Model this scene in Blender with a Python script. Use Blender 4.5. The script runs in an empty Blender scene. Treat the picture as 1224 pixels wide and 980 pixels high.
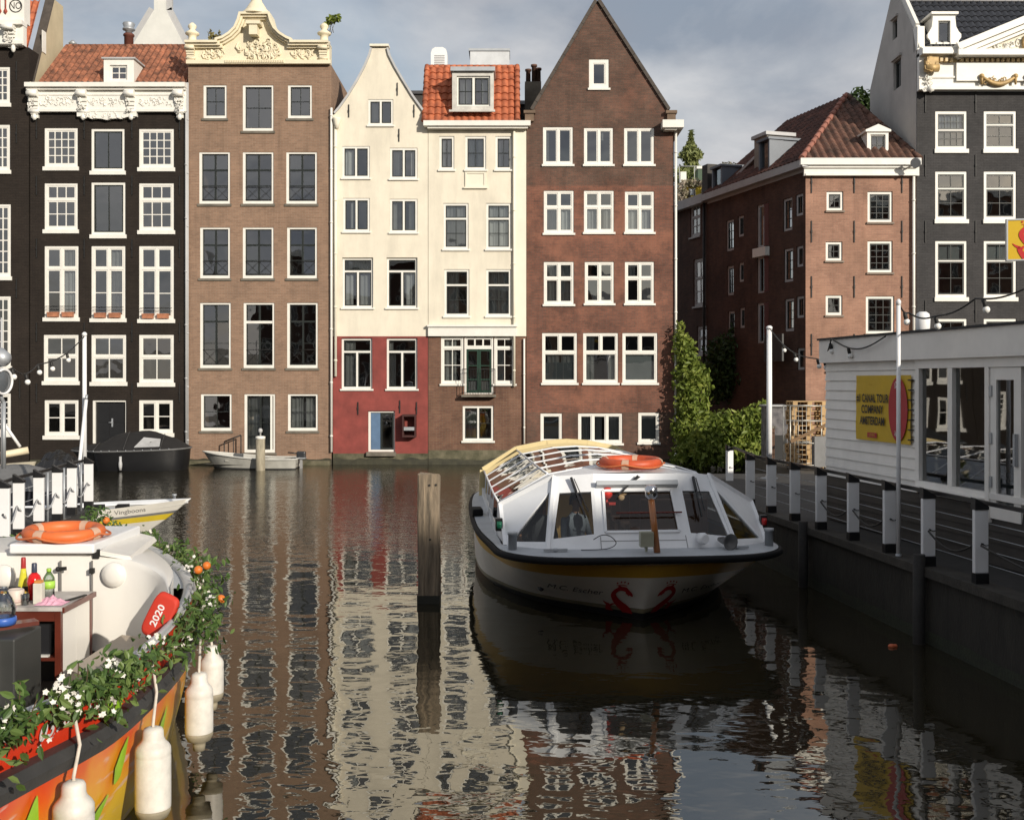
import bpy, bmesh, math, random
from mathutils import Vector, Matrix, noise
from mathutils.geometry import tessellate_polygon
random.seed(7)
R = math.radians
SC = bpy.context.scene
COL = SC.collection
F, CX, HZ, CAMH = 1300.0, 612.0, 455.0, 3.3

def at(px, py, Y):
    """a point of the place at distance Y, from where it shows in the photograph"""
    return Vector(((px - CX) * Y / F, Y, CAMH - (py - HZ) * Y / F))
def at_z(px, py, z):
    Y = (CAMH - z) * F / (py - HZ)
    return Vector(((px - CX) * Y / F, Y, z))

# ------------------------------------------------------------------ objects
def tag(o, label=None, cat=None, group=None, kind=None):
    if label: o['label'] = label
    if cat: o['category'] = cat
    if group: o['group'] = group
    if kind: o['kind'] = kind
    return o
def thing(name, label, cat, loc=(0, 0, 0), group=None):
    o = bpy.data.objects.new(name, None)
    o.empty_display_size = 0.2
    COL.objects.link(o)
    o.location = loc
    return tag(o, label, cat, group)
def put(o, parent):
    if parent is not None:
        o.parent = parent
        if parent.parent is None and parent.type == 'EMPTY':
            o.location = -Vector(parent.location)
def kids(o):
    return [c for c in bpy.data.objects if c.parent == o]
def copy_tree(o, parent=None, ch=None):
    c = o.copy(); COL.objects.link(c); c.parent = parent
    for k in kids(o): copy_tree(k, c)
    return c

class MB:
    def __init__(self): self.v = []; self.f = []; self.m = []; self.sm = []
    def add(self, vs, fs, mi=0, smooth=False):
        n = len(self.v); self.v += [tuple(v) for v in vs]
        for f in fs:
            self.f.append([i + n for i in f]); self.m.append(mi); self.sm.append(smooth)
    def quad(self, a, b, c, d, mi=0): self.add([a, b, c, d], [(0, 1, 2, 3)], mi)
    def hexa(self, p, mi=0):
        self.add(p, [(0, 3, 2, 1), (4, 5, 6, 7), (0, 1, 5, 4), (1, 2, 6, 5), (2, 3, 7, 6), (3, 0, 4, 7)], mi)
    def box(self, x0, x1, y0, y1, z0, z1, mi=0):
        self.hexa([(x0, y0, z0), (x1, y0, z0), (x1, y1, z0), (x0, y1, z0), (x0, y0, z1), (x1, y0, z1), (x1, y1, z1), (x0, y1, z1)], mi)
    def obox(self, c, ax, hx, hy, hz, mi=0):
        c = Vector(c); u, v, w = [Vector(a) for a in ax]
        P = [c + u * sx * hx + v * sy * hy + w * sz * hz for sz in (-1, 1) for (sx, sy) in ((-1, -1), (1, -1), (1, 1), (-1, 1))]
        self.hexa(P, mi)
    def bar(self, a, b, w, h, mi=0, up=(0, 0, 1)):
        a, b = Vector(a), Vector(b); d = (b - a); L = d.length; d.normalize()
        s = d.cross(Vector(up))
        if s.length < 1e-4: s = d.cross(Vector((1, 0, 0)))
        s.normalize(); t = s.cross(d)
        self.obox((a + b) / 2, (d, s, t), L / 2, w / 2, h / 2, mi)
    def tube(self, pts, r, n=8, mi=0, cap=True, smooth=True, closed=False):
        pts = [Vector(p) for p in pts]; k = len(pts)
        rs = r if isinstance(r, (list, tuple)) else [r] * k
        base = len(self.v); ref = None
        for i, p in enumerate(pts):
            if closed: d = pts[(i + 1) % k] - pts[i - 1]
            else: d = pts[min(i + 1, k - 1)] - pts[max(i - 1, 0)]
            if d.length < 1e-9: d = Vector((0, 0, 1))
            d.normalize()
            if ref is None:
                ref = d.orthogonal().normalized()
            s = (ref - d * ref.dot(d))
            s = s.normalized() if s.length > 1e-6 else d.orthogonal().normalized()
            ref = s; t = d.cross(s)
            for j in range(n):
                a = 2 * math.pi * j / n
                self.v.append(tuple(p + (s * math.cos(a) + t * math.sin(a)) * rs[i]))
        for i in range(k if closed else k - 1):
            i2 = (i + 1) % k
            for j in range(n):
                j2 = (j + 1) % n
                self.f.append([base + i * n + j, base + i * n + j2, base + i2 * n + j2, base + i2 * n + j]); self.m.append(mi); self.sm.append(smooth)
        if cap and not closed:
            self.f.append([base + j for j in range(n)][::-1]); self.m.append(mi); self.sm.append(False)
            self.f.append([base + (k - 1) * n + j for j in range(n)]); self.m.append(mi); self.sm.append(False)
    def lathe(self, prof, c=(0, 0, 0), n=16, mi=0, axis=None, smooth=True):
        """prof: (radius, height) pairs; axis: unit direction, z by default"""
        c = Vector(c); w = Vector(axis or (0, 0, 1)).normalized(); u = w.orthogonal().normalized(); v = w.cross(u)
        base = len(self.v); k = len(prof)
        for (r, h) in prof:
            for j in range(n):
                a = 2 * math.pi * j / n
                self.v.append(tuple(c + w * h + (u * math.cos(a) + v * math.sin(a)) * r))
        for i in range(k - 1):
            for j in range(n):
                j2 = (j + 1) % n
                self.f.append([base + i * n + j, base + i * n + j2, base + (i + 1) * n + j2, base + (i + 1) * n + j]); self.m.append(mi); self.sm.append(smooth)
        self.f.append([base + j for j in range(n)][::-1]); self.m.append(mi); self.sm.append(False)
        self.f.append([base + (k - 1) * n + j for j in range(n)]); self.m.append(mi); self.sm.append(False)
    def ball(self, c, rx, ry=None, rz=None, n=10, m=6, mi=0):
        ry = rx if ry is None else ry; rz = rx if rz is None else rz
        c = Vector(c); base = len(self.v)
        for i in range(m + 1):
            th = math.pi * i / m; s = max(math.sin(th), 0.02)
            for j in range(n):
                a = 2 * math.pi * j / n
                self.v.append((c.x + rx * s * math.cos(a), c.y + ry * s * math.sin(a), c.z - rz * math.cos(th)))
        for i in range(m):
            for j in range(n):
                j2 = (j + 1) % n
                self.f.append([base + i * n + j, base + i * n + j2, base + (i + 1) * n + j2, base + (i + 1) * n + j]); self.m.append(mi); self.sm.append(True)
        self.f.append([base + j for j in range(n)][::-1]); self.m.append(mi); self.sm.append(True)
        self.f.append([base + m * n + j for j in range(n)]); self.m.append(mi); self.sm.append(True)
    def grid(self, rows, mi=0, smooth=True, closed=False):
        n = len(self.v); k = len(rows[0])
        for r in rows: self.v += [tuple(p) for p in r]
        for i in range(len(rows) - 1):
            for j in range(k if closed else k - 1):
                j2 = (j + 1) % k
                self.f.append([n + i * k + j, n + i * k + j2, n + (i + 1) * k + j2, n + (i + 1) * k + j]); self.m.append(mi(i, j) if callable(mi) else mi); self.sm.append(smooth)
    def poly(self, pts, mi=0):
        """a flat outline, filled"""
        tr = tessellate_polygon([[Vector(p) for p in pts]])
        self.add(pts, [tuple(t) for t in tr], mi)
    def build(self, name, mats, parent=None, bevel=0):
        me = bpy.data.meshes.new(name)
        me.from_pydata(self.v, [], self.f)
        mats = mats if isinstance(mats, (list, tuple)) else [mats]
        for m in mats: me.materials.append(m)
        me.polygons.foreach_set('material_index', self.m)
        me.polygons.foreach_set('use_smooth', self.sm)
        me.update()
        o = bpy.data.objects.new(name, me); COL.objects.link(o); put(o, parent)
        if bevel:
            b = o.modifiers.new('bevel', 'BEVEL'); b.width = bevel; b.segments = 2; b.limit_method = 'ANGLE'; b.angle_limit = R(40)
        return o

class Plane:
    """a vertical face: p + u*s along it, z up, n*d out of it"""
    def __init__(self, p, u):
        self.p = Vector((p[0], p[1], 0)); self.u = Vector((u[0], u[1], 0)).normalized()
        self.n = Vector((self.u.y, -self.u.x, 0))
    def pt(self, s, d, z): 
        q = self.p + self.u * s + self.n * d
        return Vector((q.x, q.y, z))
    def st(self, px, py):
        k = (px - CX) / F          # ray direction (k, 1)
        # p + u s = (k t, t)
        den = self.u.x - k * self.u.y
        s = (k * self.p.y - self.p.x) / den
        t = self.p.y + self.u.y * s
        return s, CAMH - (py - HZ) * t / F
    def rect(self, x0, x1, y0, y1):
        s0, zt = self.st(x0, y0); s1, zb = self.st(x1, y1)
        sm = (x0 + x1) / 2
        _, za = self.st(sm, y0); _, zb = self.st(sm, y1)
        return (s0, s1, zb, za)
    def box(self, mb, s0, s1, d0, d1, z0, z1, mi=0):
        P = [self.pt(s, d, z) for z in (z0, z1) for (s, d) in ((s0, d1), (s1, d1), (s1, d0), (s0, d0))]
        mb.hexa(P, mi)

def plate(mb, pl, rect, holes, d, th, mi=0, outer=True):
    """a flat plate with rectangular holes, cut through"""
    s0, s1, z0, z1 = rect
    xs = sorted({s0, s1, *[max(s0, min(s1, h[i])) for h in holes for i in (0, 1)]})
    zs = sorted({z0, z1, *[max(z0, min(z1, h[i])) for h in holes for i in (2, 3)]})
    idx = {}
    def vid(s, z, dd):
        k = (round(s, 5), round(z, 5), dd)
        if k not in idx:
            idx[k] = len(mb.v); mb.v.append(tuple(pl.pt(s, dd, z)))
        return idx[k]
    solid = {}
    for i in range(len(xs) - 1):
        for j in range(len(zs) - 1):
            cx, cz = (xs[i] + xs[i + 1]) / 2, (zs[j] + zs[j + 1]) / 2
            solid[i, j] = not any(h[0] < cx < h[1] and h[2] < cz < h[3] for h in holes)
    for (i, j), ok in solid.items():
        if not ok: continue
        a, b, c, e = xs[i], xs[i + 1], zs[j], zs[j + 1]
        mb.f.append([vid(a, c, d), vid(b, c, d), vid(b, e, d), vid(a, e, d)]); mb.m.append(mi); mb.sm.append(False)
        mb.f.append([vid(a, e, d - th), vid(b, e, d - th), vid(b, c, d - th), vid(a, c, d - th)]); mb.m.append(mi); mb.sm.append(False)
        for (di, dj, p, q) in ((-1, 0, (a, e), (a, c)), (1, 0, (b, c), (b, e)), (0, -1, (a, c), (b, c)), (0, 1, (b, e), (a, e))):
            nb = solid.get((i + di, j + dj))
            if nb is None and not outer: continue
            if not nb:
                mb.f.append([vid(*p, d), vid(*p, d - th), vid(*q, d - th), vid(*q, d)]); mb.m.append(mi); mb.sm.append(False)

def gable_plate(mb, pl, outline, holes, d, th, mi=0):
    """a flat plate of any outline (s,z) with rectangular holes"""
    loops = [[(s, z) for s, z in outline]] + [[(h[0], h[2]), (h[0], h[3]), (h[1], h[3]), (h[1], h[2])] for h in holes]
    flat = [p for l in loops for p in l]
    tr = tessellate_polygon([[Vector((p[0], p[1], 0)) for p in l] for l in loops])
    front = [pl.pt(s, d, z) for s, z in flat]; back = [pl.pt(s, d - th, z) for s, z in flat]
    nrm = pl.n
    fs = []
    for t in tr:
        a, b, c = [front[i] for i in t]
        fs.append(tuple(t) if (b - a).cross(c - a).dot(nrm) > 0 else tuple(t)[::-1])
    mb.add(front, fs, mi); mb.add(back, [f[::-1] for f in fs], mi)
    o = 0
    for l in loops:
        k = len(l)
        for i in range(k):
            j = (i + 1) % k
            mb.quad(front[o + i], front[o + j], back[o + j], back[o + i], mi)
        o += k

def extrude(mb, pl, outline, d0, d1, mi=0):
    gable_plate(mb, pl, outline, [], d1, d1 - d0, mi)

def strip_moulding(mb, pl, path, k0, k1, d0, d1, mi=0):
    """one continuous moulding along a path in the (s,z) face, from offset k0 to k1 and depth d0 to d1, mitred at the bends"""
    P = [Vector(p) for p in path]; n = len(P); A = []; B = []
    for i in range(n):
        a = (P[i] - P[i - 1]).normalized() if i else (P[1] - P[0]).normalized(); b = (P[i + 1] - P[i]).normalized() if i < n - 1 else a
        na, nb = Vector((-a.y, a.x)), Vector((-b.y, b.x)); m = (na + nb).normalized(); sc = 1 / max(.45, m.dot(na))
        A.append(P[i] + m * k0 * sc); B.append(P[i] + m * k1 * sc)
    rows = [[pl.pt(p.x, d1, p.y) for p in A], [pl.pt(p.x, d1, p.y) for p in B], [pl.pt(p.x, d0, p.y) for p in B], [pl.pt(p.x, d0, p.y) for p in A], [pl.pt(p.x, d1, p.y) for p in A]]
    mb.grid(rows, mi, False)
    for i in (0, n - 1): mb.quad(rows[0][i], rows[1][i], rows[2][i], rows[3][i], mi)

# ------------------------------------------------------------------ materials
def nt(m):
    m.use_nodes = True; t = m.node_tree; t.nodes.clear(); return t
def N(t, typ, **kw):
    n = t.nodes.new(typ)
    for k, v in kw.items():
        if k.startswith('i_'):
            key = k[2:]
            key = int(key) if key.isdigit() else key.replace('_', ' ')
            n.inputs[key].default_value = v
        else: setattr(n, k, v)
    return n
def L(t, a, b): t.links.new(a, b)
def rgb(c, a=1.0): return (c[0], c[1], c[2], a)
def mul(c, k): return tuple(min(1, x * k) for x in c)
MATS = {}
def mat(name, c, rough=.6, var=.18, scale=2.5, metal=0., bump=0., bscale=30., spec=.5, c2=None, stretch=(1, 1, 1), stain=0., coat=0., sss=0.):
    if name in MATS: return MATS[name]
    m = bpy.data.materials.new(name); t = nt(m)
    out = N(t, 'ShaderNodeOutputMaterial'); b = N(t, 'ShaderNodeBsdfPrincipled')
    L(t, b.outputs[0], out.inputs[0])
    b.inputs['Roughness'].default_value = rough; b.inputs['Metallic'].default_value = metal
    b.inputs['Specular IOR Level'].default_value = spec
    if coat: b.inputs['Coat Weight'].default_value = coat; b.inputs['Coat Roughness'].default_value = .1
    tc = N(t, 'ShaderNodeTexCoord'); mp = N(t, 'ShaderNodeMapping'); mp.inputs['Scale'].default_value = stretch
    L(t, tc.outputs['Object'], mp.inputs[0])
    no = N(t, 'ShaderNodeTexNoise', i_Scale=scale, i_Detail=6., i_Roughness=.62); L(t, mp.outputs[0], no.inputs['Vector'])
    rp = N(t, 'ShaderNodeValToRGB')
    rp.color_ramp.elements[0].position = .3; rp.color_ramp.elements[1].position = .7
    rp.color_ramp.elements[0].color = rgb(mul(c2 or c, 1 - var)); rp.color_ramp.elements[1].color = rgb(mul(c, 1 + var * .6))
    L(t, no.outputs[0], rp.inputs[0])
    col = rp.outputs[0]
    if stain:
        n2 = N(t, 'ShaderNodeTexNoise', i_Scale=.55, i_Detail=7., i_Roughness=.7)
        mp2 = N(t, 'ShaderNodeMapping'); mp2.inputs['Scale'].default_value = (2.2, 2.2, .45)
        L(t, tc.outputs['Object'], mp2.inputs[0]); L(t, mp2.outputs[0], n2.inputs['Vector'])
        r2 = N(t, 'ShaderNodeValToRGB'); r2.color_ramp.elements[0].position = .45; r2.color_ramp.elements[1].position = .75
        r2.color_ramp.elements[0].color = (0, 0, 0, 1); r2.color_ramp.elements[1].color = (stain, stain, stain, 1)
        L(t, n2.outputs[0], r2.inputs[0])
        mx = N(t, 'ShaderNodeMix', data_type='RGBA'); L(t, r2.outputs[0], mx.inputs[0]); L(t, col, mx.inputs[6])
        mx.inputs[7].default_value = rgb(mul(c, .55)); col = mx.outputs[2]
    L(t, col, b.inputs['Base Color'])
    if bump:
        n3 = N(t, 'ShaderNodeTexNoise', i_Scale=bscale, i_Detail=5.); L(t, mp.outputs[0], n3.inputs['Vector'])
        bp = N(t, 'ShaderNodeBump', i_Strength=bump, i_Distance=.02); L(t, n3.outputs[0], bp.inputs['Height']); L(t, bp.outputs[0], b.inputs['Normal'])
    MATS[name] = m; return m

def brick(name, c1, c2, mortar, bw=.22, bh=.065, patch=None, patch_amt=.5, rough=.85, stain=.35, msize=.008):
    m = bpy.data.materials.new(name); t = nt(m); MATS[name] = m
    out = N(t, 'ShaderNodeOutputMaterial'); b = N(t, 'ShaderNodeBsdfPrincipled', i_Roughness=rough); L(t, b.outputs[0], out.inputs[0])
    b.inputs['Specular IOR Level'].default_value = .25
    tc = N(t, 'ShaderNodeTexCoord'); ge = N(t, 'ShaderNodeNewGeometry')
    sx = N(t, 'ShaderNodeSeparateXYZ'); L(t, tc.outputs['Object'], sx.inputs[0])
    sn = N(t, 'ShaderNodeSeparateXYZ'); L(t, ge.outputs['True Normal'], sn.inputs[0])
    ab = N(t, 'ShaderNodeMath', operation='ABSOLUTE'); L(t, sn.outputs[0], ab.inputs[0])
    gt = N(t, 'ShaderNodeMath', operation='GREATER_THAN'); L(t, ab.outputs[0], gt.inputs[0]); gt.inputs[1].default_value = .6
    mxu = N(t, 'ShaderNodeMix', data_type='FLOAT'); L(t, gt.outputs[0], mxu.inputs[0]); L(t, sx.outputs[0], mxu.inputs[2]); L(t, sx.outputs[1], mxu.inputs[3])
    cb = N(t, 'ShaderNodeCombineXYZ'); L(t, mxu.outputs[0], cb.inputs[0]); L(t, sx.outputs[2], cb.inputs[1])
    br = N(t, 'ShaderNodeTexBrick', i_Scale=1.); br.inputs['Brick Width'].default_value = bw; br.inputs['Row Height'].default_value = bh
    br.inputs['Mortar Size'].default_value = msize; br.inputs['Mortar Smooth'].default_value = .2; br.inputs['Bias'].default_value = 0
    br.inputs['Color1'].default_value = rgb(c1); br.inputs['Color2'].default_value = rgb(c2); br.inputs['Mortar'].default_value = rgb(mortar)
    L(t, cb.outputs[0], br.inputs['Vector'])
    col = br.outputs[0]
    n1 = N(t, 'ShaderNodeTexNoise', i_Scale=.7, i_Detail=8., i_Roughness=.7); L(t, tc.outputs['Object'], n1.inputs['Vector'])
    r1 = N(t, 'ShaderNodeValToRGB'); r1.color_ramp.elements[0].position = .35; r1.color_ramp.elements[1].position = .68
    r1.color_ramp.elements[0].color = (1 - stain, 1 - stain, 1 - stain, 1); r1.color_ramp.elements[1].color = (1.12, 1.1, 1.08, 1); L(t, n1.outputs[0], r1.inputs[0])
    mm = N(t, 'ShaderNodeMix', data_type='RGBA', blend_type='MULTIPLY'); mm.inputs[0].default_value = 1; L(t, col, mm.inputs[6]); L(t, r1.outputs[0], mm.inputs[7]); col = mm.outputs[2]
    # streaks of damp, running down
    mp2 = N(t, 'ShaderNodeMapping'); mp2.inputs['Scale'].default_value = (3.2, 3.2, .3); L(t, tc.outputs['Object'], mp2.inputs[0])
    n5 = N(t, 'ShaderNodeTexNoise', i_Scale=.8, i_Detail=6., i_Roughness=.7); L(t, mp2.outputs[0], n5.inputs['Vector'])
    r5 = N(t, 'ShaderNodeValToRGB'); r5.color_ramp.elements[0].position = .5; r5.color_ramp.elements[1].position = .8
    r5.color_ramp.elements[0].color = (1, 1, 1, 1); r5.color_ramp.elements[1].color = (.7, .7, .7, 1); L(t, n5.outputs[0], r5.inputs[0])
    m5 = N(t, 'ShaderNodeMix', data_type='RGBA', blend_type='MULTIPLY'); m5.inputs[0].default_value = 1; L(t, col, m5.inputs[6]); L(t, r5.outputs[0], m5.inputs[7]); col = m5.outputs[2]
    if patch:
        n2 = N(t, 'ShaderNodeTexNoise', i_Scale=.45, i_Detail=9., i_Roughness=.75); 
        mp = N(t, 'ShaderNodeMapping'); mp.inputs['Location'].default_value = (3, 7, 5); L(t, tc.outputs['Object'], mp.inputs[0]); L(t, mp.outputs[0], n2.inputs['Vector'])
        r2 = N(t, 'ShaderNodeValToRGB'); r2.color_ramp.elements[0].position = .5; r2.color_ramp.elements[1].position = .62
        r2.color_ramp.elements[0].color = (0, 0, 0, 1); r2.color_ramp.elements[1].color = (patch_amt,) * 3 + (1,); L(t, n2.outputs[0], r2.inputs[0])
        mx = N(t, 'ShaderNodeMix', data_type='RGBA'); L(t, r2.outputs[0], mx.inputs[0]); L(t, col, mx.inputs[6]); mx.inputs[7].default_value = rgb(patch); col = mx.outputs[2]
    L(t, col, b.inputs['Base Color'])
    bp = N(t, 'ShaderNodeBump', i_Strength=.5, i_Distance=.01); L(t, br.outputs['Fac'], bp.inputs['Height']); bp.invert = True
    L(t, bp.outputs[0], b.inputs['Normal'])
    return m

def glass(name, tint=(.8, .85, .85), refl=.06, ior=1.5, wav=.004, wscale=2.2):
    m = bpy.data.materials.new(name); t = nt(m); MATS[name] = m
    out = N(t, 'ShaderNodeOutputMaterial'); mx = N(t, 'ShaderNodeMixShader'); L(t, mx.outputs[0], out.inputs[0])
    tr = N(t, 'ShaderNodeBsdfTransparent'); tr.inputs[0].default_value = rgb(tint)
    gl = N(t, 'ShaderNodeBsdfGlossy'); gl.inputs['Roughness'].default_value = .015
    fr = N(t, 'ShaderNodeFresnel', i_IOR=ior)
    ma = N(t, 'ShaderNodeMath', operation='MULTIPLY_ADD'); L(t, fr.outputs[0], ma.inputs[0]); ma.inputs[1].default_value = 1.5; ma.inputs[2].default_value = refl; ma.use_clamp = True
    tc = N(t, 'ShaderNodeTexCoord'); no = N(t, 'ShaderNodeTexNoise', i_Scale=wscale, i_Detail=1.); L(t, tc.outputs['Object'], no.inputs['Vector'])
    bp = N(t, 'ShaderNodeBump', i_Strength=1., i_Distance=wav); L(t, no.outputs[0], bp.inputs['Height']); L(t, bp.outputs[0], gl.inputs['Normal'])
    L(t, ma.outputs[0], mx.inputs[0]); L(t, tr.outputs[0], mx.inputs[1]); L(t, gl.outputs[0], mx.inputs[2])
    return m

def leaf_mat(name, c1, c2, c3, rough=.5, trans=.25):
    m = bpy.data.materials.new(name); t = nt(m); MATS[name] = m
    out = N(t, 'ShaderNodeOutputMaterial'); b = N(t, 'ShaderNodeBsdfPrincipled', i_Roughness=rough); b.inputs['Specular IOR Level'].default_value = .35
    ge = N(t, 'ShaderNodeNewGeometry'); rp = N(t, 'ShaderNodeValToRGB')
    rp.color_ramp.elements[0].color = rgb(c1); rp.color_ramp.elements[1].color = rgb(c3); e = rp.color_ramp.elements.new(.5); e.color = rgb(c2)
    tc = N(t, 'ShaderNodeTexCoord'); no = N(t, 'ShaderNodeTexNoise', i_Scale=1.3, i_Detail=3.); L(t, tc.outputs['Object'], no.inputs['Vector'])
    av = N(t, 'ShaderNodeMath', operation='MULTIPLY_ADD'); L(t, no.outputs[0], av.inputs[0]); av.inputs[1].default_value = .9
    sub = N(t, 'ShaderNodeMath', operation='MULTIPLY_ADD'); L(t, ge.outputs['Random Per Island'], sub.inputs[0]); sub.inputs[1].default_value = .6; sub.inputs[2].default_value = -.25
    L(t, sub.outputs[0], av.inputs[2]); L(t, av.outputs[0], rp.inputs[0]); L(t, rp.outputs[0], b.inputs['Base Color'])
    tl = N(t, 'ShaderNodeBsdfTranslucent'); L(t, rp.outputs[0], tl.inputs[0])
    mx = N(t, 'ShaderNodeMixShader'); mx.inputs[0].default_value = trans; L(t, b.outputs[0], mx.inputs[1]); L(t, tl.outputs[0], mx.inputs[2]); L(t, mx.outputs[0], out.inputs[0])
    return m

def leaves(mb, pts, size, mi=0, shape=1.6, up=.0):
    """one bent leaf at every point"""
    for p in pts:
        p = Vector(p); s = size * random.uniform(.6, 1.3)
        d = Vector((random.gauss(0, 1), random.gauss(0, 1), random.gauss(0, 1) + up))
        d.normalize(); w = d.orthogonal().normalized()
        w.rotate(Matrix.Rotation(random.uniform(0, 6.28), 3, d)); n = d.cross(w)
        a, b = d * s * shape * .5, w * s * .38
        q = n * s * .10
        mb.add([p - a, p - a * .35 + b * .9 + q, p + a * .35 + b * .75 + q * .8, p + a - q, p + a * .35 - b * .75 + q * .8, p - a * .35 - b * .9 + q], [(0, 1, 2, 3), (0, 3, 4, 5)], mi)

def blob_points(blobs, n, shell=.55):
    """points in a union of ellipsoids (x,y,z, rx,ry,rz), denser to the outside"""
    vol = [b[3] * b[4] * b[5] for b in blobs]; out = []
    while len(out) < n:
        b = random.choices(blobs, vol)[0]
        d = Vector((random.gauss(0, 1), random.gauss(0, 1), random.gauss(0, 1))).normalized()
        r = shell + (1 - shell) * random.random() if random.random() < .8 else random.random()
        r *= 1 + .35 * noise.noise(Vector((b[0], b[1], b[2])) * .7 + d * 2.2)
        out.append((b[0] + d.x * r * b[3], b[1] + d.y * r * b[4], b[2] + d.z * r * b[5]))
    return out

def text_mesh(body, size, name='lettering', spacing=1.0, bold=0.):
    cu = bpy.data.curves.new(name, 'FONT'); cu.body = body; cu.size = size; cu.align_x = 'CENTER'; cu.align_y = 'CENTER'; cu.space_character = spacing; cu.offset = bold
    cu.resolution_u = 3
    o = bpy.data.objects.new(name, cu); COL.objects.link(o)
    dg = bpy.context.evaluated_depsgraph_get(); dg.update()
    me = bpy.data.meshes.new_from_object(o.evaluated_get(dg))
    bpy.data.objects.remove(o); bpy.data.curves.remove(cu)
    return me
def text_on(body, size, place, m, parent, name='lettering', sx=1., bold=0., spacing=1.):
    """lettering laid on a surface: place(x, y) gives the point for the letter plane's x, y"""
    me = text_mesh(body, size, name, spacing, bold)
    vs = [place(v.co.x * sx, v.co.y) for v in me.vertices]; fs = [list(p.vertices) for p in me.polygons]
    bpy.data.meshes.remove(me)
    mb = MB(); mb.add(vs, fs); return mb.build(name, m, parent)

def stroke(mb, pts, ws, place, mi=0, sub=6):
    """a brush stroke of varying width on a surface"""
    P = []; W = []
    k = len(pts)
    for i in range(k - 1):
        p0, p1, p2, p3 = [Vector(pts[max(0, min(k - 1, j))]) for j in (i - 1, i, i + 1, i + 2)]
        for j in range(sub):
            t = j / sub
            P.append(.5 * ((2 * p1) + (p2 - p0) * t + (2 * p0 - 5 * p1 + 4 * p2 - p3) * t * t + (3 * p1 - p0 - 3 * p2 + p3) * t ** 3)); W.append(ws[i] * (1 - t) + ws[i + 1] * t)
    P.append(Vector(pts[-1])); W.append(ws[-1])
    Lp = []; Rp = []
    for i in range(len(P)):
        d = P[min(i + 1, len(P) - 1)] - P[max(0, i - 1)]; d.normalize(); nn = Vector((-d.y, d.x))
        Lp.append(P[i] + nn * W[i] / 2); Rp.append(P[i] - nn * W[i] / 2)
    mb.grid([[place(*a) for a in Lp], [place(*a) for a in Rp]], mi, False)
def smooth_path(pts, sub=6, closed=False):
    k = len(pts); out = []
    pts = [Vector(p) for p in pts]
    for i in range(k if closed else k - 1):
        if closed: p0, p1, p2, p3 = [pts[j % k] for j in (i - 1, i, i + 1, i + 2)]
        else: p0, p1, p2, p3 = [pts[max(0, min(k - 1, j))] for j in (i - 1, i, i + 1, i + 2)]
        for j in range(sub):
            t = j / sub
            out.append(.5 * ((2 * p1) + (p2 - p0) * t + (2 * p0 - 5 * p1 + 4 * p2 - p3) * t * t + (3 * p1 - p0 - 3 * p2 + p3) * t ** 3))
    if not closed: out.append(pts[-1])
    return out
def lerp(a, b, t): return a + (b - a) * t
def interp(tab, x):
    if x <= tab[0][0]: return tab[0][1]
    for (a, va), (b, vb) in zip(tab, tab[1:]):
        if x <= b: return va + (vb - va) * (x - a) / (b - a)
    return tab[-1][1]
# ------------------------------------------------------------------ camera, sky, sun
cam = bpy.data.cameras.new('camera'); co = bpy.data.objects.new('camera', cam); COL.objects.link(co)
co.location = (0, 0, CAMH); co.rotation_euler = (R(90), 0, 0)
cam.sensor_width = 36; cam.lens = F / 1224 * 36; cam.shift_y = -35 / 1224; cam.clip_end = 3000; cam.clip_start = .1
SC.camera = co
SUN = Vector((.60, -.80, 0)).normalized(); ELEV = R(20)
tosun = Vector((SUN.x * math.cos(ELEV), SUN.y * math.cos(ELEV), math.sin(ELEV)))
sl = bpy.data.lights.new('sun', 'SUN'); sl.energy = 4.3; sl.angle = R(.5); sl.color = (1., .92, .80)
so = bpy.data.objects.new('sun', sl); COL.objects.link(so); so.rotation_euler = tosun.to_track_quat('Z', 'Y').to_euler(); so.location = (30, -40, 40)
w = bpy.data.worlds.new('World'); SC.world = w; w.use_nodes = True; t = w.node_tree; t.nodes.clear()
out = N(t, 'ShaderNodeOutputWorld'); bg = N(t, 'ShaderNodeBackground'); bg.inputs['Strength'].default_value = .105; L(t, bg.outputs[0], out.inputs[0])
sk = N(t, 'ShaderNodeTexSky', sky_type='NISHITA', sun_disc=False, sun_elevation=ELEV, sun_rotation=math.atan2(tosun.x, tosun.y), air_density=1.2, dust_density=1.5, ozone_density=1.2)
tc = N(t, 'ShaderNodeTexCoord'); mp = N(t, 'ShaderNodeMapping'); mp.inputs['Scale'].default_value = (1., 1., 2.0); L(t, tc.outputs['Generated'], mp.inputs[0])
c1 = N(t, 'ShaderNodeTexNoise', i_Scale=2.6, i_Detail=7., i_Roughness=.52, i_Distortion=.4); mp.inputs['Location'].default_value = (.35, .1, .25); L(t, mp.outputs[0], c1.inputs['Vector'])
r1 = N(t, 'ShaderNodeValToRGB'); r1.color_ramp.elements[0].position = .30; r1.color_ramp.elements[1].position = .62
r1.color_ramp.elements[0].color = (.35, .35, .35, 1); r1.color_ramp.elements[1].color = (1, 1, 1, 1); L(t, c1.outputs[0], r1.inputs[0])
c2 = N(t, 'ShaderNodeTexNoise', i_Scale=4.2, i_Detail=8., i_Roughness=.55, i_Distortion=.3); L(t, mp.outputs[0], c2.inputs['Vector'])
r2 = N(t, 'ShaderNodeValToRGB'); r2.color_ramp.elements[0].position = .36; r2.color_ramp.elements[1].position = .66
r2.color_ramp.elements[0].color = (2.75, 3.02, 3.55, 1); r2.color_ramp.elements[1].color = (6.5, 6.4, 6.4, 1); L(t, c2.outputs[0], r2.inputs[0])
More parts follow.
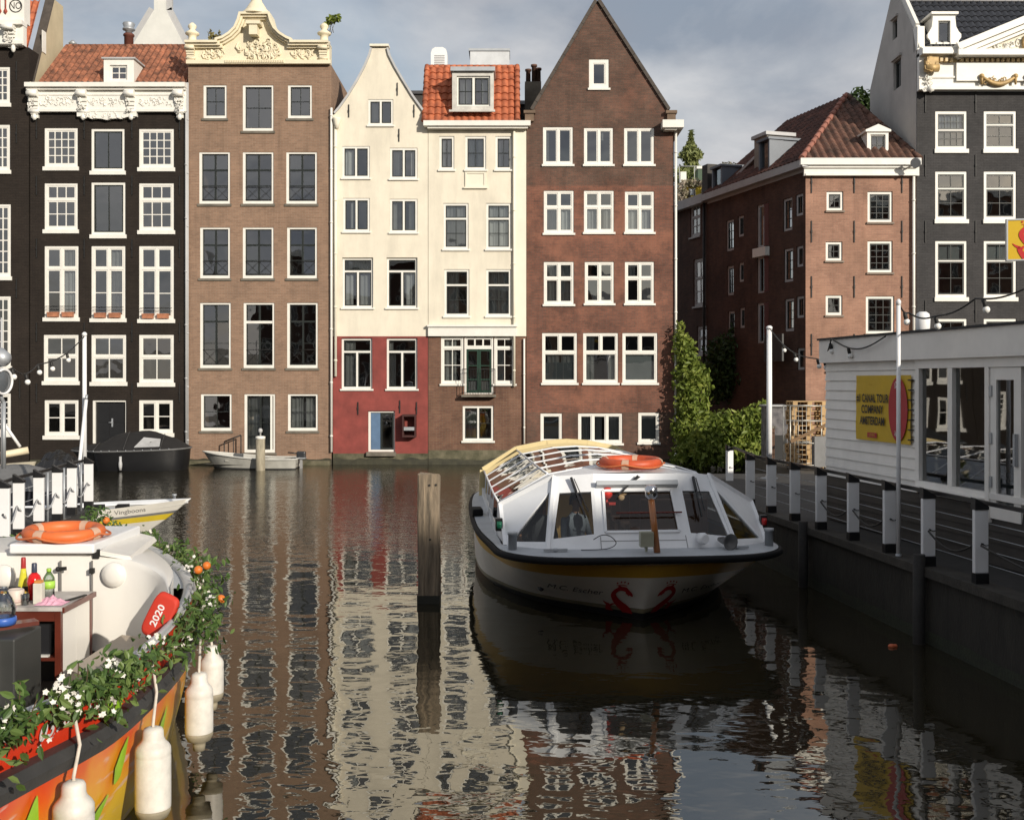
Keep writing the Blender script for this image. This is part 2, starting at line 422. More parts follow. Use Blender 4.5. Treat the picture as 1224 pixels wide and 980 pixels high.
mx = N(t, 'ShaderNodeMix', data_type='RGBA'); L(t, r1.outputs[0], mx.inputs[0]); L(t, sk.outputs[0], mx.inputs[6]); L(t, r2.outputs[0], mx.inputs[7]); L(t, mx.outputs[2], bg.inputs['Color'])
SC.view_settings.view_transform = 'Standard'; SC.view_settings.look = 'None'; SC.view_settings.exposure = .1; SC.view_settings.gamma = 1
SC.render.engine = 'CYCLES'
try:
    SC.cycles.max_bounces = 8; SC.cycles.transparent_max_bounces = 12; SC.cycles.glossy_bounces = 4; SC.cycles.diffuse_bounces = 3
    SC.cycles.use_denoising = True; SC.cycles.caustics_reflective = False; SC.cycles.caustics_refractive = False
    SC.cycles.sample_clamp_indirect = 6
except Exception: pass

# ------------------------------------------------------------------ materials
white = mat('white_paint', (.78, .76, .70), .45, .07, 3., stain=.12)
white2 = mat('white_lacquer', (.80, .80, .80), .35, .05, 2., stain=.10, bump=.03, bscale=6)
cream = mat('cream_render', (.75, .69, .565), .85, .08, 1.2, bump=.15, bscale=60, stain=.45)
creamp = mat('cream_paint', (.77, .69, .51), .6, .08, 2., stain=.25)
creamlt = mat('pale_render', (.80, .75, .62), .85, .06, 1.2, stain=.2)
redr = mat('red_painted_brick', (.25, .052, .042), .8, .30, 1.8, bump=.25, bscale=40, stain=.55)
blackp = mat('black_paint', (.012, .012, .013), .4, .2, 4.)
darkframe = mat('dark_green_black_frame', (.018, .022, .02), .4, .2, 4.)
greenp = mat('dark_green_paint', (.012, .04, .025), .4, .2, 4.)
iron = mat('black_iron', (.015, .014, .013), .6, .3, 6.)
zinc = mat('zinc', (.42, .44, .46), .5, .15, 2., metal=.5, stain=.2)
greyp = mat('grey_paint', (.45, .45, .45), .55, .1, 2., stain=.2)
stone = mat('grey_stone', (.17, .15, .12), .9, .35, 2.5, bump=.4, bscale=20, stain=.3)
mossstone = mat('mossy_stone', (.13, .115, .075), .9, .45, 2.2, bump=.5, bscale=18, c2=(.07, .075, .035))
curt = mat('white_curtain', (.72, .71, .68), .9, .1, 3.)
curtg = mat('grey_blind', (.42, .45, .45), .9, .1, 2.)
inter = mat('room_interior', (.16, .14, .12), .9, .3, .8)
gold = mat('gold_leaf', (.46, .31, .13), .55, .35, 6., metal=.15)
wood = mat('weathered_wood', (.27, .21, .145), .9, .42, 2.2, bump=.6, bscale=14, stretch=(9, 9, .9), c2=(.16, .13, .095))
palletw = mat('pallet_wood', (.50, .33, .16), .8, .25, 3., bump=.3, bscale=18)
mahog = mat('mahogany', (.11, .022, .012), .35, .3, 3., coat=.3)
tilered = mat('orange_clay_tiles', (.45, .135, .058), .75, .38, 3., bump=.2, c2=(.34, .08, .035))
tilemix = mat('weathered_clay_tiles', (.31, .118, .062), .8, .6, 2.6, bump=.2, c2=(.14, .066, .042))
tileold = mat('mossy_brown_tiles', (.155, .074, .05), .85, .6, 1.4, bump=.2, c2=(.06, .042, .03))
tileblk = mat('black_glazed_tiles', (.03, .031, .036), .3, .3, 3.)
slate = mat('dark_roofing', (.06, .055, .05), .8, .3, 2.)
glassw = glass('window_glass', (.76, .80, .80), .21, wav=.005, wscale=1.3)
glassd = glass('boat_glass', (.90, .92, .90), -.01, wav=.002)
glassr = glass('roof_glazing', (.80, .83, .82), .16, wav=.003)
glasss = glass('shop_glass', (.45, .5, .5), .2, wav=.003, wscale=.9)
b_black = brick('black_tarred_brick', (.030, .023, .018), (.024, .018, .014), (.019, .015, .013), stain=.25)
b_brown = brick('brown_brick', (.30, .19, .13), (.235, .148, .102), (.29, .22, .165), stain=.16)
b_red = brick('red_brick', (.235, .098, .066), (.165, .076, .055), (.13, .10, .08), patch=(.32, .14, .09), patch_amt=.5, stain=.38)
b_dark = brick('dark_weathered_brick', (.165, .088, .064), (.115, .068, .052), (.12, .10, .08), patch=(.25, .105, .068), patch_amt=.35, stain=.4)
b_low = brick('brown_base_brick', (.22, .115, .075), (.17, .085, .06), (.2, .15, .11), stain=.4)
b_corner = brick('salmon_brick', (.40, .225, .16), (.33, .18, .128), (.30, .20, .15), stain=.3, patch=(.42, .24, .16), patch_amt=.3)
b_side = brick('shade_toned_red_brick', (.13, .066, .047), (.095, .05, .038), (.08, .06, .05), stain=.4)  # the shade on the alley side walls is put into this dark colour
b_grey = brick('grey_painted_brick', (.068, .066, .067), (.055, .053, .054), (.045, .044, .045), stain=.25)
b_beige = mat('beige_render', (.50, .42, .28), .9, .12, 1.2, stain=.3)
b_grplast = mat('grey_render', (.50, .48, .45), .9, .12, 1., stain=.3)

# ------------------------------------------------------------------ water and ground
def water_material():
    m = bpy.data.materials.new('canal_water'); t = nt(m)
    out = N(t, 'ShaderNodeOutputMaterial')
    df = N(t, 'ShaderNodeBsdfDiffuse'); df.inputs[0].default_value = (.020, .017, .010, 1)
    gl = N(t, 'ShaderNodeBsdfGlossy'); gl.inputs[0].default_value = (.93, .92, .88, 1); gl.inputs['Roughness'].default_value = .012
    mx = N(t, 'ShaderNodeMixShader'); L(t, df.outputs[0], mx.inputs[1]); L(t, gl.outputs[0], mx.inputs[2]); L(t, mx.outputs[0], out.inputs[0])
    geo = N(t, 'ShaderNodeNewGeometry'); sp = N(t, 'ShaderNodeSeparateXYZ'); L(t, geo.outputs['Position'], sp.inputs[0])
    def waves(scale, sx, sy, det, loc):
        mp = N(t, 'ShaderNodeMapping'); mp.inputs['Scale'].default_value = (sx, sy, 1); mp.inputs['Location'].default_value = loc; mp.inputs['Rotation'].default_value = (0, 0, .25)
        L(t, geo.outputs['Position'], mp.inputs[0])
        n = N(t, 'ShaderNodeTexNoise', i_Scale=scale, i_Detail=det, i_Roughness=.45, i_Distortion=.3); L(t, mp.outputs[0], n.inputs['Vector']); return n.outputs[0]
    def math_(op, a, b):
        n = N(t, 'ShaderNodeMath', operation=op)
        for i, x in enumerate((a, b)):
            if isinstance(x, (int, float)): n.inputs[i].default_value = x
            else: L(t, x, n.inputs[i])
        return n.outputs[0]
    big = waves(1.15, .8, 1.0, 1.5, (3, 1, 0))
    mid = waves(3.6, .7, 1.0, 2.5, (8, 4, 0))
    tiny = waves(11., .55, 1., 2., (5, 2, 0))
    fine = waves(9., .6, 1., 3., (1, 9, 0))
    # the wind only ruffles the far half of the basin
    wob = N(t, 'ShaderNodeTexNoise', i_Scale=.16, i_Detail=3.); L(t, geo.outputs['Position'], wob.inputs['Vector'])
    yy = math_('ADD', sp.outputs[1], math_('MULTIPLY', math_('SUBTRACT', wob.outputs[0], .5), 16.))
    rng = N(t, 'ShaderNodeMapRange', interpolation_type='SMOOTHSTEP'); L(t, yy, rng.inputs[0]); rng.inputs[1].default_value = WIND0; rng.inputs[2].default_value = WIND1; rng.inputs[3].default_value = .0; rng.inputs[4].default_value = 1.
    h = math_('ADD', math_('MULTIPLY', big, W_BIG), math_('MULTIPLY', mid, W_MID))
    h = math_('ADD', h, math_('MULTIPLY', tiny, .00035))
    h = math_('ADD', h, math_('MULTIPLY', fine, math_('MULTIPLY', rng.outputs[0], W_FINE)))
    bp = N(t, 'ShaderNodeBump', i_Strength=1., i_Distance=1.); L(t, h, bp.inputs['Height'])
    L(t, bp.outputs[0], gl.inputs['Normal'])
    fr = N(t, 'ShaderNodeFresnel', i_IOR=W_IOR); L(t, bp.outputs[0], fr.inputs['Normal'])
    L(t, fr.outputs[0], mx.inputs[0])
    return m
WIND0, WIND1, W_BIG, W_MID, W_FINE, W_IOR = 15., 28., .0125, .0046, .013, 2.9
mb = MB(); mb.quad((-400, -60, 0), (400, -60, 0), (400, 44.5, 0), (-400, 44.5, 0)); 
tag(mb.build('water', water_material()), 'dark brown canal water with rippled reflections of the houses', 'water', kind='structure')
mb = MB(); mb.quad((-1500, 44.2, .35), (1500, 44.2, .35), (1500, 2200, .35), (-1500, 2200, .35)); mb.quad((-1500, -1500, 1.2), (1500, -1500, 1.2), (1500, 1.5, 1.2), (-1500, 1.5, 1.2)); mb.quad((-1500, 1.5, 1.2), (1500, 1.5, 1.2), (1500, 1.5, -1), (-1500, 1.5, -1))
tag(mb.build('ground', stone), 'paved ground behind the houses and along the quay', 'ground', kind='structure')
# ------------------------------------------------------------------ windows and houses
FAC = Plane((0, 42.9), (1, 0))

def corrugate(mb, o, u, v, w, h, tw=.24, tr=.34, amp=.085, mi=0, keep=None, step=.012):
    """pantiles: wave across u, stepped down the slope; o bottom corner, u across, v up the slope"""
    u = Vector(u).normalized(); v = Vector(v).normalized(); n = u.cross(v).normalized()
    k = max(2, round(w / tw)) * 6; r = max(1, round(h / tr))
    o = Vector(o)
    for j in range(r):
        rows = []
        for (a, lift) in ((j, step), (j + 1, 0.0)):
            row = []
            for i in range(k + 1):
                x = w * i / k; y = h * a / r
                ph = 2 * math.pi * i / 6
                row.append(o + u * x + v * y + n * (amp * (abs(math.cos(ph / 2)) ** 1.3) + lift + .008 * noise.noise(Vector((x * 3, y * 3, 1.)))))
            rows.append(row)
        base = len(mb.v)
        mb.v += [tuple(p) for p in rows[0] + rows[1]]
        for i in range(k):
            if keep:
                x = w * (i + .5) / k; y = h * (j + .5) / r
                if not keep(x, y): continue
            mb.f.append([base + i, base + i + 1, base + k + 2 + i, base + k + 1 + i]); mb.m.append(mi); mb.sm.append(False)
        # the lip of the course
        b2 = len(mb.v); mb.v += [tuple(p - n * (step + .01)) for p in rows[0]]
        for i in range(k):
            if keep:
                x = w * (i + .5) / k; y = h * (j + .5) / r
                if not keep(x, y): continue
            mb.f.append([b2 + i, b2 + i + 1, base + i + 1, base + i]); mb.m.append(mi); mb.sm.append(False)

def curtain_mesh(pl, s0, s1, z0, z1, d, wave=.035, per=.16):
    mb = MB(); k = max(4, int((s1 - s0) / per * 6)); rows = []
    ph = random.uniform(0, 6)
    for z in (z0, lerp(z0, z1, .5), z1):
        rows.append([pl.pt(lerp(s0, s1, i / k), d + wave * math.sin(ph + i / 6 * 6.28 + .6 * math.sin(i * .7)), z) for i in range(k + 1)])
    mb.grid(rows); return mb

def window(h, pl, r, lights, fw=.075, mw=.06, frame=None, sash=None, rim=.045, bar=.022, sill=None, curtain=None, name='window', d=-.07, pane=None, sill_h=.08, label=None, blind=None):
    """lights: (a0,a1,b0,b1,nx,ny) in fractions of the inner frame, b from the top"""
    frame = frame or white; sash = sash or frame; pane = pane or glassw
    s0, s1, z0, z1 = r
    if sill is not None: z0s = z0; z0 = z0 + sill_h * .5
    e = .004
    i0, i1, k0, k1 = s0 + fw, s1 - fw, z0 + fw, z1 - fw
    holes = []
    for (a0, a1, b0, b1, nx, ny) in lights:
        x0 = lerp(i0, i1, a0) + (mw / 2 if a0 > 0 else 0); x1 = lerp(i0, i1, a1) - (mw / 2 if a1 < 1 else 0)
        y1 = lerp(k1, k0, b0) - (mw / 2 if b0 > 0 else 0); y0 = lerp(k1, k0, b1) + (mw / 2 if b1 < 1 else 0)
        holes.append((x0, x1, y0, y1))
    mb = MB(); plate(mb, pl, (s0 + e, s1 - e, z0 + e, z1 - e), holes, d, .09)
    wnd = mb.build(name, frame, h)
    if label: wnd['label'] = label
    ms = MB(); mp_ = MB()
    for (x0, x1, y0, y1), (a0, a1, b0, b1, nx, ny) in zip(holes, lights):
        cells = []
        iw, ih = x1 - x0 - 2 * rim, y1 - y0 - 2 * rim
        cw, ch = (iw - (nx - 1) * bar) / nx, (ih - (ny - 1) * bar) / ny
        for i in range(nx):
            for j in range(ny):
                a = x0 + rim + i * (cw + bar); b = y0 + rim + j * (ch + bar)
                cells.append((a, a + cw, b, b + ch))
        plate(ms, pl, (x0 + .002, x1 - .002, y0 + .002, y1 - .002), cells, d - .018, .04)
        j0, j1 = random.uniform(-.009, .009) * (x1 - x0), random.uniform(-.009, .009) * (y1 - y0)   # no two old panes hang quite in line
        mp_.quad(pl.pt(x0, d - .045 + j0 + j1, y0), pl.pt(x1, d - .045 - j0 + j1, y0), pl.pt(x1, d - .045 - j0 - j1, y1), pl.pt(x0, d - .045 + j0 - j1, y1))
    ms.build('sash', sash, wnd)
    mp_.build('pane', pane, wnd)
    if sill is not None:
        mb = MB(); pl.box(mb, s0 - .05, s1 + .05, -.12, .07, z0s - sill_h * .5, z0 - .001); mb.build('sill', sill, wnd, bevel=.01)
    if curtain:
        for (c0, c1, b0, b1) in curtain:
            curtain_mesh(pl, lerp(i0, i1, c0), lerp(i0, i1, c1), lerp(k1, k0, b1), lerp(k1, k0, b0), d - .17).build('curtain', curt, wnd)
    if blind:
        for (c0, c1, b0, b1) in blind:
            mb = MB(); pl.box(mb, lerp(i0, i1, c0), lerp(i0, i1, c1), d - .15, d - .14, lerp(k1, k0, b1), lerp(k1, k0, b0)); mb.build('blind', curtg, wnd)
    return wnd

def walls(h, pl, s0, s1, bands, holes, depth, proud=0., back=True, top=True, side_mats=None):
    """the outside walls of a house, in bands of one material each: (z0, z1, material)"""
    for bi, (z0, z1, m) in enumerate(bands):
        hs = [x for x in holes if x[2] < z1 and x[3] > z0]
        mb = MB(); plate(mb, pl, (s0, s1, z0, z1), hs, 0, .32)
        for s, t_ in ((s0, 1), (s1, -1)):
            pl.box(mb, min(s, s + t_ * .3), max(s, s + t_ * .3), -depth, -.322, z0, z1)
        if back: pl.box(mb, s0, s1, -depth - .3, -depth - .002, z0, z1)
        mb.build('wall', m, h)
def interior(h, pl, s0, s1, z0, floors, depth=2.6, full=9.):
    mb = MB(); pl.box(mb, s0 + .32, s1 - .32, -depth - .1, -depth, z0, floors[-1])
    for z in floors: pl.box(mb, s0 + .32, s1 - .32, -depth, -.34, z - .15, z)
    n = max(1, round((s1 - s0) / 2.2))
    for k in range(1, n):
        s = lerp(s0, s1, k / n)
        pl.box(mb, s - .05, s + .05, -depth, -.4, z0, floors[-1] - .16)
    mb.build('rooms', inter, h)
def anchors(h, pl, pts, ln=.75):
    mb = MB()
    for (px, py) in pts:
        s, z = pl.st(px, py)
        one = MB(); pl.box(one, s - .018, s + .018, .002, .04, z - ln / 2, z + ln / 2); pl.box(one, s - .026, s + .026, .041, .055, z - .05, z + .05)
        one.build('wall_anchor', iron, h)
def downpipe(h, pl, px, y0, y1, m=None, r=.05, d=.09):
    s, z1 = pl.st(px, y0); _, z0 = pl.st(px, y1)
    mb = MB(); mb.tube([pl.pt(s, d, z0), pl.pt(s, d, z1)], r, 8)
    z = z0 + .6
    while z < z1 - .3:
        mb.tube([pl.pt(s, d, z), pl.pt(s, d, z + .06)], r * 1.25, 8); z += 2.1
    return mb.build('downpipe', m or greyp, h)
def house(name, label, pl, px0, px1, y=555, cat='house'):
    s0, _ = pl.st(px0, y); s1, _ = pl.st(px1, y)
    p = pl.pt((s0 + s1) / 2, 0, 0)
    h = thing(name, label, cat, p, 'canal houses rising from the water')
    return h, s0, s1
def Zp(py, Y=42.9): return CAMH - (py - HZ) * Y / F
def scroll(mb, pl, s, z0, z1, w, d, mi=0):
    """an S-shaped console bracket"""
    hgt = z1 - z0; n = 7
    for k in range(n):
        t = k / (n - 1); zz = lerp(z1, z0, t); dd = d * (1 - .75 * t) + .02
        pl.box(mb, s - w / 2 * (1 - .25 * t), s + w / 2 * (1 - .25 * t), .0, dd, zz - hgt / n, zz - .004, mi)
    for (zz, rr, dd) in ((z1 - hgt * .17, hgt * .13, d), (z0 + hgt * .14, hgt * .09, d * .4)):
        mb.tube([pl.pt(s - w * .55, dd, zz), pl.pt(s + w * .55, dd, zz)], rr, 10, mi)
def relief(mb, pl, s0, s1, z0, z1, n, size, d=.02, mi=0, seed=1):
    """carved leafwork"""
    rn = random.Random(seed)
    for k in range(n):
        s = rn.uniform(s0, s1); z = rn.uniform(z0, z1); a = rn.uniform(0, 6.28); r = size * rn.uniform(.5, 1.2)
        pts = [pl.pt(s + math.cos(a + q * 1.1) * r * (1 - q * .16), d, z + math.sin(a + q * 1.1) * r * (1 - q * .16)) for q in range(5)]
        mb.tube(pts, [r * .22, r * .26, r * .24, r * .2, r * .12], 6, mi)

def tide(h, pl, s0, s1):
    mb = MB(); n = int((s1 - s0) / .12) + 2; rows = []
    for k, z in enumerate((-.25, .06, .22)):
        rows.append([pl.pt(lerp(s0, s1, i / (n - 1)), .006 + .004 * (k == 0), z + (.10 * noise.noise(Vector((i * .31, s0, 1.7))) if k else 0)) for i in range(n)])
    mb.grid(rows, 0, False); mb.build('tide_band', mat('wet_green_black_tide_mark', (.038, .036, .020), .55, .5, 5., bump=.4), h)
# --- the black tarred house
def sashes(n=2, m=2): return n
def black_house():
    pl = FAC
    h, s0, s1 = house('canal_house', 'black tarred brick canal house with white carved cornice, small paned windows and orange tiles', pl, 36, 223)
    rows = [[(53, 93, 153, 202), (109, 149, 154, 207), (166, 208, 154, 203)], [(53, 93, 219, 277), (109, 150, 218, 283), (166, 208, 219, 278)],
            [(53, 94, 294, 382), (109, 150, 294, 383), (166, 208, 294, 384)], [(52, 94, 400, 458), (109, 151, 400, 459), (166, 208, 400, 460)],
            [(53, 94, 478, 523), (110, 151, 478, 530), (166, 207, 478, 520)]]
    R_ = [[pl.rect(*q) for q in r] for r in rows]
    walls(h, pl, s0, s1, [(-.6, Zp(100), b_black)], [q for r in R_ for q in r], 9.)
    interior(h, pl, s0, s1, -.2, [Zp(y) for y in (545, 470, 392, 290, 212, 112)])
    full = (0, 1, 0, 1)
    for i, r in enumerate(R_):
        for j, q in enumerate(r):
            cur = None
            if i == 0: L_ = [(*full, 4, 4)] if j != 1 else [(*full, 2, 1)]
            elif i == 1: L_ = [(0, 1, 0, .34, 3, 1), (0, 1, .34, 1, 3, 2)] if j != 1 else [(*full, 2, 1)]
            elif i == 2:
                L_ = [(0, .5, 0, .3, 1, 1), (.5, 1, 0, .3, 1, 1), (0, .5, .3, 1, 1, 2), (.5, 1, .3, 1, 1, 2)]
                if j < 2: cur = [(.55, 1, 0, 1)]
            elif i == 3: L_ = [(0, 1, 0, .46, 2, 1), (0, 1, .46, 1, 2, 1)]
            else: L_ = [(0, .5, 0, 1, 1, 2), (.5, 1, 0, 1, 1, 2)]
            if i == 4 and j == 1:
                mb = MB(); plate(mb, pl, (q[0] + .01, q[1] - .01, q[2], q[3] - .01), [(q[0] + .1, q[1] - .06, q[2], q[3] - .08)], -.06, .1); fr = mb.build('door', white, h)
                mb = MB(); pl.box(mb, q[0] + .1, q[1] - .06, -.24, -.19, q[2], q[3] - .08); a = (q[0] + q[1]) / 2
                for (x0, x1) in ((q[0] + .18, a - .06), (a + .06, q[1] - .14)):
                    for (z0, z1) in ((q[2] + .15, q[2] + .75), (q[2] + .85, q[3] - .2)): pl.box(mb, x0, x1, -.188, -.17, z0, z1)
                mb.build('door_leaf', blackp, fr)
                mb = MB(); mb.tube([pl.pt(a + .06, -.16, q[2] + .82), pl.pt(a + .06, -.12, q[2] + .82), pl.pt(a - .07, -.12, q[2] + .82)], .018, 6); pl.box(mb, a + .03, a + .09, -.187, -.165, q[2] + .65, q[2] + .98); mb.build('handle', zinc, fr)
                continue
            sash = darkframe if (j == 1 and i < 2) else white
            window(h, pl, q, L_, fw=.10, mw=.08, sash=sash, rim=.05, bar=.035, sill=white, sill_h=.16, curtain=cur, d=-.035)
            if i == 2:   # terracotta boxes on the sills
                for a in (.12, .55):
                    mb = MB(); x0 = lerp(q[0], q[1], a); pl.box(mb, x0, x0 + .42, -.01, .14, q[2] + .10, q[2] + .28)
                    pl.box(mb, x0 - .015, x0 + .435, -.025, .155, q[2] + .24, q[2] + .29); mb.build('flower_box', mat('terracotta', (.42, .17, .09), .8, .3, 5.), h)
                mb = MB()
                for zz in (.40, .52): mb.tube([pl.pt(q[0] + .06, .05, q[2] + zz), pl.pt(q[1] - .06, .05, q[2] + zz)], .010, 6)
                mb.build('window_rail', iron, h)
    # cornice
    mb = MB(); zt, zb = Zp(98.5, 42.5), Zp(135)
    pl.box(mb, s0 - .02, s1 + .02, .002, .16, zb, zt - .2); pl.box(mb, s0 - .05, s1 + .05, .002, .42, zt - .17, zt); pl.box(mb, s0 - .03, s1 + .03, .002, .30, zt - .26, zt - .172)
    pl.box(mb, s0, s1, .162, .20, zb, zb + .10); pl.box(mb, s0, s1, .162, .19, zt - .45, zt - .40)
    cor = mb.build('cornice', white, h)
    for a in (43, 101, 158, 216):
        m_ = MB(); s, _ = pl.st(a, 110); scroll(m_, pl, s, zb - .1, zt - .27, .36, .36); relief(m_, pl, s - .12, s + .12, zb, zt - .5, 8, .09, .3, seed=a); m_.ball(pl.pt(s, .14, zb - .2), .10, .08, .13); m_.build('console', white, cor)
    for k, (a, b) in enumerate(((52, 90), (110, 148), (168, 206))):
        m_ = MB(); relief(m_, pl, pl.st(a, 0)[0], pl.st(b, 0)[0], zb + .25, zt - .55, 26, .10, .17, seed=k + 5); m_.build('carved_pattern', white, cor)
    m_ = MB(); a, b = pl.st(94, 0)[0], pl.st(165, 0)[0]
    out_ = [(a, zb), (b, zb)] + [(lerp(b, a, k / 12), zb - .16 - .14 * math.sin(k / 12 * math.pi) - .03 * math.cos(k * 2.1)) for k in range(13)]
    extrude(m_, pl, out_, .01, .18); relief(m_, pl, a + .3, b - .3, zb - .22, zb - .02, 26, .08, .19, seed=9); m_.build('carved_apron', white, cor)
    # roof
    zr = Zp(97); zr2 = Zp(53) + .35; dep = 2.6
    a, b = pl.st(46, 97)[0], s1 - .02
    mb = MB(); o = pl.pt(s0 + .3, -.15, zr - .05); v = Vector((0, dep, zr2 + .45 - zr)); corrugate(mb, o, (1, 0, 0), v, s1 - s0 - .32, v.length)
    v2 = Vector((0, -dep, zr2 + .45 - zr)); back = pl.pt(s1 - .02, -.15 - 2 * dep, zr - .05); mb.quad(back, pl.pt(s0 + .3, -.15 - 2 * dep, zr - .05), pl.pt(s0 + .3, -.15 - dep, zr2 + .40), pl.pt(s1 - .02, -.15 - dep, zr2 + .40))
    for s in (s0 + .31, s1 - .05): mb.add([pl.pt(s, -.15, zr - .05), pl.pt(s, -.15 - 2 * dep, zr - .05), pl.pt(s, -.15 - dep, zr2 + .42)], [(0, 1, 2)])
    rf = mb.build('roof', tilemix, h)
    mb = MB()
    k = 24
    for i in range(k):
        x0 = lerp(s0 + .3, s1, i / k); x1 = lerp(s0 + .3, s1, (i + 1) / k) + .03; mb.tube([pl.pt(x0, -.15 - dep, zr2 + .40), pl.pt(x1, -.15 - dep, zr2 + .40)], [.09, .105], 8)
    mb.build('ridge_tiles', tilemix, rf)
    # flues
    for px, py0, py1, rr, mm in ((87, 57, 47, .09, zinc), ):
        m_ = MB(); q = at(px, py0, 46.2); m_.lathe([(rr, -1.2), (rr, .05), (rr * 1.8, .06), (rr * 1.7, .14), (rr * 2, .16), (rr * .6, .3)], q, 12); m_.build('flue', mm, rf)
    m_ = MB(); q = at(154, 55, 46.3); m_.lathe([(.19, -1.6), (.19, .38), (.23, .40), (.23, .47), (.2, .5)], q, 12); m_.build('chimney', mat('rust_steel', (.13, .04, .025), .7, .3, 4.), rf)
    m_ = MB(); m_.lathe([(.14, .5), (.14, .62), (.26, .66), (.26, .72), (.20, .76), (.26, .92), (.24, .96), (.05, 1.02)], q, 12); m_.build('cowl', zinc, rf)
    # dormer
    Yd = 42.98; pd = Plane((0, Yd), (1, 0)); q = pd.rect(124, 160, 71, 99)
    mb = MB(); plate(mb, pd, q, [pd.rect(131, 152, 78, 96)], 0, .14)
    for s in (q[0], q[1] - .12): pd.box(mb, s, s + .12, -1.6, -.142, q[2], q[3])
    dm = mb.build('dormer', white, h)
    window(dm, pd, pd.rect(131, 152, 78, 96), [(0, 1, 0, 1, 2, 2)], fw=.05, frame=white, rim=.03, bar=.03)
    mb = MB(); pd.box(mb, q[0] - .07, q[1] + .07, -1.7, .07, q[3], q[3] + .06); mb.build('dormer_roof', greyp, dm)
    anchors(h, pl, [(x, y) for y in (155, 222, 297, 397, 470) for x in (44, 101, 158, 215)])
    tide(h, pl, s0, s1)
    downpipe(h, pl, 223.5, 100, 535, greyp)
black_house()

